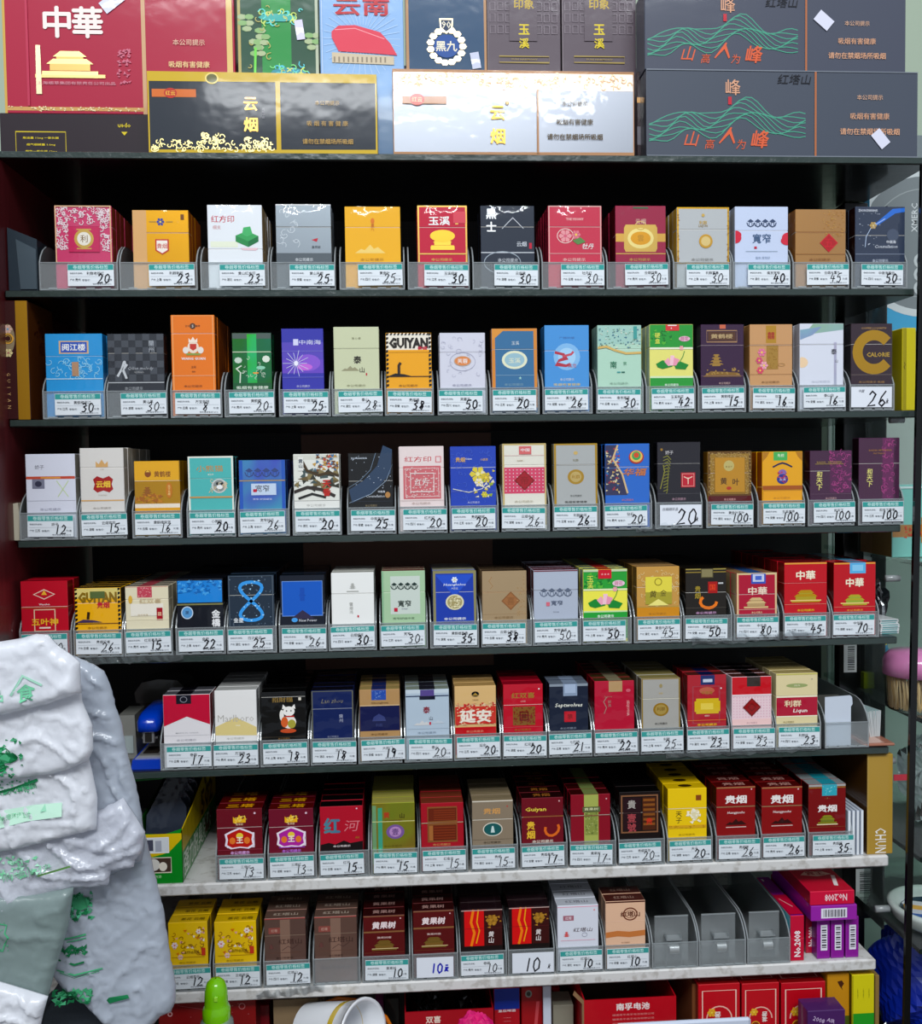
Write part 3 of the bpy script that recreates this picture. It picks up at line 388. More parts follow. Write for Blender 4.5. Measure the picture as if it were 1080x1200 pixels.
C(829, 881, 529, 827, 883, 833, '100', '黄金叶天叶', 'ornate gold pack with maroon base', '$c8983c', FR(.03, .02, .97, .86, .06, '#6a4a20') + N(90, .02, .02, .98, .13, '$e8c070', .02, 3) + N(60, .02, .12, .14, .84, '$e8c070', .02, 4) + N(60, .86, .12, .98, .84, '$e8c070', .02, 5) + R(.16, .12, .84, .80, '#c08a28') + E(.48, .28, .12, .12, '$f4e08a') + T('黄 金 叶', .48, .30, .04, '#7a5a18') + T('黄', .36, .58, .15, '#4a3010', None, .02) + T('叶', .64, .60, .15, '#4a3010', None, .02) + E(.48, .72, .06, .04, '#b83a28', 10) + R(0, .87, 1, 1.4, '#5a1c20') + T('本公司提示', .5, .94, .05, '#e0a8a0'), side='#7c541c', n=0, seam=.42)
C(893, 941, 529, 887, 943, 894, '100', '玉溪境界', 'yellow pack with green stamp and winged crest', '#eaa818', R(.28, 0, .62, .18, '#4ab45a') + T('免税', .46, .08, .08, '#e8f4d8') + [('p', [(0, 0, 0, 0), (.18, 0, 0, 0), (.12, .1, 0, 0), (0, .2, 0, 0)], '#b87c1c')] + [('p', [(1, 0, 0, 0), (.82, 0, 0, 0), (.88, .1, 0, 0), (1, .2, 0, 0)], '#b87c1c')] + LO(.5, .27, [(-.24, .05), (-.1, -.02), (0, -.05), (.1, -.02), (.24, .05)], .04, '#2a2a50') + E(.5, .42, .10, .08, '#8a6ab0', 10) + E(.5, .55, .14, .12, '#2a3a90') + T('玉溪', .5, .55, .08, '#e0c8e0') + N(16, .36, .4, .64, .62, '#c83a4a', .03, 7) + R(0, .68, 1, .76, '#a8581c') + R(.02, .78, .98, .98, '#eca418') + FR(.03, .78, .97, .99, .01, '#a86814'), side='#a8541c', n=2, seam=.7, wc='#a86a14')
C(949, 998, 528, 946, 1001, 953, '100', '和天下', 'plum pack with magenta floral right half', '#4a2c44', R(.48, 0, 1, .84, '#5c2a50') + CURLS(60, .5, .02, .98, .82, ('#b84a8a', '#9a3a78'), .06, .014, 12) + T('和天下', .22, .60, .13, '#e8dc80', None, .02, .1, True) + R(.12, .26, .80, .27, G) + T('BAISHA · HETIANXIA', .46, .23, .04, G, .6) + R(0, .86, 1, .865, '#7a5a70') + T('本公司提示', .5, .95, .05, '#c8a0a0'), side='#2c1826', n=0, seam=.4)
C(1006, 1054, 513, 1005, 1059, 1010, '100', '和天下尊享', 'tall plum pack, magenta flowers, gold calligraphy', '#4c2c44', R(.58, 0, .85, 1.3, '#6a2c58') + CURLS(46, .58, .02, .86, .98, ('#b84a8a', '#9a3a78'), .06, .014, 14) + T('和天下', .26, .64, .13, '#e8dc80', None, .02, .1, True) + T('BAISHA HETIANXIA', .52, .20, .04, '$d8984a', .56) + T('FINE TOBACCO', .5, .25, .035, '$d8984a', .3), side='#281622', n=0, seam=.41)
ROWS.append(('fourth', -.2205, []))
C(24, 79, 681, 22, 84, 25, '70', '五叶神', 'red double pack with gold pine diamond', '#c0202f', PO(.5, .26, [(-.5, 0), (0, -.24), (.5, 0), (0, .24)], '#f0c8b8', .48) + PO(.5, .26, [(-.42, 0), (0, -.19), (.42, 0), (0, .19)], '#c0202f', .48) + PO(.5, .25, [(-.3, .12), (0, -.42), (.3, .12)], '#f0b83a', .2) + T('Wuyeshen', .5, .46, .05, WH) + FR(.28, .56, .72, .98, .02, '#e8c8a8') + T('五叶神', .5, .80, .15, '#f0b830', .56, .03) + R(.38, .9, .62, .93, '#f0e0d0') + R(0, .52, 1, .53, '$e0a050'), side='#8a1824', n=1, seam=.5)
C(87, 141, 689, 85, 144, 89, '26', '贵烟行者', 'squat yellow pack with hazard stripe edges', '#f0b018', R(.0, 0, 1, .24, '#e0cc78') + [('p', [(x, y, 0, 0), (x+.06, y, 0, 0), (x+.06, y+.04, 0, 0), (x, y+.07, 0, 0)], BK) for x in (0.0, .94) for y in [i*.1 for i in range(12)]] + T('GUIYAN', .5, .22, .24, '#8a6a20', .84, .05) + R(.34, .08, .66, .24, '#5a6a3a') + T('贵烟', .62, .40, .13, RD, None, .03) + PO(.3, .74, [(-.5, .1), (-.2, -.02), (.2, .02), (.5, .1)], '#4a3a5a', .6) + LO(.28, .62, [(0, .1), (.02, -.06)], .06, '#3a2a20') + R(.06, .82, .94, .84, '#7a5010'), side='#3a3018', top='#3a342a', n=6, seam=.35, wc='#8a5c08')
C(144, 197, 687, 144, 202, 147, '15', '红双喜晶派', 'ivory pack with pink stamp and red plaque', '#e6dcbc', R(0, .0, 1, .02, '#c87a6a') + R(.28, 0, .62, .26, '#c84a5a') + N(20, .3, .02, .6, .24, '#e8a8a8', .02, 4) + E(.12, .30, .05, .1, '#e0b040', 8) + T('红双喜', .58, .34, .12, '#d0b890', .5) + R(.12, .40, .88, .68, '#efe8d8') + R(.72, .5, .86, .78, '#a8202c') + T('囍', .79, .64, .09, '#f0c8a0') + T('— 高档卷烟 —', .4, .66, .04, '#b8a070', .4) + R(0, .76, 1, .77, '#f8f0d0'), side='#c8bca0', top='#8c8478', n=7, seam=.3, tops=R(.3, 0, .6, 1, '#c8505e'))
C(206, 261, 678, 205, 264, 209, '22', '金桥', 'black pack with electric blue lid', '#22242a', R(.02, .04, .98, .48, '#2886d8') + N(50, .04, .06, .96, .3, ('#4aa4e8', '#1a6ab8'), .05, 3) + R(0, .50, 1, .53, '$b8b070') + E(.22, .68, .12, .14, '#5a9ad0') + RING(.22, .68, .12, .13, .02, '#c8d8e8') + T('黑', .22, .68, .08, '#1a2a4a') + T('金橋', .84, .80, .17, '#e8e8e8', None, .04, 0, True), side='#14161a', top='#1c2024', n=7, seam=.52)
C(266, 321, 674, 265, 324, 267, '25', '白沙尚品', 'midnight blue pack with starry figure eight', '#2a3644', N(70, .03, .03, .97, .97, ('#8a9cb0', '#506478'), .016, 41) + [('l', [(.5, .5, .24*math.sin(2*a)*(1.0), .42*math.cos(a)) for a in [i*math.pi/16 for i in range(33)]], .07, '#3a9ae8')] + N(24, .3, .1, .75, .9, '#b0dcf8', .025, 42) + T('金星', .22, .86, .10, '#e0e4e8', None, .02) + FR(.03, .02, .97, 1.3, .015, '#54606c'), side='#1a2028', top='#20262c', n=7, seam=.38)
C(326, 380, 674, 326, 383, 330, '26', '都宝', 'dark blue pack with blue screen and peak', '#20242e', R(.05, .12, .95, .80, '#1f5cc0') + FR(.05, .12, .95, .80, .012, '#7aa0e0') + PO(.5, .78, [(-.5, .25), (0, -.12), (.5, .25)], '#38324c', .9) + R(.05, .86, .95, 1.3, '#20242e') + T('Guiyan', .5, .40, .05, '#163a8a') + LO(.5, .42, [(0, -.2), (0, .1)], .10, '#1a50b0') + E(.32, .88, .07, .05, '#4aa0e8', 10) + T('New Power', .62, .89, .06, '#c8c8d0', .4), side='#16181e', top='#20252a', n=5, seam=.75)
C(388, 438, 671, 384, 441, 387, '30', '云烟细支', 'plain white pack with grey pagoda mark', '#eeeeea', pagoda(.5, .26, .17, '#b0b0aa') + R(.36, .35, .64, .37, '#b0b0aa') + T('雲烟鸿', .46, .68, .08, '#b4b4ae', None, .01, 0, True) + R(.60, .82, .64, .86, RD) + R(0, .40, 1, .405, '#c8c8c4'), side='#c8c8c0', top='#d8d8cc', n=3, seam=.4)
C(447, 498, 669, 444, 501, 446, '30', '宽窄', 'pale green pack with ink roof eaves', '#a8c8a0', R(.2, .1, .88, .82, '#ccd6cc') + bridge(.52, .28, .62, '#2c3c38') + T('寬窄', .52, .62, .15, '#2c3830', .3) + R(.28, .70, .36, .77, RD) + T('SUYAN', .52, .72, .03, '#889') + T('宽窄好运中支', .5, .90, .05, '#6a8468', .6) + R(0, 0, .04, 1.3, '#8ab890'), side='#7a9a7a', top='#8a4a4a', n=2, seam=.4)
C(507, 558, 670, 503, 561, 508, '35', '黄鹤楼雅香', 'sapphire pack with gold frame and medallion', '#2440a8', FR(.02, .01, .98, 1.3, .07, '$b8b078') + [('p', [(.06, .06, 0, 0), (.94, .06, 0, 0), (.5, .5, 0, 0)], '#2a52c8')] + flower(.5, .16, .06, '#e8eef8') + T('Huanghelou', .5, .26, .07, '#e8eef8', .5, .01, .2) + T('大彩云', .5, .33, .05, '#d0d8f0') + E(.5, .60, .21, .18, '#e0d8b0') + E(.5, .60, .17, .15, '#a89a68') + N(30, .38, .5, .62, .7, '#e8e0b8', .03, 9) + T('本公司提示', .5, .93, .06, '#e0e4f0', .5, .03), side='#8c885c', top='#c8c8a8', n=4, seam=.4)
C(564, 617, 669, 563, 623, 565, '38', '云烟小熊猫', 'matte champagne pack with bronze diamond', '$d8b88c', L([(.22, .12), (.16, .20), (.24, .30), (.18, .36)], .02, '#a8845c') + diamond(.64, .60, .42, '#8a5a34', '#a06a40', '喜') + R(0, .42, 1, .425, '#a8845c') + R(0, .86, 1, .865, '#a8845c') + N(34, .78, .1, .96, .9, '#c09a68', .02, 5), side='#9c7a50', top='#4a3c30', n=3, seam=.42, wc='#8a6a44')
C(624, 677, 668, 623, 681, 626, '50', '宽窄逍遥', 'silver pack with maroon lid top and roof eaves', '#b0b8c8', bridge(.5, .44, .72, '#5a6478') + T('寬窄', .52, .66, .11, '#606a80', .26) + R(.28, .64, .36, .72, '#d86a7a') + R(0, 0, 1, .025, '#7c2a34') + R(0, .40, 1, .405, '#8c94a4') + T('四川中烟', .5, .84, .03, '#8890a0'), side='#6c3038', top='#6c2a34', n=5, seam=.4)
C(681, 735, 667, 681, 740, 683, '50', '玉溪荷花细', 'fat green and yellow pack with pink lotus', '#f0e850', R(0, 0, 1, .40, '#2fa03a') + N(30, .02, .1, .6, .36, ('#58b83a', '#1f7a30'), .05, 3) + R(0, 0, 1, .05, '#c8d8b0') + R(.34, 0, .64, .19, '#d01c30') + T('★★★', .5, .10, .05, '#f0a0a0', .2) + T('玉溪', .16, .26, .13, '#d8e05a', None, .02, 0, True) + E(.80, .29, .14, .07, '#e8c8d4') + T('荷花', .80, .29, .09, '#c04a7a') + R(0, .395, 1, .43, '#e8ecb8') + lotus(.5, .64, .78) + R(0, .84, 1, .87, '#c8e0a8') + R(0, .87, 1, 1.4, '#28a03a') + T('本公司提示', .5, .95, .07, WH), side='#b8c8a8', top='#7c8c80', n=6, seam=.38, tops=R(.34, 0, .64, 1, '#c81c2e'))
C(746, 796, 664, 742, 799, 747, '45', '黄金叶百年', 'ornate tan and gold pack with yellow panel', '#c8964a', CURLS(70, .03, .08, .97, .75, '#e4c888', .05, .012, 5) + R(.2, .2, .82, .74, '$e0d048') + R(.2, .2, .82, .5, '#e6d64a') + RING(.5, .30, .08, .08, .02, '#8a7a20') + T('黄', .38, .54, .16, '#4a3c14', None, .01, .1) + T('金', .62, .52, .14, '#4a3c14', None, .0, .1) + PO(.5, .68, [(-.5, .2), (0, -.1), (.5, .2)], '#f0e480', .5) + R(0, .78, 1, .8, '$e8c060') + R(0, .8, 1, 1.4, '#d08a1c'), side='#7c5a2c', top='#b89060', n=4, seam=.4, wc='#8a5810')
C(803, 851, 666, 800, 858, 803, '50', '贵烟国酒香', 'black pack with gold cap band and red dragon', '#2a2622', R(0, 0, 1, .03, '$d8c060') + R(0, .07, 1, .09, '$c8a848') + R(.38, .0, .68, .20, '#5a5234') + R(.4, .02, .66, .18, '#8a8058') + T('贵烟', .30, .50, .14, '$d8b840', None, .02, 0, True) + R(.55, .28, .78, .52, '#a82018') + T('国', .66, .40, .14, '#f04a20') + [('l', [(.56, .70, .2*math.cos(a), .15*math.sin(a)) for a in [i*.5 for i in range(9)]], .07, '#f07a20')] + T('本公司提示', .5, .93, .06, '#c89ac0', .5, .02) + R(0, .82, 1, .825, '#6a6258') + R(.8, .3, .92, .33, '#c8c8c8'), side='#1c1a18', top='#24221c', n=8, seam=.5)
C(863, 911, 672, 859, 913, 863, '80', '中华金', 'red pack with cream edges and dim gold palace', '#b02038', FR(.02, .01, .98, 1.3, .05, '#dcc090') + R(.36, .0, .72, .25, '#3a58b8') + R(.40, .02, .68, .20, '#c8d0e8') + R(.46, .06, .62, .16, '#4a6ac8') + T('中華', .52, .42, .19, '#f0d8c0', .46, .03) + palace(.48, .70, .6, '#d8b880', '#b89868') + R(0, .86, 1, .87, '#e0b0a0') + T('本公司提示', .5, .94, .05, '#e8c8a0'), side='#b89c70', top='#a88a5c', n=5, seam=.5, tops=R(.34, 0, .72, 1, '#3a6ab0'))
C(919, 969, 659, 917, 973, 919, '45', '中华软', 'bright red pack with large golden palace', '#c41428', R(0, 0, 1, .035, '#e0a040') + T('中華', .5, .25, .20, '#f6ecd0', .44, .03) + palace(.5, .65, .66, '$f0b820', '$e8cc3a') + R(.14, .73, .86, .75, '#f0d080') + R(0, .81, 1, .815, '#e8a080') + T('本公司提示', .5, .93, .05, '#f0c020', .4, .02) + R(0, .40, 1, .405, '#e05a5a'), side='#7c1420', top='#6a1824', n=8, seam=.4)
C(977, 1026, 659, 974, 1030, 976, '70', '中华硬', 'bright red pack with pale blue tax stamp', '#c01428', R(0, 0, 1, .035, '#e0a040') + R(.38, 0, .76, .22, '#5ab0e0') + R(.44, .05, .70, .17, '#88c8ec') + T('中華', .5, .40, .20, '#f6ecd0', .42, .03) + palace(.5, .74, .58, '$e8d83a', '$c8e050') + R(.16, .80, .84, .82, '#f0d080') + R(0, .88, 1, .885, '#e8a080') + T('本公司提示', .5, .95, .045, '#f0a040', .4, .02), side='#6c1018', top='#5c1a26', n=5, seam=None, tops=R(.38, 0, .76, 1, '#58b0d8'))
ROWS.append(('fifth', -.3615, []))
C(191, 246, 814, 187, 249, 195, '17', '', 'red over white pack with black stamp', '#e4e0e2', R(0, 0, 1, .12, '#c8203c') + [('p', [(0, .05, 0, 0), (1, .05, 0, 0), (1, .62, 0, 0), (.5, .45, 0, 0), (0, .64, 0, 0)], '#c4203c')] + R(.28, 0, .60, .19, '#23242c') + RING(.44, .1, .07, .06, .015, '#8a8a94') + R(0, .83, 1, .835, '#a8a8b0') + T('MADE IN CHINA', .5, .78, .03, '#b8b8bc', .6), side='#8c1a2c', top='#55555a', n=1, seam=None, wc='#a0a0a8', tops=R(.28, 0, .60, 1, '#1c1c22'))
C(248, 301, 809, 249, 303, 250, '23', '万宝路', 'white pack with pale gold roof shape', '#e9e7e4', [('p', [(0, .86, 0, 0), (0, .70, 0, 0), (.5, .52, 0, 0), (1, .72, 0, 0), (1, .88, 0, 0)], '#e0cc88')] + T('Marlboro', .5, .54, .17, '#b4b0aa', .86, -.005) + T('GOLD', .55, .68, .03, WH), side='#c8c8c6', top='#c0c0bc', n=4, seam=None, wc='#b0b0a8')
C(304, 358, 811, 304, 362, 308, '18', '福', 'black pack with white lucky cat', '#1e1a1c', T('招財貓', .48, .16, .11, '$c8a050', .46, .02) + R(.84, .12, .90, .18, '#e0d8c8') + E(.62, .40, .13, .11, '#f4f0ea') + PO(.52, .31, [(-.5, .5), (-.3, -.6), (.5, .2)], '#f4f0ea', .1) + PO(.72, .31, [(-.5, .2), (.3, -.6), (.5, .5)], '#f4f0ea', .1) + E(.46, .48, .05, .13, '#f0ece4', 10) + E(.62, .62, .16, .15, '#f0e8e0') + E(.52, .62, .08, .12, '#d8602c') + E(.68, .66, .09, .10, '#a8a03a') + E(.60, .80, .18, .05, '#c8502c') + R(.54, .49, .74, .52, '#c03030') + E(.57, .39, .015, .02, BK, 6) + E(.67, .39, .015, .02, BK, 6) + T('本公司提示', .5, .96, .05, '$b88a50') + R(0, .92, 1, .925, '#5a5040'), side='#141214', top='#1a1614', n=5, seam=.1)
C(363, 414, 809, 363, 417, 366, '18', '兰州', 'navy pack with slender gold script line', '#1d2a58', FR(.02, .02, .98, 1.3, .02, '#6a6a58') + T('Lan zhou', .5, .22, .10, '$c8bc90', .50, -.01, .3) + R(.04, .37, .96, .38, '#8a90a8') + T('蘭州', .70, .58, .09, '#b0b4c8', None, 0, 0, True) + T('本公司提示', .5, .95, .05, '#8a90a8'), side='#141830', top='#202024', n=4, seam=.38)
C(421, 469, 808, 419, 471, 423, '19', '大前门', 'tan pack with navy middle band and stamp', '#b48c5c', R(0, .33, 1, .86, '#20244c') + R(.30, 0, .66, .22, '#2c50a8') + N(20, .32, .02, .64, .2, '#6a8ac8', .02, 3) + T('Chunghwa', .5, .28, .06, '#7a5a34', .5) + PO(.48, .60, [(-.5, .2), (-.4, -.1), (0, -.35), (.4, -.1), (.5, .2)], '#3c4478', .34) + T('利群', .48, .74, .08, '#3c4478') + R(0, .32, 1, .34, '#d8b88c'), side='#7c6038', top='#a89058', n=3, seam=None, tops=R(.30, 0, .66, 1, '#2a3468'), wc='#6a4c28')
C(475, 526, 808, 473, 530, 479, '20', '泰山', 'icy grey blue pack with red black calligraphy', '#b4c4d2', R(0, 0, 1, .08, '#c8d4dc') + R(0, .13, 1, .155, '#2c3c5c') + R(.34, 0, .66, .17, '#5a4a8a') + R(.32, .14, .68, .22, '#1c2030') + T('泰', .48, .44, .15, '#8a2030', None, .03) + T('山', .58, .62, .09, '#3a3c48') + mount(.38, .72, .4, '#d0d0d0') + mount(.74, .70, .3, '#c0cad4') + R(.54, .70, .58, .76, RD) + R(0, .84, 1, .845, '#98a8b8'), side='#8898a4', top='#8c9688', n=3, seam=None, wc='#8090a0', tops=R(.32, 0, .68, 1, '#2c2c34'))
C(530, 581, 804, 531, 587, 535, '20', '延安', 'beige pack with red flames and white characters', '#dcb478', N(90, .02, .36, .98, .78, ('#c8202c', '#d84a3a', '#e8c8a0'), .045, 8) + R(.0, .42, 1, .78, '#cc3a30') + N(120, .02, .34, .98, .80, ('#e0b080', '#c8202c', '#eccca0'), .03, 9) + E(.5, .16, .09, .06, BK) + PO(.5, .17, [(-.5, .2), (0, -.3), (.5, .2)], '$e8b84a', .14) + T('延安', .5, .62, .30, '#f0e4d4', .74, .05) + R(0, .84, 1, 1.4, '#c01c24') + T('YANAN', .5, .28, .03, '#9a7040'), side='#b88a54', top='#c0985c', n=2, seam=.4, wc='#e0a080')
C(585, 636, 802, 588, 641, 590, '20', '红双喜', 'scarlet pack with square gold seal', '#c01c30', T('红双喜', .5, .23, .14, '$d8a840', .58, .02) + T('红双喜', .5, .35, .04, '#e8a8a0') + R(.24, .46, .80, .84, '$b8803c') + N(70, .25, .47, .79, .83, '#8c2024', .025, 10) + FR(.42, .57, .62, .73, .03, '#6a1820') + T('囍', .52, .65, .12, '#6a1820') + E(.9, .1, .02, .02, WH, 6) + R(0, .41, 1, .415, '#e07070') + R(0, .87, 1, .875, '#e07070'), side='#7c1420', top='#9c1a2c', n=3, seam=.42, wc='$d8a840')
C(639, 689, 801, 642, 694, 643, '21', '七匹狼', 'slate pack with white script and red square', '#262c3c', R(0, 0, 1, .06, '#8a94a0') + R(.36, 0, .72, .26, '#8c9cb4') + R(.40, .02, .68, .2, '#a8b8d0') + T('Septwolves', .5, .46, .13, '#eeeee0', .70, .01, .2) + R(.38, .58, .68, .80, '#c02430') + T('狼', .53, .69, .13, '#5a1018'), side='#181c26', top='#6c7684', n=1, seam=None, tops=R(.36, 0, .72, 1, '#90a0b8'), wc='#9098a8')
C(693, 743, 798, 695, 749, 697, '22', '双喜', 'vermilion pack with tan stamp and gold script', '#b82038', R(.36, 0, .70, .22, '#b89468') + T('Seqvoia', .34, .32, .06, '$d8a890', None, 0, .2) + LO(.26, .5, [(.05, -.22), (-.03, -.1), (.04, .05), (-.02, .2)], .02, '$e0b0a0') + T('醉美', .38, .46, .08, '$e0b0a0', None, 0, 0, True) + T('SEQUOIA', .84, .56, .08, '#e8a0a0', None, .02, 0, False, 90) + E(.85, .20, .06, .04, '#d06070'), side='#7c1424', top='#4c3c28', n=5, seam=None, tops=R(.36, 0, .70, 1, '#8c8468'))
C(747, 797, 795, 750, 801, 751, '25', '利群', 'warm grey pack with gold lid line and coin', '#a8a59e', FR(.02, .01, .98, 1.3, .03, '$c8a450') + E(.5, .62, .20, .17, '$d09c30') + E(.5, .62, .15, .13, '$e8c468') + T('利群', .5, .61, .10, '#7c5a18') + T('利群', .5, .30, .05, '#c8b078') + E(.5, .15, .04, .05, '$d8c080') + R(.03, .40, .97, .41, '#e0dcc8') + T('本公司提示', .5, .90, .06, '#4c4a44'), side='#7c7460', top='#9a8c54', n=4, seam=.4)
C(804, 851, 791, 804, 855, 805, '23', '中南海', 'brick red pack with yellow lantern plaque', '#b02a34', R(.34, 0, .70, .19, '#283468') + R(.40, .08, .64, .14, '#c8d0e0') + FR(.14, .22, .82, .92, .03, '#a8404a') + E(.5, .30, .2, .09, '#c06048', 12) + R(.22, .45, .80, .74, '#d8b428') + R(.18, .50, .84, .70, '#d8b428') + R(.34, .54, .66, .66, '#e8cc50') + T('中南海', .5, .34, .09, '#a8742c') + T('本公司提示', .5, .95, .06, '#f0c030', .5, .02) + R(0, .86, 1, .87, '#e08040') + T('金御龙', .5, .78, .04, '#f0d8c0') + E(.86, .26, .02, .02, WH, 6), side='#7c1820', top='#5c2c28', n=2, seam=None, tops=R(.34, 0, .70, 1, '#1c2850'))
C(854, 904, 793, 856, 907, 859, '23', '玉溪硬', 'pack with red cap, dotted white front, red diamond', '#eccfd4', R(0, 0, 1, .36, '#c81828') + R(.38, 0, .72, .20, '#3c3430') + [q for i in range(13) for j in range(8) for q in E(.05+.075*i, .42+.056*j, .012, .012, '#d890a8', 4)] + R(.0, .365, 1, .385, '#f0dce0') + diamond(.5, .62, .46, '#7c0c18', '#941420') + R(0, .86, 1, 1.4, '#f0c8c4') + T('本公司提示', .5, .94, .05, '#b08890'), side='#c8c8cc', top='#4c2c28', n=3, seam=None, tops=R(.38, 0, .72, 1, '#20201c'))
C(909, 958, 789, 908, 962, 912, '23', '利群红', 'cream pack with crimson band and white script', '#e0d0a0', R(0, .46, 1, .84, '#b02038') + R(0, .45, 1, .47, '#f0e8d0') + R(0, .83, 1, .85, '#f0e8d0') + E(.5, .24, .26, .05, '#98a468') + T('LIQUN', .5, .24, .04, '#e8e0c0') + T('利群', .40, .59, .15, '#ecd8b0', .4, .03) + T('Liqun', .58, .74, .11, '#f4e8e0', .34, .02, .2) + R(0, 0, 1, .03, '#c8c060') + T('本公司提示', .3, .95, .05, '#a09068') + E(.86, .12, .015, .015, '#888', 6), side='#c8b888', top='#b8a468', n=4, seam=.44)
ROWS.append(('sixth', -.5025, []))
mz = lambda fr: FR(.22, .52, .82, .82, .02, '#e8d0e0') + PO(.5, .66, [(-.5, -.2), (-.3, -.3), (0, -.42), (.3, -.3), (.5, -.2), (.46, 0), (.5, .2), (.3, .32), (0, .28), (-.3, .32), (-.5, .2), (-.46, 0)], '#f0e0ec', .66) + PO(.5, .66, [(-.5, -.2), (-.3, -.3), (0, -.42), (.3, -.3), (.5, -.2), (.46, 0), (.5, .2), (.3, .32), (0, .28), (-.3, .32), (-.5, .2), (-.46, 0)], fr, .56) + E(.5, .58, .08, .07, '#f0d040', 10) + T('王', .5, .67, .13, '#f4e8d8', None, .04) + E(.34, .68, .07, .08, '#e87a30', 8) + E(.66, .68, .07, .08, '#e87a30', 8)
C(253, 307, 948, 252, 311, 257, '13', '三塔红', 'dark red pack, gold crown, red rimmed badge', '#6c1a28', crown(.5, .22, .28, '#f0b424') + N(14, .35, .15, .65, .3, '#f8d860', .03, 3) + T('黃果樹', .5, .33, .05, '#e8c0a0') + mz('#c02418') + E(.84, .10, .025, .025, '#e8c0d0', 8) + R(0, .40, 1, .41, '#9a3a4c') + R(0, .87, 1, .88, '#9a3a4c') + T('本公司提示', .5, .94, .07, '#e0a8e0', .42, .03), side='#3c1018', top='#54141e', tops=T('三塔', .5, .5, .22, '#e8a020', .6, .03), n=2, seam=.4)
C(314, 367, 948, 313, 371, 316, '13', '三塔红', 'wine pack, gold crown, violet rimmed badge', '#701a30', crown(.5, .22, .28, '#f0b424') + N(14, .35, .15, .65, .3, '#f8d860', .03, 3) + T('黃果樹', .5, .33, .05, '#e8c0a0') + mz('#b02a9a') + R(.22, .85, .8, .87, '#a03ab8') + R(0, .40, 1, .41, '#9a3a4c') + T('本公司提示', .5, .94, .07, '#c070d8', .42, .03) + E(.84, .10, .025, .025, '#e8c0d0', 8), side='#3c1018', top='#54141e', tops=T('三塔', .5, .5, .22, '#d89a20', .6, .03), n=2, seam=.4)
C(374, 425, 945, 373, 433, 375, '15', '红河', 'red pack with rainbow foil characters, black base', '#b41c30', T('红', .28, .42, .34, '%70c0d8', .36, .05) + T('河', .74, .44, .26, '#d87880', .34, .0, .2) + [('p', [(0, 1.4, 0, 0), (0, .84, 0, 0), (.2, .80, 0, 0), (.35, .84, 0, 0), (.55, .76, 0, 0), (.7, .82, 0, 0), (1, .78, 0, 0), (1, 1.4, 0, 0)], '#241c20')] + T('AH', .86, .70, .05, '$e0a030', None, .02) + T('本公司提示', .5, .88, .05, '#e0d0d0', .4, .02) + E(.86, .06, .02, .02, '#e8c0d0', 8), side='#1c1416', top='#181416', n=4, seam=None)
C(435, 486, 941, 434, 491, 438, '15', '黄山', 'olive gold foil pack with violet seal', '%b0a838', R(.0, .05, .10, 1.3, '%a0e0a0') + R(.14, .10, .24, 1.3, '%60e8b8') + T('黄', .34, .26, .14, '#b83a2a', None, .03) + T('山', .70, .28, .12, '#3a3420', None, .02) + T('HUANGSHAN', .5, .38, .04, '#6a3a2a', .4) + E(.54, .62, .21, .17, '#7c5a98') + E(.54, .62, .14, .12, '#b88ac0') + T('壹', .54, .62, .15, '#4a2c6c') + R(0, .39, 1, .40, '#e8e4a0'), side='#787428', top='#a8a050', n=4, seam=.4, wc='#6c6424')
C(493, 543, 941, 491, 548, 495, '15', '红金龙', 'red pack with bronze square window', '#a8202c', R(.16, .10, .84, .42, '#6c2c1c') + FR(.16, .10, .84, .42, .03, '$c88048') + R(.16, .48, .84, .86, '#6c2c1c') + FR(.16, .48, .84, .86, .03, '$c88048') + [q for i in range(5) for q in R(.3, .16+.05*i, .8, .18+.05*i, '#8c3c24')] + [q for i in range(5) for q in R(.3, .54+.06*i, .8, .56+.06*i, '#8c3c24')] + R(.18, .5, .28, .84, '#a86838') + R(0, .44, 1, .455, '$e8a060'), side='#3c1014', top='#7c3c2c', n=4, seam=.44, wc='#d8a060')
C(553, 601, 938, 551, 607, 553, '15', '贵烟', 'taupe pack with teal waterfall oval', '#8c7c68', R(0, 0, 1, .03, '#d8d0c0') + T('贵烟', .48, .24, .14, '#d89c58', .40, .02) + E(.86, .14, .02, .02, '#c83a3a', 6) + RING(.5, .64, .23, .16, .02, '#e0dccc') + E(.5, .64, .21, .15, '#245c5c') + PO(.5, .64, [(-.1, -.4), (.1, -.4), (.25, .4), (-.25, .4)], '#c8dcd8', .2) + R(0, .42, 1, .43, '#d8ccb8') + R(0, .86, 1, .865, '#584c40'), side='#5c5044', top='#8c7c60', n=3, seam=.42, wc='#3c342c')
C(611, 660, 935, 609, 665, 611, '17', '贵烟喜贵', 'burgundy pack with golden curl and gold script', '#701828', T('Guiyan', .34, .26, .12, '#e8d048', .5, .02, .1) + R(.04, .40, 1, .42, '$d89050') + T('贵烟', .22, .70, .19, '#e8b838', None, .04, 0, True) + [('l', [(.70, .68, .20*math.cos(a)*(1-.04*i), .17*math.sin(a)) for i, a in enumerate([-.6+i*.5 for i in range(9)])], .06, '#e06a28')] + E(.9, .08, .02, .02, '#e0b0b0', 6) + T('本公司提示', .5, .95, .07, '#e8d8c8', .5, .02), side='#3c1018', top='#2c1418', tops=T('贵烟', .5, .5, .2, '#a86a30'), n=4, seam=.41)
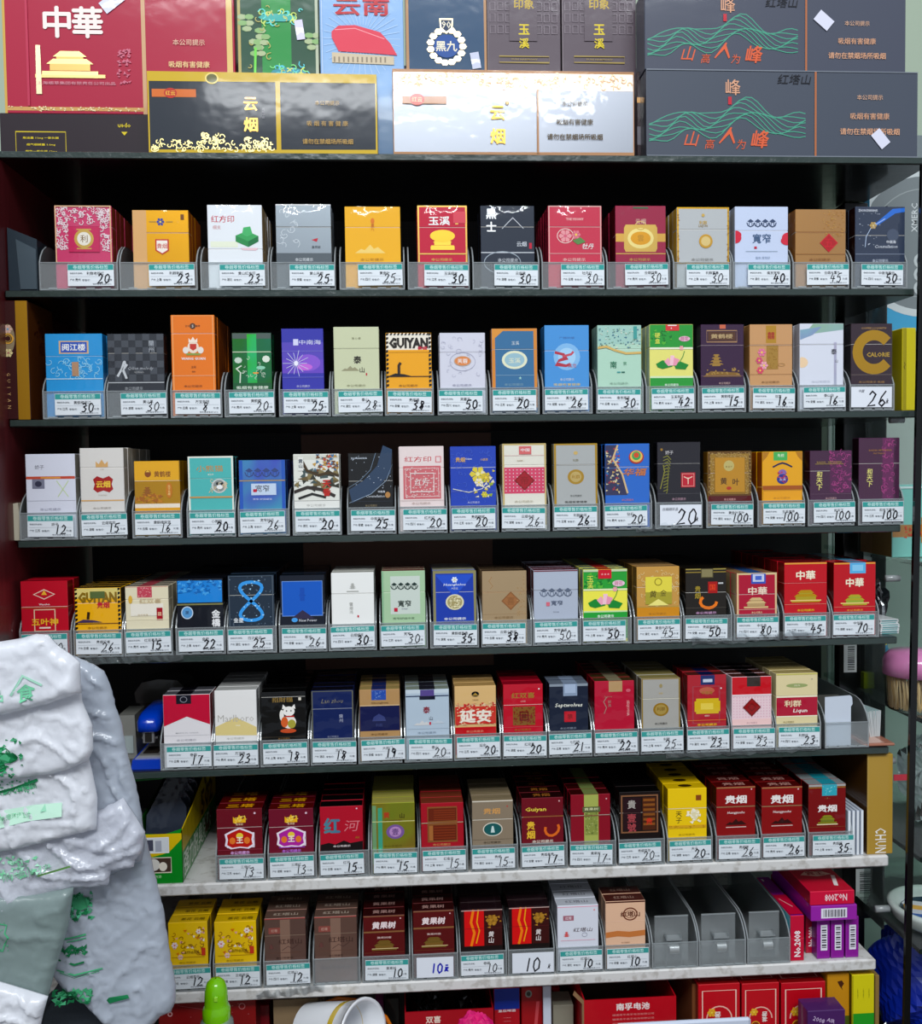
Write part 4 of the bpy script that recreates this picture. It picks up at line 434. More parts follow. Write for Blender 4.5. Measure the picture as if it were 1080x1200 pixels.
C(667, 715, 931, 667, 722, 668, '17', '黄果树', 'crimson pack with yellow green centre stripe', '#8c1a2c', R(.34, 0, .70, 1.4, '#a8b058') + R(.36, .34, .68, .86, '#8a9448') + N(50, .37, .36, .67, .84, ('#5c6c38', '#c0c878'), .02, 4) + R(.30, .26, .74, .37, '#5c6440') + T('黄果树', .52, .31, .07, '#e0e4b0', .4) + R(0, .44, 1, .455, '$c87060') + E(.9, .1, .02, .02, '#e0b0b0', 6), side='#3c1018', top='#3c1418', tops=R(.34, 0, .70, 1, '#78864c'), n=4, seam=.44)
C(724, 774, 928, 724, 779, 725, '20', '贵烟百年', 'black pack with copper framed brush writing', '#241c1e', FR(.06, .08, .92, .84, .035, '$c88860') + R(.10, .12, .52, .80, '#302024') + T('貴', .30, .26, .20, '#b0a8a0', None, .02) + T('壹號', .30, .64, .20, '#b04a50', None, .02, 0, True) + R(.56, .12, .88, .8, '#502c20') + [q for i in range(6) for q in R(.58, .15+.10*i, .86, .20+.10*i, '$c87838')] + T('贵', .72, .62, .16, '#c83a28', None, .03) + R(.0, .43, 1, .435, '#6c5450'), side='#161214', top='#1c1814', n=4, seam=.43)
C(782, 828, 924, 781, 835, 784, '20', '天子', 'bright yellow pack with brown seal and dragon', '#f0c818', R(.72, .14, .86, .25, '#8c4a24') + T('天子', .28, .58, .14, '#3c3424', None, .01, 0, True) + PO(.68, .52, [(-.4, .1), (-.1, -.35), (.3, -.3), (.4, .1), (.1, .5)], '#e8dcb0', .34) + N(20, .5, .42, .85, .7, '#f8f0d8', .05, 6) + R(.02, .74, .98, .80, '#d8a428') + CURLS(20, .04, .75, .96, .8, '#a87c18', .025, .01, 4) + R(0, .40, 1, .41, '#f8e480'), side='#b89018', top='#e0b818', tops=E(.5, .5, .18, .10, '#3c2c18', 12), n=4, seam=.4, wc='#a8881c')
pk = lambda u: T('贵烟', .5, .26, .20, '#f0e8e4', .54, .04) + E(.9, .06, .02, .02, '#e8c0c0', 6) + R(0, .395, 1, .415, '$d8a878') + T('Huangguoshu', .5, .53, .08, '#f0dcd8', .44, .01, .2) + mount(.5, .72, .54, '#3c1c1c') + R(.24, .81, .76, .825, '#e0c8c0') + (R(0, 0, 1, .03, '$e0a868') if u else [])
C(838, 885, 922, 838, 889, 842, '26', '贵烟硬', 'garnet pack with white characters and dark hill', '#8c1420', pk(1), side='#4c1018', top='#541218', tops=T('贵烟', .5, .5, .2, '#c08a80', .55, .02), n=4, seam=.4)
C(892, 940, 922, 891, 944, 894, '26', '贵烟硬', 'second garnet pack with white characters and hill', '#8c1420', pk(1), side='#4c1018', top='#541218', tops=T('贵烟', .5, .5, .2, '#c08a80', .55, .02), n=4, seam=.4)
C(947, 991, 919, 946, 999, 952, '35', '贵烟福', 'garnet pack with turquoise tax stamp', '#7c1420', R(0, .0, 1, .05, '#a8a8a4') + R(.0, .06, 1, .08, '$d8a040') + R(.36, 0, .76, .24, '#38a8b8') + N(16, .38, .04, .74, .2, '#88d8e0', .02, 3) + T('贵烟', .5, .50, .18, '#f0e8e4', .5, .04) + palace(.5, .72, .5, '$c8c838', '$a8b040') + R(.22, .82, .78, .84, '#f0e0b0') + T('— 贵 —', .5, .29, .04, '$d8a868') + R(0, .88, 1, .885, '$c88a4a'), side='#3c1018', top='#8c9494', tops=R(.36, 0, .76, 1, '#2c98a8'), n=4, seam=None)
ROWS.append(('seventh', -.6375, []))
yl = N(18, .08, .15, .92, .75, ('#d87a20', '#e8a8a0', '#f8f0e0'), .05, 5) + CURLS(26, .08, .1, .92, .78, ('#a8701c', '#8a5a18'), .07, .016, 6) + flower(.78, .22, .06, '#f4e8e0', '#d84a4a') + flower(.16, .52, .07, '#f4e0e4', '#d84a4a') + flower(.3, .8, .06, '#f0c8c8') + T('Camellia', .55, .68, .11, '#5c3a14', .46, .0, .3) + R(.84, .6, .94, .78, '#c83a28') + R(.08, .80, .92, .81, '#a87818')
C(197, 243, 1081, 192, 247, 195, '12', '云烟茶花', 'yellow floral pack beside the hanging bags', '#ecc01c', yl, side='#b08c14', top='#d8b01c', tops=T('茶花 云烟', .6, .6, .14, '#4c3c10', .6, .02) + L([(0, .1), (1, .1)], .012, '#a88818'), n=2, seam=None, wc='#8c6c14')
C(251, 300, 1080, 249, 306, 253, '12', '云烟茶花', 'yellow floral pack, second on the lowest shelf', '#ecc01c', yl, side='#b08c14', top='#d8b01c', tops=T('茶花 云烟', .6, .6, .14, '#4c3c10', .6, .02) + L([(0, .1), (1, .1)], .012, '#a88818'), n=2, seam=None, wc='#8c6c14')
br = lambda c: R(.38, .04, .62, .98, '$c89c88') + R(0, 0, 1, .025, '#a83a3a') + R(.10, .22, .38, .36, '#8c4c44') + T('红塔', .24, .29, .07, '#c8a090') + R(0, .40, 1, .41, '$d8b8a0') + T('红塔山', .62, .55, .13, '#4c3430', .56, .01) + LO(.62, .68, [(-.2, .08), (-.05, -.02), (.05, .04), (.2, -.06)], .012, '#5c403c') + pagoda(.16, .66, .14, '#6c4440') + R(.1, .80, .9, .81, '#7c584c')
C(309, 358, 1076, 308, 363, 312, '12', '红塔山', 'bronze pack with small red tower, tagged', '$8c6a60', br(0), side='#54403a', top='#5c4840', tops=T('红塔山', .5, .5, .14, '#b8a898', .6), n=2, seam=None, wc='#3c2c28')
C(368, 418, 1074, 366, 422, 368, '', '红塔山', 'bronze pack in the tray lacking a tag', '$906c60', br(1) + T('本公司提示', .5, .93, .06, '#4c3430') + T('吸烟有害健康', .5, 1.2, .08, '#6c5048', .7), side='#54403a', top='#5c4840', tops=T('红塔山', .5, .5, .14, '#b8a898', .6), n=2, seam=None, tag=None)
rr = R(0, .0, 1, .03, '$c88c60') + T('黄果树', .5, .24, .17, '#f0dcdc', .56, .04, .1) + R(0, .38, 1, .42, '$c88c58') + T('黄果树烟', .5, .54, .05, '#e0c0b8', .4) + palace(.5, .72, .6, '$a8843c', '#7c5c2c') + R(.2, .80, .84, .815, '#e0c890') + R(0, .9, 1, .905, '$b87c50') + E(.9, .08, .02, .02, '#e0b0b0', 6)
C(425, 474, 1073, 424, 481, 428, '10', '黄果树', 'maroon pack with gold hall and printed tag', '#5c1a20', rr, side='#2c1014', top='#34161a', tops=T('黄果树', .5, .5, .18, '#b89088', .55, .01), n=3, seam=.4)
C(484, 532, 1067, 482, 537, 488, '10', '', 'maroon pack over blue handwritten plain tag', '#5c1a20', rr, side='#2c1014', top='#34161a', tops=T('黄果树', .5, .5, .18, '#b89088', .55, .01), n=3, seam=.4, tag='blue')
fl = R(.08, .0, .62, .86, '#d81c20') + [('l', [(.3, .0, 0, 0), (.24, .3, 0, 0), (.32, .55, 0, 0), (.24, .86, 0, 0)], .06, '#f4801c')] + [('l', [(.42, .0, 0, 0), (.38, .3, 0, 0), (.44, .5, 0, 0), (.36, .8, 0, 0)], .03, '#f0a020')] + R(.55, .03, .98, .86, '#401418') + R(.0, .86, 1, 1.4, '#241214') + flower(.74, .26, .12, '#a8782c', '#6c4414') + N(16, .6, .16, .95, .42, '#b88430', .04, 3) + T('黄山', .72, .66, .13, '#e8dcd8', None, .02, .1, True) + R(0, .44, 1, .445, '#6c2c30') + R(0, 0, 1, .025, '#c8a8a0')
C(540, 589, 1066, 538, 594, 540, '10', '', 'black pack with red flames, tag with green header', '#2c1618', fl, side='#181012', top='#282022', n=3, seam=None, tops=FR(.2, .1, .85, .9, .02, '#3c3034'))
C(595, 644, 1063, 594, 650, 600, '10', '', 'black pack with red flames over plain tag', '#2c1618', fl, side='#181012', top='#282022', n=3, seam=None, tops=FR(.2, .1, .85, .9, .02, '#3c3034'), tag='plain')
C(653, 701, 1061, 651, 707, 656, '10', '红塔山', 'white pack with pink line and red tower', '#dadce6', R(0, .03, 1, .045, '#e890a8') + R(.14, .24, .40, .36, '#a86a78') + T('红塔', .27, .30, .07, '#f0e4e8') + pagoda(.22, .68, .16, '#d85a5a') + T('红塔山', .62, .58, .10, '#5c4c50', .46, 0, .2) + RING(.66, .70, .06, .05, .01, '#9898a8') + R(.08, .82, .92, .83, '#e8a0b0') + E(.9, .12, .02, .02, '#e88', 6), side='#a8aab4', top='#b8bcc4', tops=T('红塔山', .5, .5, .14, '#6c6c74', .55), n=3, seam=None)
C(708, 756, 1056, 708, 762, 711, '10', '红塔山', 'peach pack with brown top and round stamp', '#e4b898', R(0, 0, 1, .04, '#4c2420') + RING(.62, .30, .17, .15, .03, '#6c3424') + T('红塔山', .62, .30, .13, '#5c2c20', .48, .03) + RING(.62, .30, .11, .10, .01, '#6c3424') + [('l', [(0, .76, 0, 0), (.3, .73, 0, 0), (.6, .76, 0, 0), (1, .73, 0, 0)], .14, '#c87840')] + T('本公司提示', .5, .94, .04, '#a88068') + R(0, .45, 1, .455, '#f0d0b8'), side='#a07c64', top='#4c2824', tops=T('红塔山', .5, .5, .14, '#a88878', .5), n=1, seam=None)
# ------------------------------------------------------------------ the shelving (setting)
def struct(mb, name): 
    o = mb.obj(name, fix=True); o['kind'] = 'structure'; return o
SHELVES = [(-.53, .672, .380, 'k'), (-.457, .652, .218, 'k'), (-.457, .655, .066, 'k'), (-.452, .636, -.078, 'k'), (-.452, .632, -.2205, 'k'), (-.452, .622, -.3615, 'k'), (-.452, .622, -.5025, 'w'), (-.452, .606, -.6375, 'w')]
unit = thing('display_shelving', 'tall black metal shelving unit with two white lower boards, holding the packs', 'shelf', (0, .15, -.95))
UI = Matrix.Translation((0, -.15, .95))
def upart(mb, name, label=None):
    mb.v = [(x, y-.15, z+.95) for x, y, z in mb.v]
    return mb.obj(name, unit, label, fix=True)
for i, (xa, xb, z, k) in enumerate(SHELVES):
    mb = MB()
    if k == 'k': mb.box((xa, 0.0, z-.009), (xb, .285, z), SHELF_BLACK, .0012)
    else: mb.box((xa, -.001, z-.0145), (xb, .285, z), SHELF_WHITE, .002)
    o = upart(mb, 'shelf', 'white scuffed shelf board' if k == 'w' else None)
    if k == 'k':
        s = MB(); s.box((xa+.002, -.0022, z-.0082), (xb-.002, -.0004, z-.0008), SHELF_STRIP, .0005)
        s.v = [(x, y-.15, z_+.95) for x, y, z_ in s.v]; s.obj('edge_strip', o, 'dusty dark green plastic edge strip', fix=True)
mb = MB(); mb.box((-.452, .287, -.98), (.66, .290, .60), PERF); upart(mb, 'back_panel', 'black perforated back sheet')
BROWN, _, _ = simple('brown_board', '#9a7464', 0.75, 0, 0, (20, .3))
mb = MB()
a = at(352, 497, .284); b = at(575, 497, .284); mb.box((a.x, .2835, -.30), (b.x, .2865, .055), BROWN, .0005); upart(mb, 'backing_board', 'brown board showing behind the sheet')
# right upright with its barcode stickers
mb = MB(); a = at(988, 700, .17); mb.box((a.x, .17, -.98), (a.x+.034, .20, .37), SHELF_BLACK, .001); up = upart(mb, 'upright', 'black upright post')
def barcode(cx, cy, w, h, Y, par=None, vert=True, horiz_root=None):
    """white sticker with bars, lying on a face that looks along -y"""
    mb = MB(); mb.box((-w/2, -.0003, -h/2), (w/2, 0, h/2), '#e8e8e8'); r = random.Random(int(cx*7+cy))
    t = -.42
    while t < .42:
        q = r.uniform(.012, .045)
        if vert: mb.add([(-w*.2, -.0004, h*t), (w*.34, -.0004, h*t), (w*.34, -.0004, h*(t+q)), (-w*.2, -.0004, h*(t+q))], [(0, 1, 2, 3)], BK)
        else: mb.add([(w*t, -.0004, -h*.2), (w*(t+q), -.0004, -h*.2), (w*(t+q), -.0004, h*.34), (w*t, -.0004, h*.34)], [(0, 1, 2, 3)], BK)
        t += q+r.uniform(.015, .04)
    return mb
for px, py, w, h in ((1018, 660, .016, .036), (996, 771, .019, .042), (1010, 1034, .019, .040)):
    p = at(px, py, .168); mb = barcode(px, py, w, h, .168)
    sup = at(px, py, .1695)
    o = mb.obj('barcode_sticker'); o.location = (p.x, .1685, p.z); o['label'] = {660: 'white barcode sticker on the black post beside the fourth shelf', 771: 'white barcode sticker on the black post beside the fifth shelf', 1034: 'white barcode sticker on the black post above the purple boxes'}[py]; o['category'] = 'sticker'
    o['group'] = 'barcode stickers on the black post'
    bx = MB(); bx.box((p.x-.016, .1695, p.z-.055), (p.x+.016, .182, p.z+.055), SHELF_BLACK, .001); upart(bx, 'bracket', 'black steel bracket behind a barcode')
# left wooden wall
mb = MB(); mb.box((-.50, -.30, -1.05), (-.4575, .32, .375), WOOD, .001); struct(mb, 'wall_left')
mb = MB(); mb.box((-1.2, .55, -1.1), (1.6, .57, .9), '~aab8a4'); struct(mb, 'wall_back')
mb = MB(); mb.box((-1.2, -3.2, -1.12), (1.6, .57, -1.10), '~5a5650'); struct(mb, 'floor')
mb = MB(); mb.box((-.452, .0, -.985), (.65, .285, -.965), SHELF_WHITE, .002); upart(mb, 'shelf', 'lowest white shelf board')
# ------------------------------------------------------------------ trays, tags, packs
ORD = ['zeroth', 'second', 'third', 'fourth', 'fifth', 'sixth', 'seventh', 'eighth', 'ninth']
PROF = [(0, 0), (0, .033), (.005, .042), (.013, .050), (.024, .056), (.038, .058), (.235, .058), (.235, 0)]
_div = None
def divider_mesh():
    global _div
    if _div is None:
        mb = MB(); mb.prism(PROF, 0, .0012, ACRYL, 'x')
        # bright polished rim along the curved front edge
        for i in range(6):
            (a, b), (c, d) = PROF[i], PROF[i+1]
            mb.add([(-.0002, a-.0003, b), (.0014, a-.0003, b), (.0014, c-.0003, d+.0003), (-.0002, c-.0003, d+.0003)], [(0, 1, 2, 3)], ACRYL_EDGE)
        _div = mb.mesh('divider')
    return _div
_lip = {}
def make_tray(xa, xb, z, label, group):
    w = round(xb-xa-.0008, 4)
    t = thing('pack_tray', label, 'tray', (xa+.0004, .001, z+.0002), group)
    ob('divider', divider_mesh(), t, None, (0, .0, 0)); ob('divider', divider_mesh(), t, None, (w-.0012, 0, 0))
    if w not in _lip:
        m1 = MB(); m1.box((.0013, 0, 0), (w-.0013, .0012, .0325), ACRYL); m1.box((.0013, -.0002, .0322), (w-.0013, .0014, .0330), ACRYL_EDGE)
        m1.box((.0013, -.0004, 0), (w-.0013, .0010, .0016), ACRYL_EDGE)
        m2 = MB(); m2.box((.0013, .0014, .0002), (w-.0013, .234, .0014), ACRYL)
        m3 = MB()
        for u in (.18, .42, .66, .86): m3.box((w*u-.006, -.0012, .0012), (w*u+.004, -.0005, .0030), ACRYL_EDGE)
        _lip[w] = (m1.mesh('front_lip'), m2.mesh('floor_plate'), m3.mesh('clip_rail'))
    ob('front_lip', _lip[w][0], t); ob('floor_plate', _lip[w][1], t); ob('clip_rail', _lip[w][2], t)
    return t, w
# tags -----------------------------------------------------------------
DIG = {'0': [[(.5, 1), (.15, .75), (.1, .3), (.4, 0), (.8, .2), (.85, .7), (.5, 1)]], '1': [[(.54, 1), (.42, 0)]], '2': [[(.1, .75), (.4, 1), (.8, .8), (.6, .4), (.05, .02), (.95, .08)]],
       '3': [[(.1, .9), (.6, 1), (.75, .75), (.35, .55), (.8, .35), (.6, .03), (.05, .05)]], '4': [[(.4, 1), (.05, .4), (.95, .42)], [(.7, .75), (.55, 0)]], '5': [[(.25, .95), (.15, .55), (.6, .6), (.8, .3), (.5, 0), (.05, .08)], [(.25, .95), (.9, 1)]],
       '6': [[(.7, 1), (.25, .6), (.1, .2), (.45, 0), (.75, .25), (.45, .45), (.15, .25)]], '7': [[(.1, .9), (.9, 1), (.4, 0)]], '8': [[(.7, .9), (.3, .95), (.25, .7), (.7, .35), (.5, 0), (.15, .2), (.75, .75), (.7, .9)]], '9': [[(.8, .8), (.4, 1), (.15, .7), (.5, .5), (.8, .8), (.6, 0)]],
       '元': [[(.2, .9), (.8, .9)], [(.05, .55), (.95, .6)], [(.4, .55), (.1, 0)], [(.6, .58), (.6, .1), (.95, .1)]]}
def hand(s, u, v, h, c, r, th=.026, slant=.25):
    out = []; x = u
    for ch in s:
        k = .62 if ch == '1' else 1.0; hh = h*(.7 if ch == '元' else 1)
        for st in DIG[ch]:
            out.append(('l', [(x, v, (a*.62*k+slant*(b-.5)*.6)*hh+r.uniform(-.006, .006), (0.5-b)*hh*1.05+r.uniform(-.006, .006)) for a, b in st], th, c))
        x += (.62*k+.16)*hh
    return out
TW, TH = .0535, .0255
INK = '~1c1e24'; TEAL = '~3d9a94'; TEXTC = '~4c525c'
_base = None
def tag_meshes():
    global _base
    if _base is None:
        c = MB(); c.box((0, -.0006, -TH), (TW, 0, 0), '#dfe5ea', .0001)
        h = paint(R(0, 0, 1, .265, TEAL) + T('卷烟零售价格标签', .5, .135, .085, '~c9e6e2', .76, .01), TW, TH); h.v = [(x, y-.0006, z) for x, y, z in h.v]
        t = paint(T('卷烟名称(规格):', .19, .42, .045, TEXTC, .28, 0) + T('产地:', .10, .71, .05, TEXTC, .10, 0) + T('零售价:', .40, .73, .045, TEXTC, .18, 0) + T('元/盒', .90, .72, .045, TEXTC, .12, 0) + T('物价监督电话12315', .74, .91, .035, TEXTC, .40, 0) + L([(.04, .56), (.96, .56)], .004, '~a8aeb4'), TW, TH)
        t.v = [(x, y-.00075, z) for x, y, z in t.v]
        _base = (c.mesh('card'), h.mesh('header_band'), t.mesh('printed_form'))
    return _base
PROV = ['云南', '贵州', '上海', '湖北', '安徽', '四川', '江苏', '湖南']
def make_tag(x, z, col, shelf, idx, y=-.0012):
    kind = col['tag']; r = random.Random(idx*31+5); tilt = r.uniform(-.016, .016)
    sh = col['short']
    lab = {'std': 'white price tag with teal header under the ', 'plain': 'plain white handwritten price tag under the ', 'blue': 'plain tag with blue ink price under the '}[kind]+(sh.split(' over ')[0] if kind != 'std' else sh)
    if kind == 'std': lab = ('price tag reading %s under the ' % col['price'])+sh
    t = thing('price_tag', lab, 'price tag', (x, y, z), 'price tags on the %s shelf' % shelf, rot=(0, tilt, 0))
    card, head, form = tag_meshes()
    if kind == 'std':
        ob('card', card, t); ob('header_band', head, t); ob('printed_form', form, t)
        nm = col['name'] or '卷烟'
        m = paint(T(nm, .60, .42, .072, INK, min(.075*len(nm), .42), 0) + T(PROV[idx % 8], .22, .71, .062, INK, .11, .01), TW, TH)
        m.v = [(a, b-.0008, c) for a, b, c in m.v]; m.obj('printed_name', t)
        m = paint(hand(col['price'], .60-.10*(len(col['price']) > 2)+r.uniform(-.05, .05), .66, .19, INK, r, r.choice((.020, .026, .030))), TW, TH)
    else:
        c = MB(); c.box((0, -.0006, -TH), (TW*(.98 if kind == 'plain' else .86), 0, 0), '#e2e6ee', .0001); c.obj('card', t)
        pr = col['price']
        if kind == 'blue': p = hand(pr+'元', .36, .55, .22, '~2a2cae', r, .035, .1)
        else: p = hand(pr, .40 if pr != '10' else .32, .58, .34 if pr != '10' else .30, INK, r, .032) + hand('元', .84, .70, .14, INK, r, .016)
        if pr in ('26', '20'): p += T('卡碧' if pr == '26' else '云烟细珍品', .24, .20, .07, '~70747c', None, 0, .2)
        m = paint(p, TW, TH)
    m.v = [(a, b-.0008, c) for a, b, c in m.v]; m.obj('handwritten_price', t)
    return t
LIDGAP = .0004
ALLBACK = []
def make_pack(col, X0, X1, z, zt, shelf, idx, shelf_i):
    W = X1-X0; H = zt-z; D = .0215 if shelf_i >= 3 else .0180
    VH = H-(.0295)                              # height that shows above the tag
    cat = 'cigarette pack'; grp = 'cigarette packs on the %s pack shelf' % shelf
    y0 = .0034
    root = thing('cigarette_pack', col['short']+', foremost in its tray', cat, (X0, y0, z), grp)
    base, side, top = col['base'], col['side'], col['top']
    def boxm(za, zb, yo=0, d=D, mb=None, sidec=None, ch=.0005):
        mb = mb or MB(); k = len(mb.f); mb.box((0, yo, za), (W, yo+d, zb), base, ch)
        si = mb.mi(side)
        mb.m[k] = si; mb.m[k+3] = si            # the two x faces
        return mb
    if col['seam']:
        zs = H-col['seam']*VH
        body = boxm(0, zs-LIDGAP); o1 = body.obj('body', root)
        lid = boxm(zs, H); ti = lid.mi(top); lid.m[5] = ti; o2 = lid.obj('lid', root)
        lower = MB(); lower.box((.0005, .0005, zs-.001), (W-.0005, D-.0005, zs+.001), '~d8d4cc'); lower.obj('inner_frame', root)
    else:
        body = boxm(0, H); ti = body.mi(top); body.m[5] = ti; o1 = body.obj('body', root)
    pr = list(col['prims'])
    if col['wc']: pr += T('本公司提示', .48, .93, .055, col['wc'], .42, 0)
    m = paint(pr, W, VH); m.v = [(a, b, c+H) for a, b, c in m.v]; m.obj('front_print', root)
    tp = list(col['tops']) or L([(.02, .5), (.98, .5)], .012, side)
    m = paint(tp, W, D, 'top'); m.v = [(a, D-b, c+H) for a, b, c in m.v]; m.obj('top_print', root)
    if shelf_i <= 2:
        rr = random.Random(idx*5); b = (.0016, .0009, .0007)[shelf_i]*rr.uniform(.7, 1.2); NU, NV = 14, 16; vs = []
        sk_ = rr.uniform(-.25, .25)
        for j in range(NV+1):
            for i in range(NU+1):
                u, v = i/NU, j/NV; vv = v+sk_*(u-.5)*.3
                hgt = max(0, 1-abs(2*u-1)**2.6)*max(0, 1-abs(2*min(max(vv, 0), 1)-1)**3)
                vs.append((u*W, -.0010-b*hgt-b*.12*math.sin(u*9+idx)*math.sin(v*7+idx)*hgt, H-v*VH*1.02))
        m = MB(); m.sm = True; m.add(vs, [(j*(NU+1)+i, j*(NU+1)+i+1, (j+1)*(NU+1)+i+1, (j+1)*(NU+1)+i) for j in range(NV) for i in range(NU)], CELLO); m.obj('cellophane', root, 'thin glossy cellophane')
    if col['n']:
        bk = boxm(0, H); ti = bk.mi(top); bk.m[5] = ti
        m = paint(tp, W, D, 'top', mb=MB()); k = len(bk.v)
        for f, mi_ in zip(m.f, m.m):
            pass
        off = len(bk.v); bk.v += [(a, D-b, c+H) for a, b, c in m.v]
        for f, mi_ in zip(m.f, m.m): bk.f.append(tuple(q+off for q in f)); bk.m.append(bk.mi(m.mats[mi_]))
        e = FR(.01, .0, .99, .5, .025, '$c8b070') if False else []
        me = bk.mesh('cigarette_pack')
        r = random.Random(idx*17)
        for k in range(1, col['n']+1):
            ALLBACK.append((k, shelf_i, idx, me, (X0+r.uniform(-.0004, .0004), y0+k*(D+.0006), z+(.0 if r.random() < .7 else r.uniform(0, .0006))), ORD[k]+' pack in line behind the '+col['short'], grp))
    return root
idx = 0
for si, (sname, sz, cols) in enumerate(ROWS):
    for ci, c in enumerate(cols):
        idx += 1
        ym = at(c['x0'], c['yt'], 0)
        pyb = 0
        # pixel height of the tray's middle, to turn x pixels into metres
        def X(px, zz=sz+.03, Y=.001):
            lo = at(px, 0, Y); hi = at(px, 1200, Y); t = (zz-lo.z)/(hi.z-lo.z); py = 1200*t
            return at(px, py, Y).x
        xa, xb = X(c['a']), X(c['b'])
        if ci and cols[ci-1].get('_xb', -9) > xa-.0006: xa = cols[ci-1]['_xb']+.0006
        c['_xb'] = xb
        tray, w = make_tray(xa, xb, sz, 'clear plastic tray holding the '+c['short'], 'clear trays on the %s pack shelf' % sname)
        zt = at((c['x0']+c['x1'])/2, c['yt'], .0028).z
        x0, x1 = X(c['x0'], sz+.06, .0028), X(c['x1'], sz+.06, .0028)
        x0 = max(x0, xa+.0022); x1 = min(x1, xb-.0022)
        make_pack(c, x0, x1, sz+.0022, zt, sname, idx, si)
        if c['tag']:
            tx = X(c['tg'], sz+.018, -.0012)
            tx = min(tx, xb-.0545+.002) if False else tx
            c['_tx'] = tx
            if ci and cols[ci-1].get('_tx') is not None: 
                if tx < cols[ci-1]['_tx']+TW+.0004: tx = cols[ci-1]['_tx']+TW+.0004; c['_tx'] = tx
            make_tag(tx, sz+.0045+TH, c, sname, idx)
# packs behind: the largest in view one by one, the rest as stuff
ALLBACK.sort(key=lambda t: (t[0], -t[1]))
LIMIT = 300-idx
rest = MB()
for i, (k, si, ix, me, loc, lab, grp) in enumerate(ALLBACK):
    if i < LIMIT:
        o = bpy.data.objects.new('cigarette_pack', me); COL.objects.link(o); o.location = loc; o['label'] = lab; o['category'] = 'cigarette pack'; o['group'] = grp
    else:
        off = len(rest.v); rest.v += [(v.co.x+loc[0], v.co.y+loc[1], v.co.z+loc[2]) for v in me.vertices]
        for p in me.polygons:
            rest.f.append(tuple(q+off for q in p.vertices)); rest.m.append(rest.mi(me.materials[p.material_index]))
if rest.v:
    o = rest.obj('packs_deep_in_the_trays'); o['kind'] = 'stuff'; o['label'] = 'remaining cigarette packs deep in the trays behind the front ones'; o['category'] = 'cigarette packs'
print('PACKS', idx, len(ALLBACK))
# empty trays with their spring pushers
def empty_tray(xa, xb, z, label, group, pusher=True):
    t, w = make_tray(xa, xb, z, label, group)
    if pusher:
        m = MB(); m.box((.008, .016, .0016), (w-.008, .0172, .060), ACRYL, .0003); m.box((.008, .0158, .059), (w-.008, .0175, .0605), ACRYL_EDGE)
        p = m.obj('pusher_plate', t)
        m = MB(); cx = w*.5
        m.box((cx-.010, .004, .0016), (cx-.0088, .016, .040), ACRYL); m.box((cx+.0088, .004, .0016), (cx+.010, .016, .040), ACRYL)
        m.box((cx-.010, .003, .034), (cx+.010, .016, .0352), ACRYL_EDGE); m.obj('spring_housing', p)
        m = MB(); m.sm = True; pts = [(cx, .0065+.006*math.cos(a), .022+.0065*math.sin(a)) for a in [i*math.pi/8 for i in range(12)]]
        vs = []
        for q in pts: vs += [(q[0]-.0062, q[1], q[2]), (q[0]+.0062, q[1], q[2])]
        m.add(vs, [(2*i, 2*i+1, 2*i+3, 2*i+2) for i in range(len(pts)-1)], '$d0d2d2'); m.obj('coil_spring', p, 'shiny rolled steel spring band')
    return t
for k, (a, b) in enumerate(((763, 818), (818.5, 874), (875, 926))):
    z = -.6375
    X = lambda px, zz=z+.03, Y=.001: at(px, 1200*(zz-at(px, 0, Y).z)/(at(px, 1200, Y).z-at(px, 0, Y).z), Y).x
    empty_tray(X(a), X(b), z, ['empty clear tray with spring beside the peach pack', 'empty clear tray with spring between two other empty trays', 'empty clear tray with spring beside the stacked boxes'][k], 'empty clear trays on the seventh pack shelf')
# ------------------------------------------------------------------ boxes measured from the picture
def card(c): return '@'+c[1:] if isinstance(c, str) and c[0] == '#' else c
def cardp(ps):
    return [tuple(card(q) if isinstance(q, str) and len(q) in (4, 7) and q[0] == '#' else q for q in p) for p in ps]
def pxbox(name, label, cat, x0, y0, x1, y1, Y, depth, col, prims=(), side=None, top=None, toppr=None, sidepr=None, z0=None, z1=None, group=None, ch=.0008, rz=0.0, ph=1.0):
    ym = (y0+y1)/2; a = at(x0, ym, Y); b = at(x1, ym, Y); xm = (x0+x1)/2
    zb = at(xm, y1, Y).z if z0 is None else z0; zt = at(xm, y0, Y).z if z1 is None else z1
    W = b.x-a.x; H = zt-zb
    col, side, top = card(col), card(side), card(top); prims = cardp(prims)
    t = thing(name, label, cat, (a.x, Y, zb), group, rz)
    m = MB(); m.box((0, 0, 0), (W, depth, H), col, ch); si = m.mi(side or col); m.m[0] = si; m.m[3] = si; m.m[5] = m.mi(top or col); m.obj('carton_body', t)
    if prims:
        m = paint(prims, W, H*ph if y1 <= 1200 else zt-at(xm, y1, Y).z, eps=6e-5); m.v = [(p, q, max(r+H, 0)) for p, q, r in m.v]; m.obj('front_print', t)
    if toppr:
        m = paint(toppr, W, depth, 'top', eps=6e-5); m.v = [(p, depth-q, r+H) for p, q, r in m.v]; m.obj('top_print', t)
    if sidepr:      # on the face looking along +x: (0,0) front upper corner, u runs back
        m = paint(sidepr, depth, H, eps=6e-5); m.v = [(W-q, p, r+H) for p, q, r in m.v]; m.obj('side_print', t)
    return t, W, H
S0 = .3802
warn = lambda u, v, h, c: T('本公司提示', u, v, h, c, None, .01) + T('吸 烟 有 害 健 康', u, v+.26, h*1.15, c, None, .015) + T('请勿在禁烟场所吸烟', u, v+.49, h*1.15, c, None, .02)
Gm = '#c9a14a'
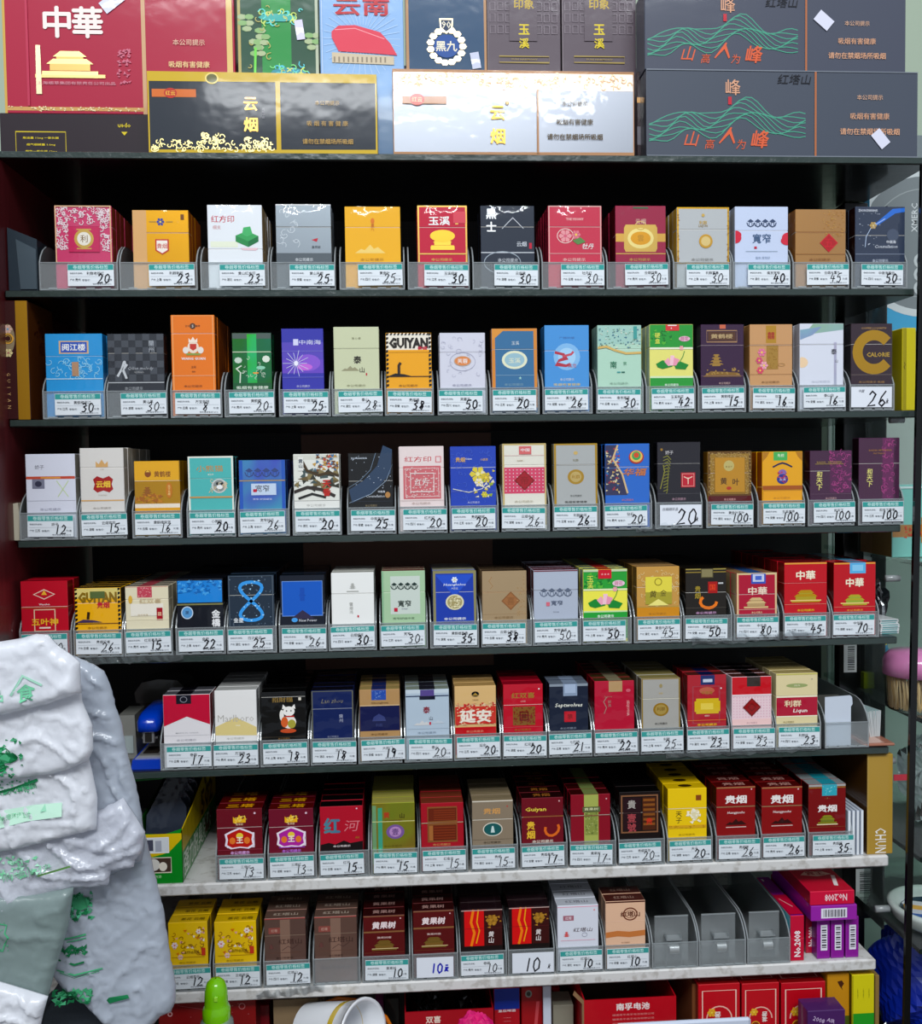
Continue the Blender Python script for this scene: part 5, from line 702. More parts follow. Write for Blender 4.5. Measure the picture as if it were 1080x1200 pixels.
# front row on the top shelf
pxbox('cigarette_carton', 'black and gold carton with ornate gold lower border', 'carton', 173, 87, 442, 180, .002, .046, '#272d36',
      FR(.004, .012, .996, .99, .018, '#c8a61e') + R(0, 0, 1, .10, '#c8a61e') + R(.555, .05, .575, 1, '#c8a61e') + R(.02, .20, .21, .30, '#d06a28') + E(.10, .25, .028, .022, '#b8301c') + T('红云', .10, .25, .02, '#f0c040') + E(.28, .06, .026, .022, '#5c5a20') + RING(.28, .06, .026, .022, .006, '#e8d070')
      + T('云', .445, .38, .055, '$e8b860', None, .03) + T('烟', .445, .64, .06, '$e8b860', None, .03) + CURLS(90, .01, .83, .54, .98, '$f0dc98', .014, .004, 3) + CURLS(20, .24, .76, .32, .9, '$f0dc98', .014, .004, 4) + T('云南中烟', .50, .5, .01, '#8c8c94', None, 0, 0, True) + warn(.78, .36, .020, '#b08c48'), '#b09020', '#b09020', z0=S0)
pxbox('cigarette_carton', 'silvery carton with embossed gold band reflecting the lamp', 'carton', 460, 84, 743, 182, .002, .046, '$8c9098',
      FR(.002, .006, .998, .99, .012, '#b08058') + R(.006, .02, .994, .22, '$d8c0a8') + CURLS(130, .02, .04, .98, .19, '$b89478', .014, .003, 5) + R(.592, .22, .600, .98, '#b08058') + R(.04, .31, .22, .40, '#b8805c') + E(.10, .35, .03, .024, '#c84a3c') + T('红云', .10, .35, .02, '#f0d0a0')
      + T('云', .43, .50, .055, '$d8a850', None, .03) + T('烟', .43, .78, .06, '$d8a850', None, .03) + E(.47, .38, .008, .008, Gm, 8) + T('本公司提示', .75, .38, .020, '#6c5c40', None, .01) + T('吸烟有害健康', .75, .60, .024, '#5c4c34', None, .015) + T('请勿在禁烟场所吸烟', .75, .78, .024, '#5c4c34', None, .02), '#8c6c4c', '#8c7c6c', z0=S0)
hill = lambda: sum([LO(.34, .62+.03*k, [(x, -.085*math.exp(-((x-.02)/.11)**2)-.03*math.sin(x*40+k)*.4-.05*math.exp(-((x+.2)/.06)**2)-.04*math.exp(-((x-.25)/.07)**2)) for x in [-.33+i*.022 for i in range(27)]], .0035, '#4a9a80') for k in range(9)], [])
sk = lambda: T('山', .165, .80, .052, '#d8603c', None, .01, .3) + T('高', .23, .86, .034, '#d8603c', None, 0, .2) + T('人', .30, .76, .058, '#d8603c', None, .01, .3) + T('为', .345, .86, .034, '#d8603c', None, 0, .2) + T('峰', .415, .80, .062, '#d8603c', None, .02, .2) + T('峰', .315, .20, .055, '#d8a080', None, .01) + R(.297, .31, .310, .40, '#c02a38')
pxbox('cigarette_carton', 'long slate carton with green mountain drawing, standing in front', 'carton', 757, 83, 1075, 182, .002, .046, '#4a505c',
      hill() + sk() + R(.615, 0, .622, 1, '#b06a44') + T('红塔山', .54, .10, .035, '#1c1e24', .12, 0, .2) + T('本公司提示', .82, .30, .018, '#d0a488', None, .01) + T('吸烟有害健康', .82, .52, .023, '#d09c7c', None, .015) + T('请勿在禁烟场所吸烟', .82, .70, .023, '#d09c7c', None, .02) + FR(.001, .004, .999, .996, .003, '#7c828c'), '#3a404a', '#5a606a', z0=S0)
p = at(1031, 163, .0019)
mb = MB(); mb.box((-.011, -.0006, -.007), (.011, 0, .007), '#d8d8e8'); o = mb.obj('torn_sticker'); o.location = p + Vector((0, -.0008, 0)); o.rotation_euler = (0, math.radians(50), 0)
o['label'] = 'torn white sticker on the front slate carton'; o['category'] = 'sticker'
zt4 = at(900, 83, .002).z
t, W, H = pxbox('cigarette_carton', 'slate carton with green mountain drawing, lying atop a twin', 'carton', 755, -12, 1061, 82, .003, .043, '#4a4e5c',
      hill() + sk() + R(.610, 0, .617, 1, '#b06a44') + T('红塔山', .52, .16, .035, '#1c1e24', .12, 0, .2) + T('本公司提示', .81, .40, .018, '#d0a488', None, .01) + T('吸烟有害健康', .81, .62, .023, '#d09c7c', None, .015) + T('请勿在禁烟场所吸烟', .81, .80, .023, '#d09c7c', None, .02), '#3a404a', '#5a606a', z0=zt4+.0002)
mb = MB(); mb.box((-.011, -.0006, -.0075), (.011, 0, .0075), '#d8d8e8'); o = mb.obj('torn_sticker'); o.location = at(965, 24, .0021) + Vector((0, 0, 0)); o.rotation_euler = (0, math.radians(40), 0)
o['label'] = 'torn white sticker on the upper slate carton'; o['category'] = 'sticker'
# rear row
YB = .0530
t, W, H = pxbox('cigarette_carton', 'black carton lying under the big crimson box', 'carton', 0, 133, 182, 178, YB, .09, '#2a2026',
      R(.19, .28, .50, .78, '#2a2026') + FR(.10, .36, .42, .82, .006, '#c8b020') + [q for k in range(3) for q in T(('焦油量 11mg 一氧化碳', '烟气烟碱量 1.0mg', '烟气一氧化碳 12mg')[k], .26, .48+.13*k, .016, '#d8c020', .27, .02)] + T('open', .80, .22, .03, '#d8c020', None, .01, 0, False, 180) + PO(.80, .38, [(-.02, -.01), (.02, -.01), (0, .014)], '#d8c020'), '#221a1e', '#302428', z0=S0)
zr = H+S0+.0002
t, W, H = pxbox('cigarette_carton', 'big crimson gift carton with golden palace and white characters', 'carton', 3, -40, 275, 133, YB+.002, .05, '#a8203c',
      R(0, 0, .012, 1, Gm) + R(.595, 0, .612, 1, '#c8a078') + R(.01, .955, .60, .98, '#c89858') + N(60, .02, .955, .59, .98, '#e8d0a0', .006, 3) + R(.965, 0, .99, 1, '#d8b870') + T('中', .235, .385, .13, '#efe2dc', None, .03) + T('華', .365, .385, .13, '#efe2dc', None, .03) + PO(.285, .68, [(-.5, .12), (.5, .12), (.5, .17), (-.5, .17)], '$d8b878', .30)
      + palace(.285, .655, .24, '$e8c888', '$c8a060') + PO(.15, .62, [(-.01, -.05), (.01, -.05), (.012, .16), (-.012, .16)], '$d8c8a0') + T('上海烟草集团有限责任公司出品', .31, .795, .014, '#d08c98', .38) + N(50, .49, .56, .545, .80, '#c86a80', .008, 9) + R(.10, -.1, .11, .95, '#b83450')
      + T('本公司提示', .80, .51, .026, '#e0b8a0', None, .01) + T('吸烟有害健康', .80, .66, .028, '#e8c890', None, .015) + T('请勿在禁烟场所吸烟', .80, .79, .028, '#e8c890', None, .02), '#801830', '#a8203c', z0=zr)
mb = MB(); mb.box((-.014, -.0006, -.008), (.014, 0, .008), '#d8d8ee'); o = mb.obj('torn_sticker'); o.location = at(131, 2, YB+.0012); o.rotation_euler = (0, math.radians(-38), 0)
o['label'] = 'torn white sticker on the crimson carton'; o['category'] = 'sticker'
leafs = [q for i in range(4) for k in range(6) for q in E(((.10, .24, .30, .93)[i])+.05*math.cos(k*1.3+i), ((.42, .60, .52, .55)[i])+.05*math.sin(k*2.1), .06, .035, ('#a8b88c', '#88b070')[k % 2], 7)]
pxbox('cigarette_carton', 'dark green carton with pale pines and clouds', 'carton', 278, -40, 373, 110, YB, .045, '#1e4a34',
      R(.30, 0, .66, 1.0, '#1f8a3c') + R(0, 0, .04, 1, '#b0a060') + R(.96, 0, 1, 1, '#b0b8a0') + leafs + LO(.20, .9, [(0, 0), (.02, -.5)], .03, '#6cd04a') + E(.62, .80, .24, .10, '#2a8a9a', 10) + CURLS(40, .42, .72, .88, .95, ('#50c8d8', '#7ce080', '#d8e060'), .05, .012, 3)
      + E(.50, .38, .24, .05, '#3aa8a0', 10) + CURLS(24, .3, .32, .8, .42, ('#60d8d0', '#c8e070'), .05, .012, 4) + CURLS(12, .05, .30, .6, .8, '#b8b060', .05, .01, 5) + R(.62, .93, .66, .96, RD), '#18382a', '#28543c', z0=S0, ph=.68)
mb = MB(); mb.box((-.005, -.0006, -.012), (.005, 0, .012), '#d8d4ee'); o = mb.obj('torn_sticker'); o.location = at(351, 35, YB-.0009); o.rotation_euler = (0, math.radians(-8), 0); o['label'] = 'white sticker on the dark green carton'; o['category'] = 'sticker'
rays = [q for i in range(34) for q in LO(.5, .41, [(.16*math.cos(i*.185), .16*math.sin(i*.185)), (.46*math.cos(i*.185), .46*math.sin(i*.185))], .004, '#c8dcf0')]
pxbox('cigarette_carton', 'pale blue carton with red billowing hall drawing', 'carton', 375, -60, 473, 175, YB, .045, '#8ab0dc',
      rays + T('云南', .5, .265, .20, '#b8202c', .72, .03) + PO(.52, .40, [(-.38, -.05), (-.30, -.12), (-.1, -.13), (.2, -.05), (.32, .08), (.40, .22), (.1, .2), (-.3, .18), (-.38, .02)], '#d83a50') + LO(.52, .38, [(-.34, -.02), (-.1, -.04), (.25, .08)], .008, '#f0a0a8')
      + PO(.5, .475, [(-.36, .0), (.38, .04), (.38, .14), (-.36, .12)], '#c8b89c') + [q for i in range(12) for q in R(.16+.055*i, .495, .18+.055*i, .52, '#8a7c68')] + R(.02, 0, .03, 1, '#b8cce8') + N(10, .2, .80, .5, .9, '#d07ab0', .02, 3), '#5c4c38', '#a8c4e4', z0=S0)
pxbox('cigarette_carton', 'navy carton with round gold wreath emblem', 'carton', 475, -60, 570, 110, YB, .045, '#274868',
      FR(.01, 0, .99, 1, .04, '#b0845c') + [q for i in range(16) for q in E(.50+0*i, .63, .01, .01, Gm, 4)] + [('p', [(.5, .635, .20*math.cos(a)+.05*math.cos(b), .20*math.sin(a)+.04*math.sin(b)) for b in [k*1.05 for k in range(6)]], '$e0c8a0') for a in [i*.42 for i in range(15)]]
      + E(.5, .635, .16, .14, '#1c4c94') + T('黑九', .5, .635, .12, '#e8e0c8', .26, .03) + PO(.5, .50, [(-.5, -.5), (.5, -.5), (.45, .2), (0, .6), (-.45, .2)], '$c8b890', .17) + PO(.5, .50, [(-.4, -.4), (.4, -.4), (.35, .15), (0, .45), (-.35, .15)], '#1c3454', .17) + T('90', .5, .495, .09, '#e8e0c8') + mount(.5, .95, .2, '$c8a880') + T('红河', .5, .28, .1, '$e0a860', None, .02), '#6c5034', '#3c5c7c', z0=S0, ph=.70)
mb = MB(); mb.box((-.0055, -.0006, -.010), (.0055, 0, .010), '#c8cce0'); o = mb.obj('torn_sticker'); o.location = at(557, 71, YB-.0009); o.rotation_euler = (0, math.radians(-10), 0); o['label'] = 'white sticker on the navy carton'; o['category'] = 'sticker'
mazes = [q for i in range(9) for j in range(7) for q in FR(.04+.105*i, .05+.075*j, .04+.105*i+.07, .05+.075*j+.05, .008, '#80747c')]
for k, (a, b, lb) in enumerate(((570.5, 656.5, 'purplish grey carton with maze pattern, beside the navy carton'), (658, 745, 'purplish grey carton with maze pattern, beside the slate cartons'))):
    pxbox('cigarette_carton', lb, 'carton', a, -60, b, 110, YB, .045, '#5c5058', mazes + R(.30, .0, .68, .60, '#5c5058') + T('玉', .5, .525, .13, '#d8c020', None, .03) + T('溪', .5, .615, .13, '#d8c020', None, .03) + T('印象', .5, .36, .13, '#b89a30', None, .03)
          + FR(.16, .70, .84, .74, .012, '#a08a48') + T('YUXI HARMONY', .5, .72, .022, '#a08a48', .6) + T('YUXI', .5, .90, .07, '#d8ccb8', .30, .01) + R(.0, 0, .01, 1, '#988c90'), '#40383e', '#6c6068', z0=S0, ph=.70, group='maze patterned grey cartons')
# dark gap before the slate pair, its shade put in as a narrow dark box
pxbox('gap_shade_filler', 'narrow dark carton edge with gold band between the silvery and slate cartons', 'carton', 746, 84, 754, 182, .03, .045, '#3a2c30', R(0, .28, 1, .34, '$b08040') + R(0, .60, 1, .8, '#7c7880'), z0=S0)
# ------------------------------------------------------------------ second shelf end boxes
pxbox('gift_carton', 'upright brown and gold carton marked GUIYAN at the wooden wall', 'carton', 2, 352, 34, 490, .0015, .085, '#3c1c1e',
      R(.55, 0, 1, 1, '$d8a030') + R(.0, 0, .04, 1, '$c88a28') + E(.26, .32, .25, .55, '$c8b48c', 16) + flower(.26, .24, .14, '#d8b0a0', '#70a0c0') + E(.26, .32, .21, .2, '#d8a040') + E(.26, .32, .15, .15, '#3c1c1e') + RING(.26, .32, .11, .11, .03, '$e0b868') + flower(.26, .44, .14, '#d8c890', '#a86a60') + [q for k, ch in enumerate('GUIYAN') for q in T(ch, .24, .62+.055*k, .12, '#c89a68', None, 0, 0, False, 90)], '#5c3418', '#7c5020', sidepr=T('贵烟', .5, .3, .2, '#3c1c10', None, 0, 0, True) + N(10, .2, .1, .6, .3, '#3c1c10', .03, 2), z0=.0662)
pxbox('gift_carton', 'bright yellow carton standing past the dark pack with C', 'carton', 1057, 384, 1073, 470, .01, .05, '#e0d020', R(0, 0, .30, 1, '#a89a10') + LO(.15, .45, [(0, -.2), (.05, 0), (-.03, .1), (.04, .3)], .04, '#4c3c10'), '#a89a10', z0=.0662, ch=.001)
# first shelf: dark slanted case by the wall
t = thing('dark_case', 'dark slate case standing between the wooden wall and the crimson pack', 'case', (-.4560, .012, .2184))
mb = MB(); mb.prism([(0, 0), (.034, 0), (.034, .062), (.0, .076)], 0, .09, '#2e3840'); mb.obj('case_body', t, fix=True)
mb = MB(); mb.prism([(.014, .003), (.033, .003), (.033, .050), (.010, .062)], -.0015, -.0001, '#48545c'); mb.obj('case_panel', t, fix=True)
# third shelf, by the wall: creased paper booklet
mb = MB(); mb.prism([(0, 0), (.007, 0), (.008, .03), (.0065, .045), (.001, .044), (-.004, .036), (.001, .028)], 0, .06, '~b8b09c'); o = mb.obj('paper_booklet', fix=True); o.location = (at(17, 628, .01).x, .006, -.0778); o['label'] = 'creased beige booklet standing by the wooden wall'; o['category'] = 'booklet'
# ------------------------------------------------------------------ fifth shelf: stapler, dispenser, white card, leaflets
zs = -.3613
t = thing('stapler', 'blue stapler standing open beside the red and white pack', 'stapler', (at(176, 905, .02).x, .008, zs))
mb = MB(); mb.sm = True
def loaf(mb, w, d, h, c, z0=0, n=8, taper=.75, yo=0):
    """rounded block: a half-superellipse section swept back"""
    vs = []; fs = []; ys = [0, .1*d, .25*d, .8*d, d]; sc = [.62, .9, 1, 1, .8]
    for y, s in zip(ys, sc):
        for i in range(n+1):
            a = math.pi*i/n; ca, sa = math.cos(a), math.sin(a)
            vs.append((w/2*s*math.copysign(abs(ca)**.6, ca), y+yo, z0+h*s*abs(sa)**.6))
    for k in range(len(ys)-1):
        for i in range(n): fs.append((k*(n+1)+i, k*(n+1)+i+1, (k+1)*(n+1)+i+1, (k+1)*(n+1)+i))
        fs.append((k*(n+1), (k+1)*(n+1), (k+1)*(n+1)+n, k*(n+1)+n))
    fs.append(tuple(range(n+1))); fs.append(tuple(range((len(ys)-1)*(n+1), len(ys)*(n+1)))[::-1])
    return mb.add(vs, fs, c)
loaf(mb, .034, .10, .022, '^1c3fb0', .045, yo=.004); mb.obj('stapler_head', t, 'glossy blue plastic head', fix=True)
mb = MB(); mb.box((-.007, .008, .030), (.007, .10, .045), '$a8a8a8', .0006); mb.box((-.004, .0065, .032), (.004, .008, .043), '~2a2826'); mb.box((-.0095, .014, .034), (.0095, .09, .0365), '$8a8a8a'); mb.obj('magazine', t, 'steel staple magazine')
mb = MB(); mb.prism([(-.020, 0), (.018, 0), (.018, .012), (-.018, .012)], .0, .10, '^1c3fb0'); mb.prism([(-.016, .012), (.018, .012), (.014, .016), (-.012, .016)], .004, .098, '$c8c8c4'); mb.box((-.008, .012, .0162), (.010, .04, .0172), '~26221f'); mb.obj('stapler_base', t, fix=True)
t = thing('tape_dispenser', 'grey rounded dispenser standing behind the blue stapler', 'dispenser', (at(166, 880, .10).x+.010, .055, zs), rot=(0, 0, 0))
mb = MB(); mb.sm = True; mb.prism([(-.030, .048), (-.032, .062), (-.022, .076), (.0, .080), (.026, .078), (.036, .068), (.038, .048)], .10, .16, '^5c5c56'); mb.sm = False; mb.obj('dispenser_body', t, fix=True)
mb = MB(); mb.prism([(-.032, .0), (-.034, .05), (-.026, .056), (-.006, .056), (-.004, 0)], .0, .05, '^7c7c76'); mb.obj('tape_holder', t, fix=True)
mb = MB(); mb.prism([(-.026, .0), (.034, 0), (.035, .047), (-.026, .047)], .105, .155, '^484844'); mb.obj('dispenser_foot', t, fix=True)
mb = MB(); mb.box((-.028, -.002, .008), (-.008, -.0003, .030), CLEARBAG); mb.obj('tape_flap', t, 'clear crinkled tape end')
tr = lambda a, z: at(a, 1200*(z-at(a, 0, .001).z)/(at(a, 1200, .001).z-at(a, 0, .001).z), .001).x
t = empty_tray(tr(966, -.33), tr(1018, -.33), -.3615, 'clear tray holding a blank white card on the fifth shelf', 'clear trays on the fifth pack shelf', False)
mb = MB(); mb.prism([(0, 0), (.034, 0), (.034, .050), (.0362, .053), (.0355, .062), (.033, .0645), (0, .063)], 0, .0006, '#c8d0dc'); o = mb.obj('white_card', fix=True); o.location = (tr(966.5, -.33)+.0016, .005, -.3595); o['label'] = 'blank white card standing in the tray by the cream pack'; o['category'] = 'card'
mb = MB(); mb.box((-.001, 0, 0), (.030, .0006, .060), '~4c4c48'); o = mb.obj('grey_card'); o.location = (tr(966.5, -.33)+.001, .03, -.3595); o['label'] = 'dark grey card standing behind the blank white card'; o['category'] = 'card'
def leaflet_stack(name, label, px, py, Y, z, n, w, h, cols, tilt, lay=False):
    t = thing(name, label, 'leaflets', (at(px, py, Y).x, Y, z), rot=(0, 0, tilt))
    r = random.Random(int(px))
    for k in range(n):
        mb = MB()
        if lay: mb.box((0, 0, 0), (w, h, .0012), '#e4e6e6'); mb.box((.002, -.0003, .0002), (w*.9, 0, .0010), cols[k % len(cols)])
        else: mb.box((0, 0, 0), (.0006, h, w), '#dfe3e3'); mb.box((-.0002, .002, w*.7), (0, h*.9, w), cols[k % len(cols)])
        o = mb.obj('leaflet', t); o.location = ((r.uniform(-.001, .001), r.uniform(-.001, .001), k*.00135) if lay else (k*.0013, r.uniform(0, .002), 0))
        if not lay: o.rotation_euler = (0, math.radians(-14+k*1.5), 0)
    return t
leaflet_stack('leaflet_stack', 'white and teal folded leaflets leaning beside the white card', 1020, 840, .03, -.3575, 12, .034, .05, ['#3aa0a0', '#c8e0de'], .2)
mb = MB(); mb.box((0, 0, 0), (.042, .05, .0035), '#a8705c', .001); mb.box((.004, .004, .0036), (.03, .04, .0038), '#d8b0a0'); o = mb.obj('reddish_booklet', fix=True); o.location = (at(1013, 873, .0).x-.001, .002, -.3613); o['label'] = 'reddish booklet lying flat at the end of the fifth shelf'; o['category'] = 'booklet'
# ------------------------------------------------------------------ fourth shelf end: price-label stack and a crumpled wrapper
leaflet_stack('label_stack', 'stack of spare price labels at the end of the fourth shelf', 1031, 740, .02, -.2202, 14, .026, .04, ['#4aa8a8', '#d8dede'], .1, True)
def crumple(name, label, cat, c, rx, ry, rz_, mat, amp=.25, seed=3, nu=28, nv=18, mats2=None, flat=0.0):
    """closed crinkled bag: a ball of many small facets with sharp folds, resting on its flattened base"""
    r = random.Random(seed); ph = [(r.uniform(4, 17), r.uniform(4, 17), r.uniform(0, 6.3), r.uniform(.3, 1)) for _ in range(9)]
    vs = []; fs = []
    for j in range(nv+1):
        v = math.pi*j/nv
        for i in range(nu):
            u = 2*math.pi*i/nu
            d = sum(w*(1-2*abs(math.sin((a*u*.5+b*v*.6+p)/2))) for a, b, p, w in ph)/4*amp if 0 < j < nv else 0
            s = 1+d; sv = abs(math.sin(v))**.7
            z = math.cos(v); z = math.copysign(abs(z)**.8, z)
            vs.append((rx*s*sv*math.cos(u), ry*s*sv*math.sin(u), max(-rz_*.98, rz_*s*z)))
    for j in range(nv):
        for i in range(nu):
            fs.append((j*nu+i, (j+1)*nu+i, (j+1)*nu+(i+1) % nu, j*nu+(i+1) % nu))
    mb = MB(); mb.add(vs, fs, mat)
    if mats2:
        k = mb.mi(mats2)
        for q in range(len(mb.m)):
            if (q*7919 % 13) < 3: mb.m[q] = k
    o = mb.obj(name, fix=True); o.location = c; o['label'] = label; o['category'] = cat; return o
FOIL, nt_, p_ = simple('silver_foil', '#b8bcbe', 0.22, 0.9, 0, (40, .9))
DFOIL, _, _ = simple('dark_wrap', '#26282a', 0.3, 0.1, 0.5, (50, .8))
p = at(1043, 697, .04); crumple('crumpled_wrapper', 'crumpled black and silver wrapper above the spare labels', 'wrapper', (p.x, .085, -.2205+.031), .014, .025, .031, DFOIL, .35, 5, 26, 16, FOIL)
# ------------------------------------------------------------------ sixth shelf: pouch box, booklets, golden carton
zs = -.5022
xr = at(213, 1010, .0).x
t = thing('display_box', 'green and yellow open display box of dark sachets', 'box', (xr, .004, zs))
w, d, h = .062, .225, .072
GRN = '#1c8a2c'; YLW = '#d8b81c'
def wallpanel(pts, th, c, ax, nm, par, prims=None):
    mb = MB(); mb.prism(pts, 0, th, c, ax); return mb.obj(nm, par, fix=True)
mb = MB(); mb.prism([(-w, 0), (0, 0), (0, h*.93), (-w*.35, h*.84), (-w, h*.88)], 0, .0012, GRN); f = mb.obj('front_wall', t, fix=True)
m = paint(R(0, .0, 1, .34, YLW) + [('p', [(0, .3, 0, 0), (.6, .3, 0, 0), (1, 0.02, 0, 0), (1, .30, 0, 0), (.6, .42, 0, 0), (0, .55, 0, 0)], YLW)] + [('p', [(.62, .50, 0, 0), (1, .12, 0, 0), (1, 1, 0, 0), (.62, 1, 0, 0)], GRN)] + R(.02, .06, .24, .34, '#c02838') + R(.26, .08, .74, .38, '#d8dce0') + R(.30, .12, .44, .34, '#4a4c5c') + R(.48, .14, .6, .36, '#a8acb8') + FR(.26, .08, .74, .38, .015, '#f0f0f0') + R(.24, .48, .78, .78, '#4c3c34') + E(.44, .62, .12, .12, '#d8d4cc') + E(.62, .66, .08, .09, '#e8e0d0') + FR(.24, .48, .78, .78, .015, '#e8e0c8') + T('防潮', .52, .86, .06, '#a8e0a0'), w, h*.86)
m.v = [(a-w, b, c+h*.86) for a, b, c in m.v]; m.obj('front_print', f)
mb = MB(); mb.prism([(0, 0), (d, 0), (d, h*1.30), (d*.62, h*1.22), (d*.3, h*1.02), (0, h*.90)], -.0012, 0, YLW, 'x'); f = mb.obj('side_wall', t, fix=True)
m = paint([('p', [(0, .42, 0, 0), (1, .42, 0, 0), (1, 1, 0, 0), (0, 1, 0, 0)], GRN)] + T('强力脱臭除味', .42, .70, .14, '#e8f4e0', .76, .02) + T('502', .74, .14, .24, '#6c4414', None, .02, 0, False, -90) + R(.48, -.2, .9, .38, '#c8981c') + T('502', .7, .12, .16, '#5c3414', .36, .03), d, h*.9)
m.v = [(.0001-b, a, c+h*.9) for a, b, c in m.v]; m.obj('side_print', f)
mb = MB(); mb.prism([(0, 0), (d, 0), (d, h*1.15), (0, h*.8)], -w, -w+.0012, '#145a20', 'x'); mb.obj('side_wall', t, fix=True)
mb = MB(); mb.box((-w, .001, .0), (0, d, .0012), '~6c6450'); mb.obj('box_floor', t)
mb = MB(); mb.box((-w, d-.0012, .0), (0, d, h*1.2), '#145a20'); mb.obj('back_wall', t)
mb = MB(); mb.prism([(-.09, .112), (-.05, .116), (.0, .120), (-.016, .106), (-.05, .098), (-.09, .096)], .10, .1015, '#1c7a34'); mb.prism([(-.09, .103), (-.066, .101), (-.07, .113), (-.09, .111)], .099, .1, '#d88a28'); mb.obj('box_flap', t, 'torn green flap', fix=True)
for k in range(7):
    s = MB(); s.prism([(-w+.006, .003), (-.006, .003), (-.006, .072+k*.003), (-.014, .084+k*.003), (-w*.5, .080+k*.003), (-w+.012, .074+k*.003), (-w+.006, .064+k*.003)], 0, .004, '#2a303c')
    o = s.obj('sachet', fix=True); o.location = (xr-.0005, .004+.04+k*.022, zs+.004); o.rotation_euler = (math.radians(-16), 0, 0); o['label'] = 'dark '+['nearest', 'second', 'third', 'fourth', 'fifth', 'sixth', 'rearmost'][k]+' sachet standing in the green and yellow box'; o['category'] = 'sachet'; o['group'] = 'sachets in the display box'
for k in range(4):
    p = at(996+5*k, 960, .004); mb = MB(); mb.box((0, 0, 0), (.0035, .13, .058), '#c8d0dc', .0004); mb.box((.0004, -.0002, .001), (.0031, .0005, .057), '#e8ecf0')
    o = mb.obj('booklet'); o.location = (tr(994+5*k, -.49)+.0008, .004, -.5022); o['label'] = ['white booklet touching the turquoise-stamped pack tray', 'second white booklet from the last tray', 'third white booklet from the last tray', 'white booklet nearest the golden carton'][k]; o['category'] = 'booklet'; o['group'] = 'booklets on the sixth shelf'
GOLD = '#b08c3c'
pxbox('gift_carton', 'tall golden carton with white letters reading CHUN', 'carton', 1016, 884, 1046, 998, .004, .16, GOLD, [q for k, ch in enumerate('CHUN') for q in T(ch, .52, .765+.065*k, .42, '#f0ece4', .20, .01, 0, False, 90)] + R(.0, 0, .03, 1, '#c8a860'), '#4c3418', '#a08030', z0=-.5022)
pxbox('gift_carton', 'dark bronze carton behind the golden carton', 'carton', 968, 886, 1012, 960, .165, .05, '#4a3414', (), '#3c2810', '#4c3418', z0=-.5022, z1=-.378)
# ------------------------------------------------------------------ seventh shelf end: numbered boxes
PUR = '#8c2494'; RED2 = '#c81c3c'; zs = -.6373
no = lambda c: T('No.2008', .5, .36, .42, c, .62, .03, 0, False, -90)
t, W, H = pxbox('playing_card_box', 'long red box end with white number beside the empty trays', 'box', 926, 1073, 942, 1122, .004, .12, RED2, R(0, .5, 1, .51, '#e05060') + T('No.2008', .5, .62, .50, '#f4e8e8', 1.9, .03, 0, False, -90), '#4a9aa8', PUR, R(.2, .06, .35, .12, WH) + N(30, .1, .05, .9, .5, '#c05ac8', .03, 3) + R(0, .5, 1, .98, RED2) + L([(.2, .6), (.7, .8)], .05, '#f0d0d0'), z0=zs)
t, W, H = pxbox('playing_card_box', 'second long red box end, set further back', 'box', 944, 1068, 956, 1112, .022, .12, '#b81838', T('No.2000', .5, .60, .55, '#f4e0e0', 1.9, .03, 0, False, -90), '#8c1830', PUR, N(20, .1, .05, .9, .9, '#c05ac8', .03, 3), z0=zs)
bars = lambda s: R(.28, .20, .78, .80, '#e8e4ee') + [q for k in range(9) for q in R(.36, .25+.058*k, .70, .25+.058*k+(.018, .035)[(k+s) % 2], '#38343c')]
for k, (a, b) in enumerate(((957, 972.5), (973.5, 989), (990.5, 1006))):
    pxbox('playing_card_box', ['purple box end with barcode nearest the red boxes', 'purple box end with barcode in the middle of three', 'purple box end with barcode beside the black post'][k], 'box', a, 1074, b, 1122, .006, .12, PUR, bars(k) + R(0, 0, .04, 1, '#b04ab8'), '#6c1c74', '#7c2084', z0=zs, group='purple barcode boxes')
z2 = at(981, 1074, .006).z+.0006
t, W, H = pxbox('playing_card_box', 'purple box with barcode lying across the upright boxes', 'box', 950, 1061, 1004, 1074, -.006, .13, '#9a2ca4', R(.22, .18, .78, .82, '#e8e4ee') + [q for k in range(14) for q in R(.27+.034*k, .26, .27+.034*k+(.010, .02)[k % 2], .74, '#38343c')], '#7c2084', '#8c2494', z0=z2)
z3 = z2+H+.0004
t, W, H = pxbox('playing_card_box', 'red box with upside-down number lying topmost', 'box', 949, 1044, 1001, 1060, -.005, .12, '#d01840', T('No.2008', .58, .48, .16, '#f0d0d4', .5, .02, 0, False, 180), '#8c1830', '#c01c34',
                  R(0, .0, 1, .28, '#7c2484') + R(.12, .0, .90, .30, '#a8b8e0') + T('宾王扑克', .5, .16, .12, '#6878b0', .5, .02) + PO(.5, .56, [(-.36, .05), (-.2, -.12), (.2, -.12), (.36, .05), (0, .14)], '#e8c8b0') + T('宾王', .5, .55, .18, '#a8202c', .4, .03) + L([(.70, .88), (.86, .62)], .09, '#f0e8e4'), z0=z3)
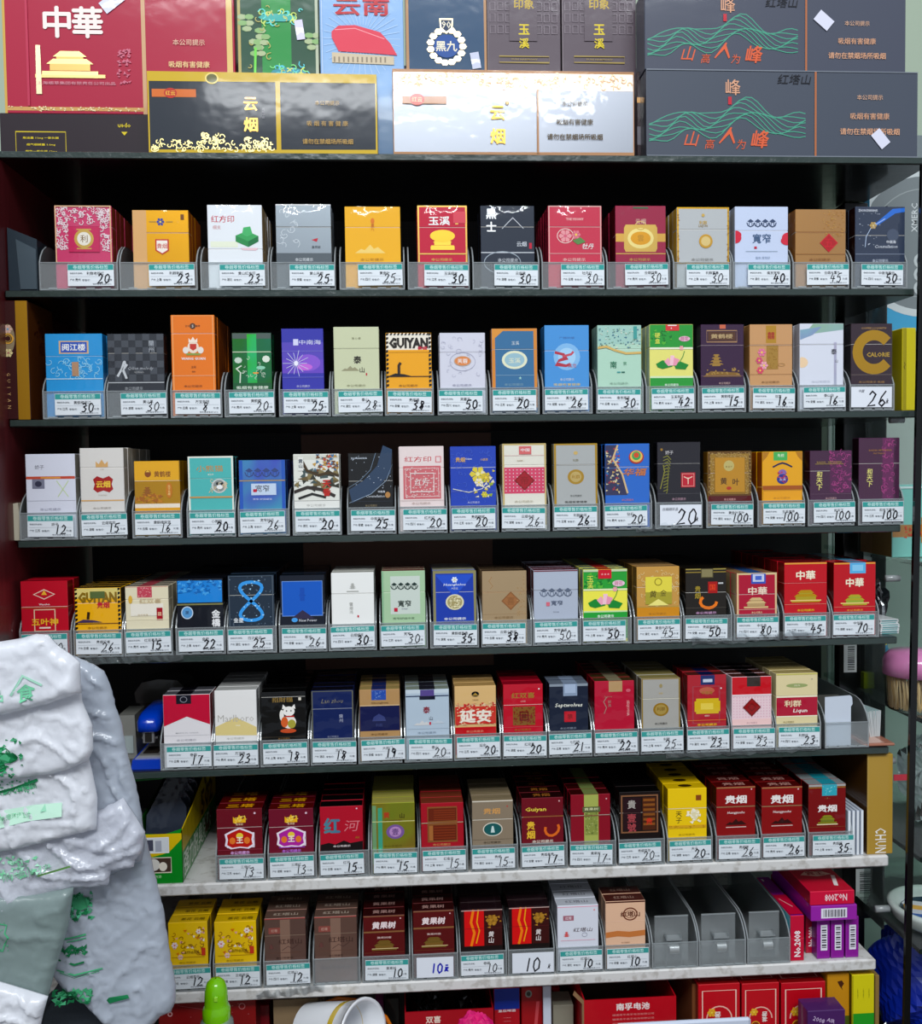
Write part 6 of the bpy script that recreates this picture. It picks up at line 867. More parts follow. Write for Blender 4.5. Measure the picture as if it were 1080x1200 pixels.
# ------------------------------------------------------------------ lowest level: boxes, cup, cables
ZL = -.9648
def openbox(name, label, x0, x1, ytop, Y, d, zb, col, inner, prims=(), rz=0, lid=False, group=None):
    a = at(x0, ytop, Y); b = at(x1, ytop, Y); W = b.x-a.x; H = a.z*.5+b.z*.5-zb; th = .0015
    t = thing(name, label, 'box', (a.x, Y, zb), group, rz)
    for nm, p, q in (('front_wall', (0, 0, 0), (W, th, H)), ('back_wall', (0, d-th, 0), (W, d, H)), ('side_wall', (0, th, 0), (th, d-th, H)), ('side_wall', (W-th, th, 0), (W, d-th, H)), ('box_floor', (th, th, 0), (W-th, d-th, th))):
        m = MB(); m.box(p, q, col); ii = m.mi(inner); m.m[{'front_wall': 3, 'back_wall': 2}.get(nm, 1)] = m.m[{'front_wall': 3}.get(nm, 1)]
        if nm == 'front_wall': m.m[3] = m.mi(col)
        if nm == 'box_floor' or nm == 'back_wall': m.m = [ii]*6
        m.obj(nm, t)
    if prims: 
        m = paint(prims, W, .16, eps=6e-5); m.v = [(p, q, r+H) for p, q, r in m.v]; m.obj('front_print', t)
    return t, W, H
sup = MB()
pxbox('gift_box', 'dark red patterned box behind the green spray bottle', 'box', 186, 1173, 300, 1240, .02, .14, '#8a1020', RING(.86, .12, .03, .03, .008, '#c87a7a') + RING(.12, .2, .02, .02, .012, '#d8a0a0') + N(16, .05, .05, .95, .5, '#c06a70', .008, 5) + L([(.2, .05), (.5, .15)], .004, '#b05a60'), '#5c0c18', '#7c1020', z0=ZL)
pxbox('small_red_box', 'small red box in the dark gap beside the patterned box', 'box', 303, 1178, 316, 1230, .06, .05, '#8c1428', (), z0=ZL)
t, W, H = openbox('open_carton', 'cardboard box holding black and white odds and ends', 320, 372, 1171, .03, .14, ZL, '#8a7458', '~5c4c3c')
r = random.Random(4)
for k in range(6):
    pp = [Vector((at(330+k*7, 1170, .07).x+.006*math.sin(q*1.1+k), .07+.004*k+.01*math.sin(q*.7), at(330, 1180, .07).z-.01+.016*math.sin(q*.55+k))) for q in range(9)]
    mb = MB(); mb.sm = True; mb.tube(pp, .0045, '^e0e0e0' if k % 2 else '^1c1c20'); o = mb.obj('coiled_lead'); o['label'] = ('white' if k % 2 else 'black')+' looped lead '+['at the wall of', 'near the edge of', 'across', 'in the middle of', 'deep inside', 'beside the cup in'][k]+' the cardboard box'; o['category'] = 'lead'; o['group'] = 'leads in the cardboard box'
# the white cup lying with its mouth to the upper left
t = thing('paper_cup', 'white cup lying tilted with yellow-stained rim in the lowest level', 'cup', at(385, 1205, -.01)+Vector((0.008, 0, -.005)), rot=(math.radians(78), math.radians(0), math.radians(52)))
mb = MB(); mb.sm = True; mb.lathe([(.030, -.045), (.0325, -.02), (.036, .02), (.040, .045), (.0415, .046), (.0425, .044), (.042, .047), (.038, .046), (.034, .0), (.028, -.040), (0.001, -.041)], '^e4e6ea', 32); mb.obj('cup_wall', t, fix=True)
mb = MB(); mb.sm = True; mb.lathe([(.001, -.045), (.030, -.045)], '^e4e6ea', 32); mb.obj('cup_base', t)
mb = MB(); mb.sm = True; mb.lathe([(.0395, .0455), (.0355, .015), (.035, .014)], '^d8b83c', 32); mb.obj('rim_stain', t, 'yellow stain inside the rim')
# cables
for k, (col, rad, off, lb) in enumerate((('^d8741c', .0026, 0, 'orange cable looping above the white cup'), ('^8c3c28', .0022, .006, 'brown red cable looping inside the orange one'), ('^3c2c20', .0022, .011, 'dark brown cable nearest the shelf bottom'))):
    pts = [(at(px, py, .03+.004*k)+Vector((0, 0, -off*.9))) for px, py in ((380, 1176), (396, 1170), (415, 1172), (435, 1180), (452, 1192), (462, 1210), (455, 1235), (430, 1245))]
    pts = [pts[0].lerp(pts[0], 0)] + [a.lerp(b, f) for a, b in zip(pts, pts[1:]) for f in (.33, .66, 1)]
    mb = MB(); mb.sm = True; mb.tube(pts, rad, col, 8); o = mb.obj('looped_cable'); o['label'] = lb; o['category'] = 'cable'; o['group'] = 'cables in the lowest level'
pxbox('magenta_box', 'magenta packet standing beside the looped cables', 'box', 440, 1172, 450, 1240, .06, .08, '#6c2458', (), z0=ZL)
pxbox('dark_box', 'black carton beside the magenta packet', 'box', 452, 1170, 468, 1240, .05, .10, '#141416', (), z0=ZL)
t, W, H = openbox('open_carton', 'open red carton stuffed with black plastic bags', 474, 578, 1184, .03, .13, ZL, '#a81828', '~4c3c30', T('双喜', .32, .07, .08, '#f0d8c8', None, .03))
BPL, _, _ = simple('black_plastic', '#121316', 0.25, 0, .5, (35, .8))
crumple('black_bag', 'crumpled black bag filling the open red carton', 'bag', ((at(500, 1175, .09).x), .095, at(500, 1172, .09).z-.022), .024, .045, .030, BPL, .3, 8)
crumple('black_bag', 'second black bag with grey sheen in the open red carton', 'bag', ((at(548, 1175, .09).x), .095, at(548, 1176, .09).z-.022), .022, .045, .030, BPL, .3, 11)
t = crumple('pink_net_bag', 'bright pink crinkled bag before the open red carton', 'bag', at(556, 1212, -.03), .026, .022, .024, '#d82470', .2, 9)
pxbox('blue_red_box', 'blue over red box with white print, lowest level', 'box', 579, 1158, 609, 1240, .05, .10, '#b01828', R(0, 0, 1, .30, '#1c3494') + T('皇后啤酒', .5, .32, .10, '#f0e0e0', .7, .02) + [q for k in range(4) for q in T('小字说明内容', .5, .42+.05*k, .03, '#e08a90', .7)], z0=ZL)
pxbox('red_box', 'red box with round grey emblem, lowest level', 'box', 611, 1157, 636, 1240, .055, .10, '#a01424', E(.34, .09, .16, .18, '#8c9088', 14) + E(.34, .09, .10, .11, '#3c4038', 12) + [('p', [(.7, .2, 0, 0), (.85, .2, 0, 0), (.6, .95, 0, 0), (.45, .95, 0, 0)], '#c84a50')], z0=ZL)
pxbox('white_card_strip', 'white card strip standing between red boxes', 'card', 636.5, 1156, 646, 1240, .045, .004, '#ccd4e2', (), z0=ZL)
pxbox('red_box', 'small red box with white stripe behind the beige box', 'box', 647, 1158, 656, 1200, .09, .05, '#a81c2c', R(0, .2, 1, .35, '#e8e0d8'), z0=ZL)
pxbox('beige_box', 'beige grey box beside the white card strip', 'box', 648, 1178, 672, 1240, .05, .035, '~8c8878', (), z0=ZL)
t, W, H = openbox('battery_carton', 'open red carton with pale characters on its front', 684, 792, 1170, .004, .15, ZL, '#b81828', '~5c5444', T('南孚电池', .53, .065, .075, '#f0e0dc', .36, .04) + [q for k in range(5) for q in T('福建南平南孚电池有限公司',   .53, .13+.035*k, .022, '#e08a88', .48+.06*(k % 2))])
m = MB(); m.prism([(0, 0), (0, H), (-.012, H+.013), (-.014, H+.008), (-.0025, H-.004), (-.0025, 0)], 0, .0015, '~8a6a4c'); o = m.obj('box_flap', t, 'bare cardboard flap', fix=True)
m = MB(); m.box((.0005, .149, H), (W-.0005, .150, H+.020), '~5c5444'); m.obj('box_flap', t)
for k, (a, b) in enumerate(((818, 867), (869, 913), (915, 967))):
    c1 = '#c01828'
    pxbox('ornament_box', ['red box with gold medallion beside the blue gap', 'red box with gold medallion, middle of three', 'red box with gold medallion touching the yellow box'][k], 'box', a, 1153+(-1)*k, b, 1250, .008, .12, c1,
          FR(.10, .08, .90, .9, .02, '#f0c8b8') + [('l', [(.5, .42, .30*math.cos(x), .30*math.sin(x)) for x in [math.pi+i*math.pi/10 for i in range(11)]], .03, '#f0b8a8')] + flower(.32, .34, .09, '#e8b030') + E(.36, .50, .11, .11, '#8c3c10', 10) + RING(.36, .50, .11, .11, .02, '#e8b030') + T('祥和', .60 if k else .46, .40, .13, '#f4e8e0', None, .05, 0, False, -90) + R(.3, .6, .6, .8, '#f0a020'), '#7c1420', '#8c1420',
          FR(.1, .1, .9, .9, .02, '#e8a8a0'), z0=ZL, group='red ornament boxes in the lowest level')
pxbox('brown_card', 'brown cardboard edge beside the red ornament boxes', 'card', 811, 1153, 816, 1250, .02, .1, '~7c4c30', (), z0=ZL)
pxbox('blue_box', 'dark blue carton in the gap beside the open red carton', 'box', 794, 1160, 805, 1250, .17, .05, '#1c2450', (), z0=ZL)
pxbox('yellow_box', 'yellow and green box with column of small print', 'box', 998, 1142, 1024, 1250, .006, .14, '#d8cc20', R(0, .42, 1, 1, '#2c9a2c') + [q for k in range(3) for q in T('产品说明书使用方法', .25+.25*k, .20, .04, '#5c6414', None, 0, 0, True)] + R(0, 0, .04, 1, '#a89a18'), '#6c5c20', '#b8901c', z0=ZL)
pxbox('orange_box', 'orange box with dark figure behind the yellow box', 'box', 969, 1141, 995, 1240, .011, .10, '#c88a20', PO(.6, .12, [(-.3, -.2), (.1, -.3), (.3, .0), (.1, .3), (.2, .6), (-.1, .2)], '#4c2c14', .5) + R(0, .5, 1, 1, '#4c5c20'), z0=ZL)
pxbox('brown_card', 'thin brown card edge at the shelf end', 'card', 1025, 1143, 1030, 1250, .01, .1, '~8c7040', (), z0=ZL)
pxbox('small_purple_box', 'small purple box with pale print in front of the red boxes', 'box', 946, 1184, 990, 1260, -.035, .03, '#4c2a60', T('2008', .3, .14, .12, '#c8b0d0', None, .01, 0, False, 20) + T('AIR', .62, .16, .10, '#c8b0d0', None, .01, 0, False, 20), z0=ZL-.0, rz=0)
mb = MB(); a = at(722, 1199, -.06); b = at(880, 1199, -.06); mb.box((a.x, -.06, a.z-.07), (b.x, -.055, a.z-.002), '#ccd4e4', .003); o = mb.obj('white_sheet_holder'); o['label'] = 'pale blue white board edge at the very bottom'; o['category'] = 'board'
mb = MB(); mb.box((-.5, -.10, ZL-.022), (.66, -.0005, ZL-.002), SHELF_WHITE); struct(mb, 'trim_1')
# ------------------------------------------------------------------ the green spray bottle, nearer than the shelves
Yb = -.10
p = at(254, 1200, Yb); sc = 1150/1.1/1000.0
t = thing('spray_bottle', 'green capped clear spray bottle standing in front of the shelves', 'bottle', (p.x, Yb, p.z-.06))
mb = MB(); mb.sm = True; mb.lathe([(.001, 0), (.018, 0), (.0195, .003), (.0195, .055), (.018, .064), (.012, .072), (.0105, .076)], CLEARBAG, 28); mb.obj('bottle_body', t)
mb = MB(); mb.sm = True; mb.lathe([(.0005, .003), (.017, .003), (.0175, .04), (.0005, .04)], clear_mat('spray_liquid', (.75, .82, .6, 1), .2, .05), 20); mb.obj('liquid', t)
mb = MB(); mb.sm = True; mb.lathe([(.0145, .062), (.0155, .064), (.0155, .078), (.0135, .082), (.0130, .0835), (.0130, .090), (.0125, .100), (.010, .108), (.006, .112), (.001, .113)], '^7cc81c', 28); mb.obj('spray_cap', t, 'lime green cap', fix=True)
mb = MB(); mb.box((.0, -.0145, .093), (.004, -.011, .098), '^a0e040', .0005); mb.obj('nozzle', t)
# ------------------------------------------------------------------ neighbouring glass cabinet on the other side
t = thing('glass_cabinet', 'neighbouring glass display cabinet with dark edges', 'cabinet', (.70, .0, -1.0))
def crel(mb, nm, lab=None, fix=True):
    mb.v = [(x-.70, y, z+1.0) for x, y, z in mb.v]; return mb.obj(nm, t, lab, fix)
a = at(1074, 622, -.02); b = at(1062, 1200, -.02)
mb = MB(); mb.sm = False
dz = (1.09-abs(a.z)); 
sl = (a.x-b.x)/(a.z-b.z)
mb.prism([(b.x-.004-sl*.3, b.z-.3), (b.x+.004-sl*.3, b.z-.3), (a.x+.004+sl*.45, a.z+.45), (a.x-.004+sl*.45, a.z+.45)], -.021, -.016, '^0c1a18'); crel(mb, 'front_post', 'dark green glass edge')
mb = MB(); mb.box((.672, .112, -.655), (.674, .28, .35), GLASS); crel(mb, 'side_pane', 'clear glass side')
SH = clear_mat('glass_shelf', (.86, .94, .90, 1), .18, .12)
for z in (-.125, -.325, -.505, -.625):
    mb = MB(); mb.box((.661, -.005, z-.006), (1.25, .28, z), SH); mb.box((.661, -.0065, z-.006), (1.25, -.005, z), '^24302c'); crel(mb, 'glass_shelf')
mb = MB(); mb.box((.672, .29, -.98), (1.25, .295, .25), '~9aa8a0'); crel(mb, 'cabinet_back', None)
for z, px, py in ((0, 1040, 678), (1, 1028, 1066), (2, 1045, 492), (3, 1035, 892)):
    p = at(px, py, .01); mb = MB(); mb.sm = True
    mb.tube([(p.x-.002, .012, p.z), (p.x+.016, .012, p.z)], .0044, '^8c9090', 12); o = mb.obj('shelf_bracket', None); o['label'] = 'grey plastic shelf bracket '+['above the crumpled wrapper', 'beside the purple boxes', 'below the bright yellow carton', 'beside the reddish booklet'][z]; o['category'] = 'bracket'
# poster with a grey disc high up, behind
p0 = at(1028, 330, .25)
t2 = thing('disc_poster', 'sky blue package with a big grey disc standing on the cabinet', 'package', (at(1018, 300, .20).x, .20, at(1040, 388, .20).z))
Hh = at(1040, 158, .20).z-at(1040, 388, .20).z
mb = MB(); mb.box((0, 0, 0), (.26, .02, Hh), '#48a0c8', .001); mb.obj('package_body', t2)
m = paint(R(0, 0, 1, .80, '#7c8688') + E(.31, .55, .41, .41, '#c8d0d0', 48) + E(.31, .55, .37, .37, '#7c8486', 48) + RING(.31, .55, .30, .30, .006, '#9aa2a2', 40) + T('XMERC', .26, .42, .035, '#d0d6d6', None, .01, 0, False, -90) + [q for k in range(3) for q in RING(.30, .64+.07*k, .035, .035, .016, '#c0c8c8', 12)], .26, Hh, eps=8e-5)
m.v = [(x, y, z+Hh) for x, y, z in m.v]; m.obj('package_print', t2)
# teal card box below the yellow one, inside the cabinet
pxbox('teal_box', 'pale teal patterned box on the cabinet glass shelf', 'box', 1045, 568, 1110, 668, .05, .055, '#7cc0b4', R(0, .55, 1, .72, '#a87c4c') + N(20, .02, .56, .98, .72, '#c84a3c', .03, 3) + R(.52, .45, .9, .8, '#c87c30') + T('百年', .72, .6, .18, '#8c1c1c') + R(0, .02, 1, .05, '#c8e0dc'), '#8c7448', '#a8d8d0', z0=-.1245)
pxbox('tan_box', 'tan upright box beside the teal patterned box', 'box', 1028, 570, 1043, 668, .10, .05, '#a08058', R(.6, 0, .7, 1, '#c8a878'), z0=-.1245)
pxbox('green_glass_box', 'dull greenish box behind glass above the plum packs', 'box', 1012, 493, 1050, 600, .24, .03, '#5c6c5c', R(.05, .03, .9, .2, '#8c9468') + R(0, .5, 1, .52, '#7c8c80'), z0=-.1245) if False else None
# toothpick jar
pj = at(1074, 800, .045)
t3 = thing('toothpick_jar', 'clear jar of wooden toothpicks with pink screw lid', 'jar', (pj.x, .045, -.3248))
hj = at(1072, 778, .06).z+.3248
mb = MB(); mb.sm = True; mb.lathe([(.001, 0), (.036, 0), (.039, .004), (.039, hj-.008), (.036, hj)], clear_mat('jar_plastic', (.95, .96, .95, 1), .14, .05), 32); mb.obj('jar_wall', t3)
mb = MB(); mb.sm = True; mb.lathe([(.037, hj-.010), (.0425, hj-.010), (.0425, hj+.008), (.040, hj+.014), (.034, hj+.020), (.001, hj+.0235)], '^d888b8', 36); mb.obj('screw_lid', t3, 'pink plastic lid')
mb = MB(); r = random.Random(5)
for k in range(260):
    a = r.uniform(0, 6.28); q = .035*math.sqrt(r.uniform(.25, 1)); x, y = q*math.cos(a), q*math.sin(a); dx, dy = r.uniform(-.008, .008), r.uniform(-.008, .008)
    nx, ny = x+dx, y+dy; l = math.hypot(nx, ny)
    if l > .036: nx *= .036/l; ny *= .036/l
    w = .0009
    mb.add([(x-w, y, .002), (x+w, y, .002), (x, y+w, .002), (nx-w, ny, hj-.014), (nx+w, ny, hj-.014), (nx, ny+w, hj-.014)], [(0, 1, 4, 3), (1, 2, 5, 4), (2, 0, 3, 5), (3, 4, 5)], ('~d8bc88', '~c8a468', '~e0c898')[k % 3])
o = mb.obj('toothpicks', t3); o['kind'] = 'stuff'
pxbox('olive_box', 'olive green box inside the cabinet beside the jar', 'box', 1010, 790, 1035, 830, .12, .06, '#6c7a1c', E(.8, .6, .2, .3, '#a8a838', 8), z0=-.3245) if False else pxbox('olive_box', 'olive green box in the cabinet beside the toothpick jar', 'box', 1012, 788, 1038, 845, .16, .08, '#6c7a1c', E(.7, .5, .25, .3, '#9a9a34', 8), z0=-.3245)
crumple('blue_yellow_bag', 'blue and yellow crinkled bag resting atop the olive box', 'bag', (at(1026, 772, .18).x+.008, .20, at(1026, 787, .16).z+.024), .018, .03, .024, '#3c7c9c', .3, 15, 22, 14, '#c8b83c')
# crinkled clear packages
crumple('clear_package', 'crinkled clear package on the cabinet shelf behind the golden carton', 'package', (at(1076, 950, .10).x+.03, .10, -.505+.066), .052, .06, .066, CLEARBAG, .3, 21, 40, 26, FOIL)
mb = MB(); mb.box((0, 0, 0), (.018, .001, .008), '#c83a48'); o = mb.obj('red_sticker'); o.location = at(1047, 915, .03); o['label'] = 'small red sticker on the crinkled clear package'; o['category'] = 'sticker'
# oval dish with striped cards
t4 = thing('oval_dish', 'white rimmed oval dish with striped cards inside', 'dish', (.717, .050, -.6245), rot=(0, 0, math.radians(-12)))
mb = MB(); mb.sm = True; mb.lathe([(.001, .012), (.045, .014), (.052, .020), (.056, .030), (.062, .033), (.067, .031), (.066, .026), (.060, .014), (.050, .007), (.001, .006)], '^c8d2cc', 44); mb.v = [(x*.95, y*.95, z) for x, y, z in mb.v]; mb.obj('dish_body', t4, fix=True)
mb = MB(); mb.sm = True; mb.lathe([(.001, .0145), (.044, .0155), (.050, .021)], '^30404c', 40); mb.v = [(x*.95, y*.95, z) for x, y, z in mb.v]; mb.obj('dish_lining', t4, 'dark blue grey inner face')
for k in range(4):
    mb = MB(); mb.box((-.04, -.006, 0), (.04, .006, .0015), ('#d8dce0', '#d8a850', '#c8ccd4', '#4a6aa8')[k]); o = mb.obj('striped_card'); o.parent = None
    o.matrix_world = Matrix.Translation(t4.location) @ Matrix.Rotation(math.radians(-12), 4, 'Z') @ Matrix.Translation((0, .022-.014*k, .019)) @ Matrix.Rotation(math.radians(-12), 4, 'Z'); o['label'] = ['white', 'golden', 'pale grey', 'blue'][k]+' card strip lying in the oval dish'; o['category'] = 'card'; o['group'] = 'card strips in the oval dish'
# blue cloth and foil bags at the bottom
BLUE, _, _ = simple('blue_satin', '#16309a', 0.35, 0, 0.3, (18, .6))
crumple('blue_cloth_bag', 'shiny blue cloth bundle below the oval dish', 'bag', (.727, .14, -.81+.072), .060, .055, .076, BLUE, .22, 31, 40, 26)
for k, (px, lb) in enumerate(((1046, 'crinkled silver foil bag beside the yellow and green box'), (1094, 'second crinkled silver foil bag, behind the cabinet post'))):
    crumple('foil_bag', lb, 'bag', (at(px, 1180, .06).x, .08, ZL+.087+.003), .030, .05, .0865, FOIL, .3, 41+k, 30, 30, DFOIL)
pxbox('black_box', 'black box under the blue cloth bundle', 'box', 1034, 1143, 1110, 1300, .16, .09, '#141618', (), z0=-.975, z1=-.812)
# clear film strips along the shelf fronts
def film(px0, py0, px1, py1, lb, seed, w=.010, Y=-.0035):
    r = random.Random(seed); n = 22; vs = []
    for i in range(n+1):
        f = i/n; p = at(px0+(px1-px0)*f, py0+(py1-py0)*f, Y)
        vs += [(p.x, Y-r.uniform(0, .004), p.z+w*r.uniform(.3, 1)), (p.x, Y-r.uniform(0, .003), p.z-w*r.uniform(.1, .5))]
    mb = MB(); mb.add(vs, [(2*i, 2*i+1, 2*i+3, 2*i+2) for i in range(n)], FILM); o = mb.obj('film_strip'); o['label'] = lb; o['category'] = 'film'
film(745, 621, 800, 617, 'crinkled clear film hanging below the black pack on the third shelf', 3, .007)
film(810, 752, 960, 745, 'crinkled clear film along the fourth shelf edge', 5)
film(100, 776, 215, 770, 'crinkled clear film below the ivory and black packs', 6)
film(300, 1168, 380, 1156, 'crinkled clear film along the lowest white board', 7)
film(780, 886, 960, 877, 'crinkled clear film along the fifth shelf edge', 8, .008)
# ------------------------------------------------------------------ the bunch of plastic bags hanging at the wooden wall, nearer than the shelves
from mathutils import noise
from mathutils.geometry import delaunay_2d_cdt
def bagmat(key, col, alpha, rough=.35, bs=(55, .3)):
    m, nt, out = newmat(key)
    p = nt.nodes.new('ShaderNodeBsdfPrincipled'); p.inputs['Base Color'].default_value = lin(col); p.inputs['Roughness'].default_value = rough
    p.inputs['Coat Weight'].default_value = .7; p.inputs['Coat Roughness'].default_value = .12
    b, n = bump(nt, bs[0], bs[1], .003, 4); nt.links.new(b.outputs[0], p.inputs['Normal']); nt.links.new(b.outputs[0], p.inputs['Coat Normal'])
    tl = nt.nodes.new('ShaderNodeBsdfTranslucent'); tl.inputs[0].default_value = lin(col)
    mx = nt.nodes.new('ShaderNodeMixShader'); mx.inputs[0].default_value = .25; nt.links.new(p.outputs[0], mx.inputs[1]); nt.links.new(tl.outputs[0], mx.inputs[2])
    tr = nt.nodes.new('ShaderNodeBsdfTransparent'); m2 = nt.nodes.new('ShaderNodeMixShader'); m2.inputs[0].default_value = alpha
    nt.links.new(tr.outputs[0], m2.inputs[1]); nt.links.new(mx.outputs[0], m2.inputs[2]); nt.links.new(m2.outputs[0], out.inputs[0]); return m
BW = bagmat('white_bag_film', '#eef0f6', 1.0, .4)
BT = bagmat('milky_bag_film', '#c2cad6', .84, .3, (40, .25))
BC = bagmat('crinkled_bag_film', '#dde0ea', .80, .25, (90, .6))
BG = bagmat('grey_green_bag_film', '#98aaa8', .78, .35, (30, .2))
def smoothpoly(pts, n=3):
    out = []
    for i in range(len(pts)):
        a, b = Vector(pts[i]), Vector(pts[(i+1) % len(pts)])
        for k in range(n): out.append(a.lerp(b, k/n))
    return out
def bag(label, poly, Y, thick, mat, wr, seed, prints=(), fold=(0, 0), step=.0032, ragged=.0):
    P3 = [at(px, py, Y) for px, py in poly]; r = random.Random(seed)
    out = [(v.x+r.uniform(-ragged, ragged), v.y+r.uniform(-ragged, ragged)) for v in smoothpoly([(p.x, p.z) for p in P3], 5)]
    n = len(out); xs = [p[0] for p in out]; zs_ = [p[1] for p in out]
    segs = [(Vector(out[i]), Vector(out[(i+1) % n])) for i in range(n)]
    def inside(x, z):
        c = False
        for a, b in segs:
            if (a.y > z) != (b.y > z) and x < (b.x-a.x)*(z-a.y)/(b.y-a.y)+a.x: c = not c
        return c
    def edge(x, z):
        q = Vector((x, z)); d = 9
        for a, b in segs:
            e = b-a; t = max(0, min(1, (q-a).dot(e)/max(e.length_squared, 1e-12))); d = min(d, (q-a-e*t).length)
        return d
    def f(x, z):
        d = min(1, edge(x, z)/.011); s = math.sqrt(max(0, 1-(1-d)**2))
        v = Vector((x*14+seed, z*14, seed*.7)); w = noise.noise(v)*.9
        ca, sa = math.cos(fold[0]), math.sin(fold[0]); u = x*ca+z*sa
        rid = 1-abs(noise.noise(Vector((u*32+w*2.2, (z*ca-x*sa)*9+w, seed*1.3))))*2.2
        rid2 = 1-abs(noise.noise(Vector((x*60+w*2, z*60, seed*2.1))))*2
        rid3 = 1-abs(noise.noise(Vector((u*150+w*6, (z*ca-x*sa)*55, seed*3.1))))*2
        return thick*s*.8+wr*s*(.6*w+1.5*max(0, rid)**7+.7*max(0, rid2)**7+.35*max(0, rid3)**5)
    pts = [Vector(p) for p in out]; x0, x1, z0, z1 = min(xs), max(xs), min(zs_), max(zs_)
    j = 0; z = z0+step
    while z < z1:
        x = x0+step*(.5 if j % 2 else 1)
        while x < x1:
            if inside(x, z) and edge(x, z) > step*.55: pts.append(Vector((x+r.uniform(-.2, .2)*step, z+r.uniform(-.2, .2)*step)))
            x += step
        z += step*.87; j += 1
    vv, ee, ff, _, _, _ = delaunay_2d_cdt(pts, [(i, (i+1) % n) for i in range(n)], [list(range(n))], 1, 1e-7)
    ff = [tuple(q) for q in ff if inside(sum(vv[k].x for k in q)/len(q), sum(vv[k].y for k in q)/len(q))]
    N_ = len(vv); fr = [(v.x, -f(v.x, v.y), v.y) for v in vv]; bk = [(v.x, .0015, v.y) for v in vv]
    edges = {}
    for t in ff:
        for k in range(len(t)):
            e = (t[k], t[(k+1) % len(t)]); edges[e] = 1
    rim = [e for e in edges if (e[1], e[0]) not in edges]
    mb = MB(); mb.sm = True; mb.add(fr, ff, mat); mb.add(bk, [t[::-1] for t in ff], mat)
    mb.f += [(a, a+N_, b+N_, b) for a, b in rim]; mb.m += [0]*len(rim)
    t = thing('plastic_bag', label, 'bag', (0, Y, 0), 'plastic bags hanging in a bunch'); mb.obj('film', t, fix=True)
    if prints:                                  # print given in pixels of a box (px0, py0, px1, py1, prims)
        for b4 in prints:
            a_, b_ = at(b4[0], b4[1], Y), at(b4[2], b4[3], Y); W, H = b_.x-a_.x, a_.z-b_.z
            m = paint(b4[4], W, H); q = []
            for x, y, z in m.v:
                X_, Z_ = a_.x+x, a_.z+z; q.append((X_, -f(X_, Z_)-.0009+y, Z_))
            m.v = q; m.obj('green_print', t)
    return t
GP, GD, GL = '~4aa474', '~25764a', '~a8dcc0'
bag('white bag with green characters, topmost of the bunch by the wooden wall', [(-30, 750), (0, 752), (25, 748), (42, 743), (56, 744), (68, 757), (84, 768), (93, 776), (95, 812), (60, 824), (25, 833), (-30, 846)], -.320, .012, BW, .0032, 3,
    [(-8, 785, 60, 825, T('食', .64, .60, .30, '~78c8a0', None, .03, .15, False, -8) + L([(.38, .66), (.60, .12), (.92, .40)], .04, '~a8dcc4') + T('品', .14, .66, .22, '~88ccaa', None, .03, 0, False, -8))])
bag('white bag with dark green tree print, second in the hanging bunch', [(-30, 815), (94, 798), (96, 822), (108, 850), (109, 878), (103, 892), (80, 902), (58, 908), (-30, 918)], -.308, .010, BW, .0036, 5,
    [(-10, 858, 45, 912, sum([E(.2+.13*math.cos(k*1.7)*(1+k*.12), .45+.13*math.sin(k*2.3)*(1+k*.1), .13, .11, (GD, GP, '~1c8048')[k % 3], 9) for k in range(16)], []) + N(40, .0, .1, .75, .9, (GD, GP), .05, 3))], (.4, 0))
bag('white bag with pale green boxed text, third in the hanging bunch', [(-30, 885), (100, 874), (108, 905), (114, 935), (113, 972), (60, 985), (20, 995), (-30, 1003)], -.296, .009, BW, .0036, 9,
    [(-5, 908, 95, 970, L([(.0, .28), (.25, .20), (.55, .05)], .035, GD) + T('欢迎光临惠顾', .28, .22, .07, GP, .5, .02, 0, False, -10) + N(50, .0, .05, .5, .3, GP, .018, 4) + P([(0, .60), (.5, .50), (.82, .48), (.82, .72), (.4, .78), (0, .92)], '~c4ead4') + T('请注意环境卫生', .25, .68, .07, '~8cd0a8', .42, .0, 0, False, -6) + PO(.62, .56, [(-.05, .04), (0, -.05), (.05, .04)], '~9cd8b8'))], (.6, 0))
bag('crinkled clear white bag with faint green print, under the boxed-text bag', [(-30, 970), (60, 962), (115, 950), (145, 935), (170, 975), (165, 1000), (158, 1008), (157, 1016), (130, 1021), (127, 1037), (80, 1042), (40, 1055), (10, 1068), (-30, 1078)], -.284, .008, BC, .0046, 12,
    [(0, 995, 100, 1035, N(60, .0, .1, .5, .7, ('~7cc89c', '~a8dcc0'), .03, 4) + T('购物愉快', .35, .55, .09, '~8ccca8', .6, 0, 0, False, -14) + L([(.5, .6), (.9, .35)], .03, '~8cd070'))], (1.1, 0), ragged=.0006)
bag('long milky bag hanging beside the stapler', [(84, 768), (100, 774), (121, 786), (130, 806), (136, 830), (143, 850), (148, 880), (158, 915), (164, 945), (170, 985), (166, 1008), (130, 1026), (88, 1030), (84, 900)], -.268, .010, BT, .0040, 17, (), (.9, 0), ragged=.0005)
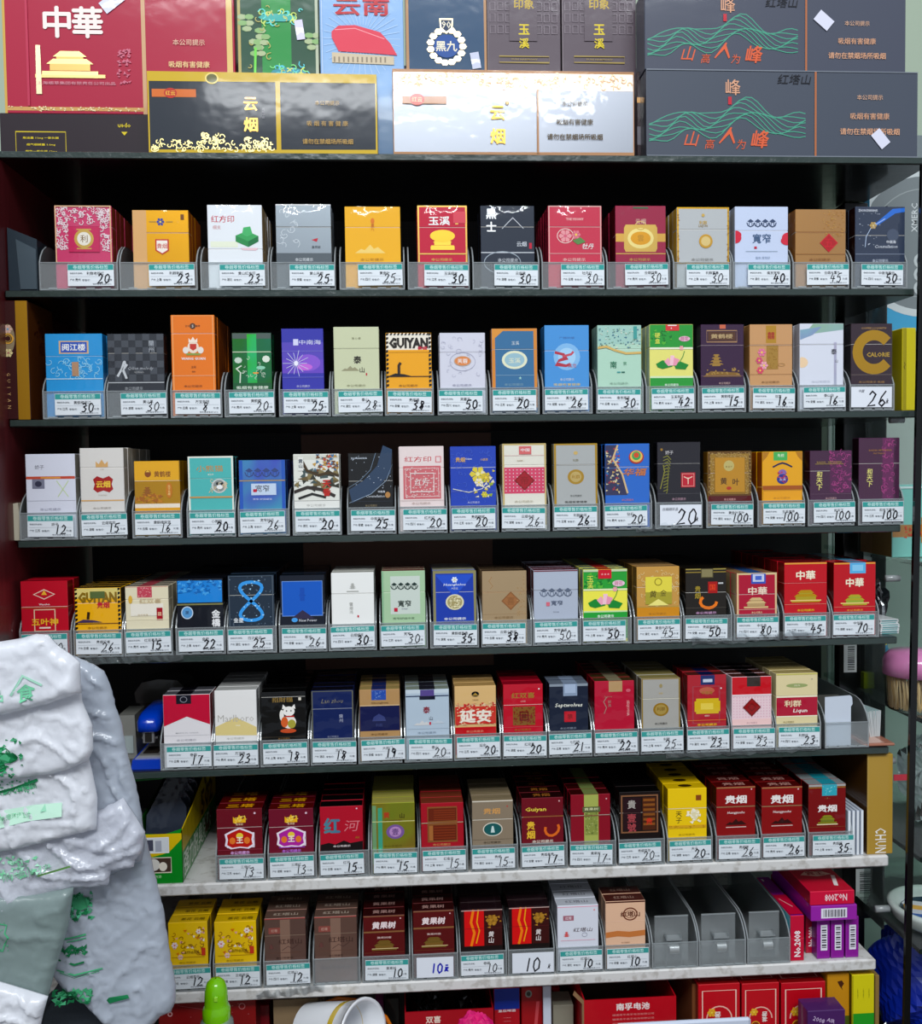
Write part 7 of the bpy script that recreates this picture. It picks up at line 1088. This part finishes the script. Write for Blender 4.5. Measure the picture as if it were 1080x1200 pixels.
bag('large milky bag with green stone print and lines, reaching the lowest shelf', [(95, 1000), (170, 978), (178, 1012), (186, 1045), (191, 1065), (195, 1092), (200, 1125), (206, 1155), (206, 1172), (200, 1186), (188, 1190), (178, 1203), (160, 1235), (140, 1222), (115, 1190), (95, 1172), (75, 1158), (60, 1141), (70, 1090), (80, 1040)], -.250, .012, BT, .0026, 21,
    [(60, 1035, 160, 1175, E(.38, .12, .13, .11, GP, 9) + N(60, .26, .05, .53, .27, (GD, GP, '~5cb88c'), .035, 5) + L([(.14, .42), (.3, .40), (.45, .38)], .022, GP) + L([(.14, .45), (.3, .43), (.45, .41)], .014, GP) + N(36, .12, .47, .46, .54, GD, .03, 6) + T('塑料袋', .28, .50, .05, GD, .3) + L([(.08, .58), (.3, .62), (.42, .60)], .022, GD) + L([(.08, .66), (.3, .70), (.64, .66)], .018, GP) + L([(.12, .68), (.3, .72), (.6, .68)], .012, GP) + N(70, .02, .82, .50, .93, (GD, GP), .04, 7) + PO(.82, .90, [(-.14, .02), (-.1, -.03), (.12, -.04), (.14, .0), (-.1, .05)], GD))], (.5, 0), ragged=.0004)
bag('grey green translucent bag at the lower end of the bunch', [(-30, 1050), (40, 1048), (86, 1040), (80, 1085), (72, 1112), (63, 1142), (55, 1172), (20, 1165), (-30, 1155)], -.290, .008, BG, .0022, 25,
    [(-10, 1072, 20, 1115, LO(.45, .5, [(-.1, -.6), (.3, -.5), (.25, -.2), (.4, 0), (.2, .3), (.1, .6), (-.2, .5)], .05, GP) + N(16, .3, .1, .8, .9, GP, .04, 2))], (.3, 0))
bag('white crinkled bag below the grey green bag', [(-30, 1142), (0, 1151), (30, 1160), (56, 1168), (50, 1190), (40, 1235), (-30, 1235)], -.300, .008, BW, .0042, 29, (), (.9, 0))
# hook and rail that carry the bunch, on the wooden wall
t = thing('bag_hook', 'steel hook rail on the wooden wall carrying the plastic bags', 'hook', (-.4995, -.25, -.14))
mb = MB(); mb.sm = True; mb.tube([(0, 0.0, 0), (.012, -.01, 0), (.02, -.04, -.002), (.022, -.075, 0), (.022, -.084, .008)], .003, '$b0b0b0'); mb.obj('rod', t)
mb = MB(); mb.box((-.003, -.012, -.02), (0, .012, .02), '$909090', .0008); mb.obj('mounting_plate', t)
# dark grey chair back in the corner
t = thing('chair_back', 'dark grey padded backrest under the milky bags', 'chair', at(92, 1200, -.22))
q = [at(px, py, -.22)-at(92, 1200, -.22) for px, py in ((20, 1290), (38, 1215), (50, 1180), (62, 1166), (85, 1162), (110, 1171), (130, 1188), (146, 1203), (165, 1290))]
GREYC, _, _ = simple('grey_upholstery', '#363c42', .8, 0, 0, (150, .5))
mb = MB(); mb.prism([(v.x, v.z) for v in q], 0, .05, GREYC); mb.obj('pad', t, fix=True)
mb = MB(); mb.sm = True; mb.tube([(v.x, 0.0, v.z) for v in q[1:-1]], .004, GREYC); mb.obj('piping', t)
mb = MB(); mb.box((-.012, .015, -.80+.0), (.012, .035, q[0].z), SHELF_BLACK, .001); mb.obj('post', t)
mb = MB(); mb.box((-.16, -.10, -.806), (.16, .16, -.80), SHELF_BLACK, .002); mb.obj('foot_plate', t)
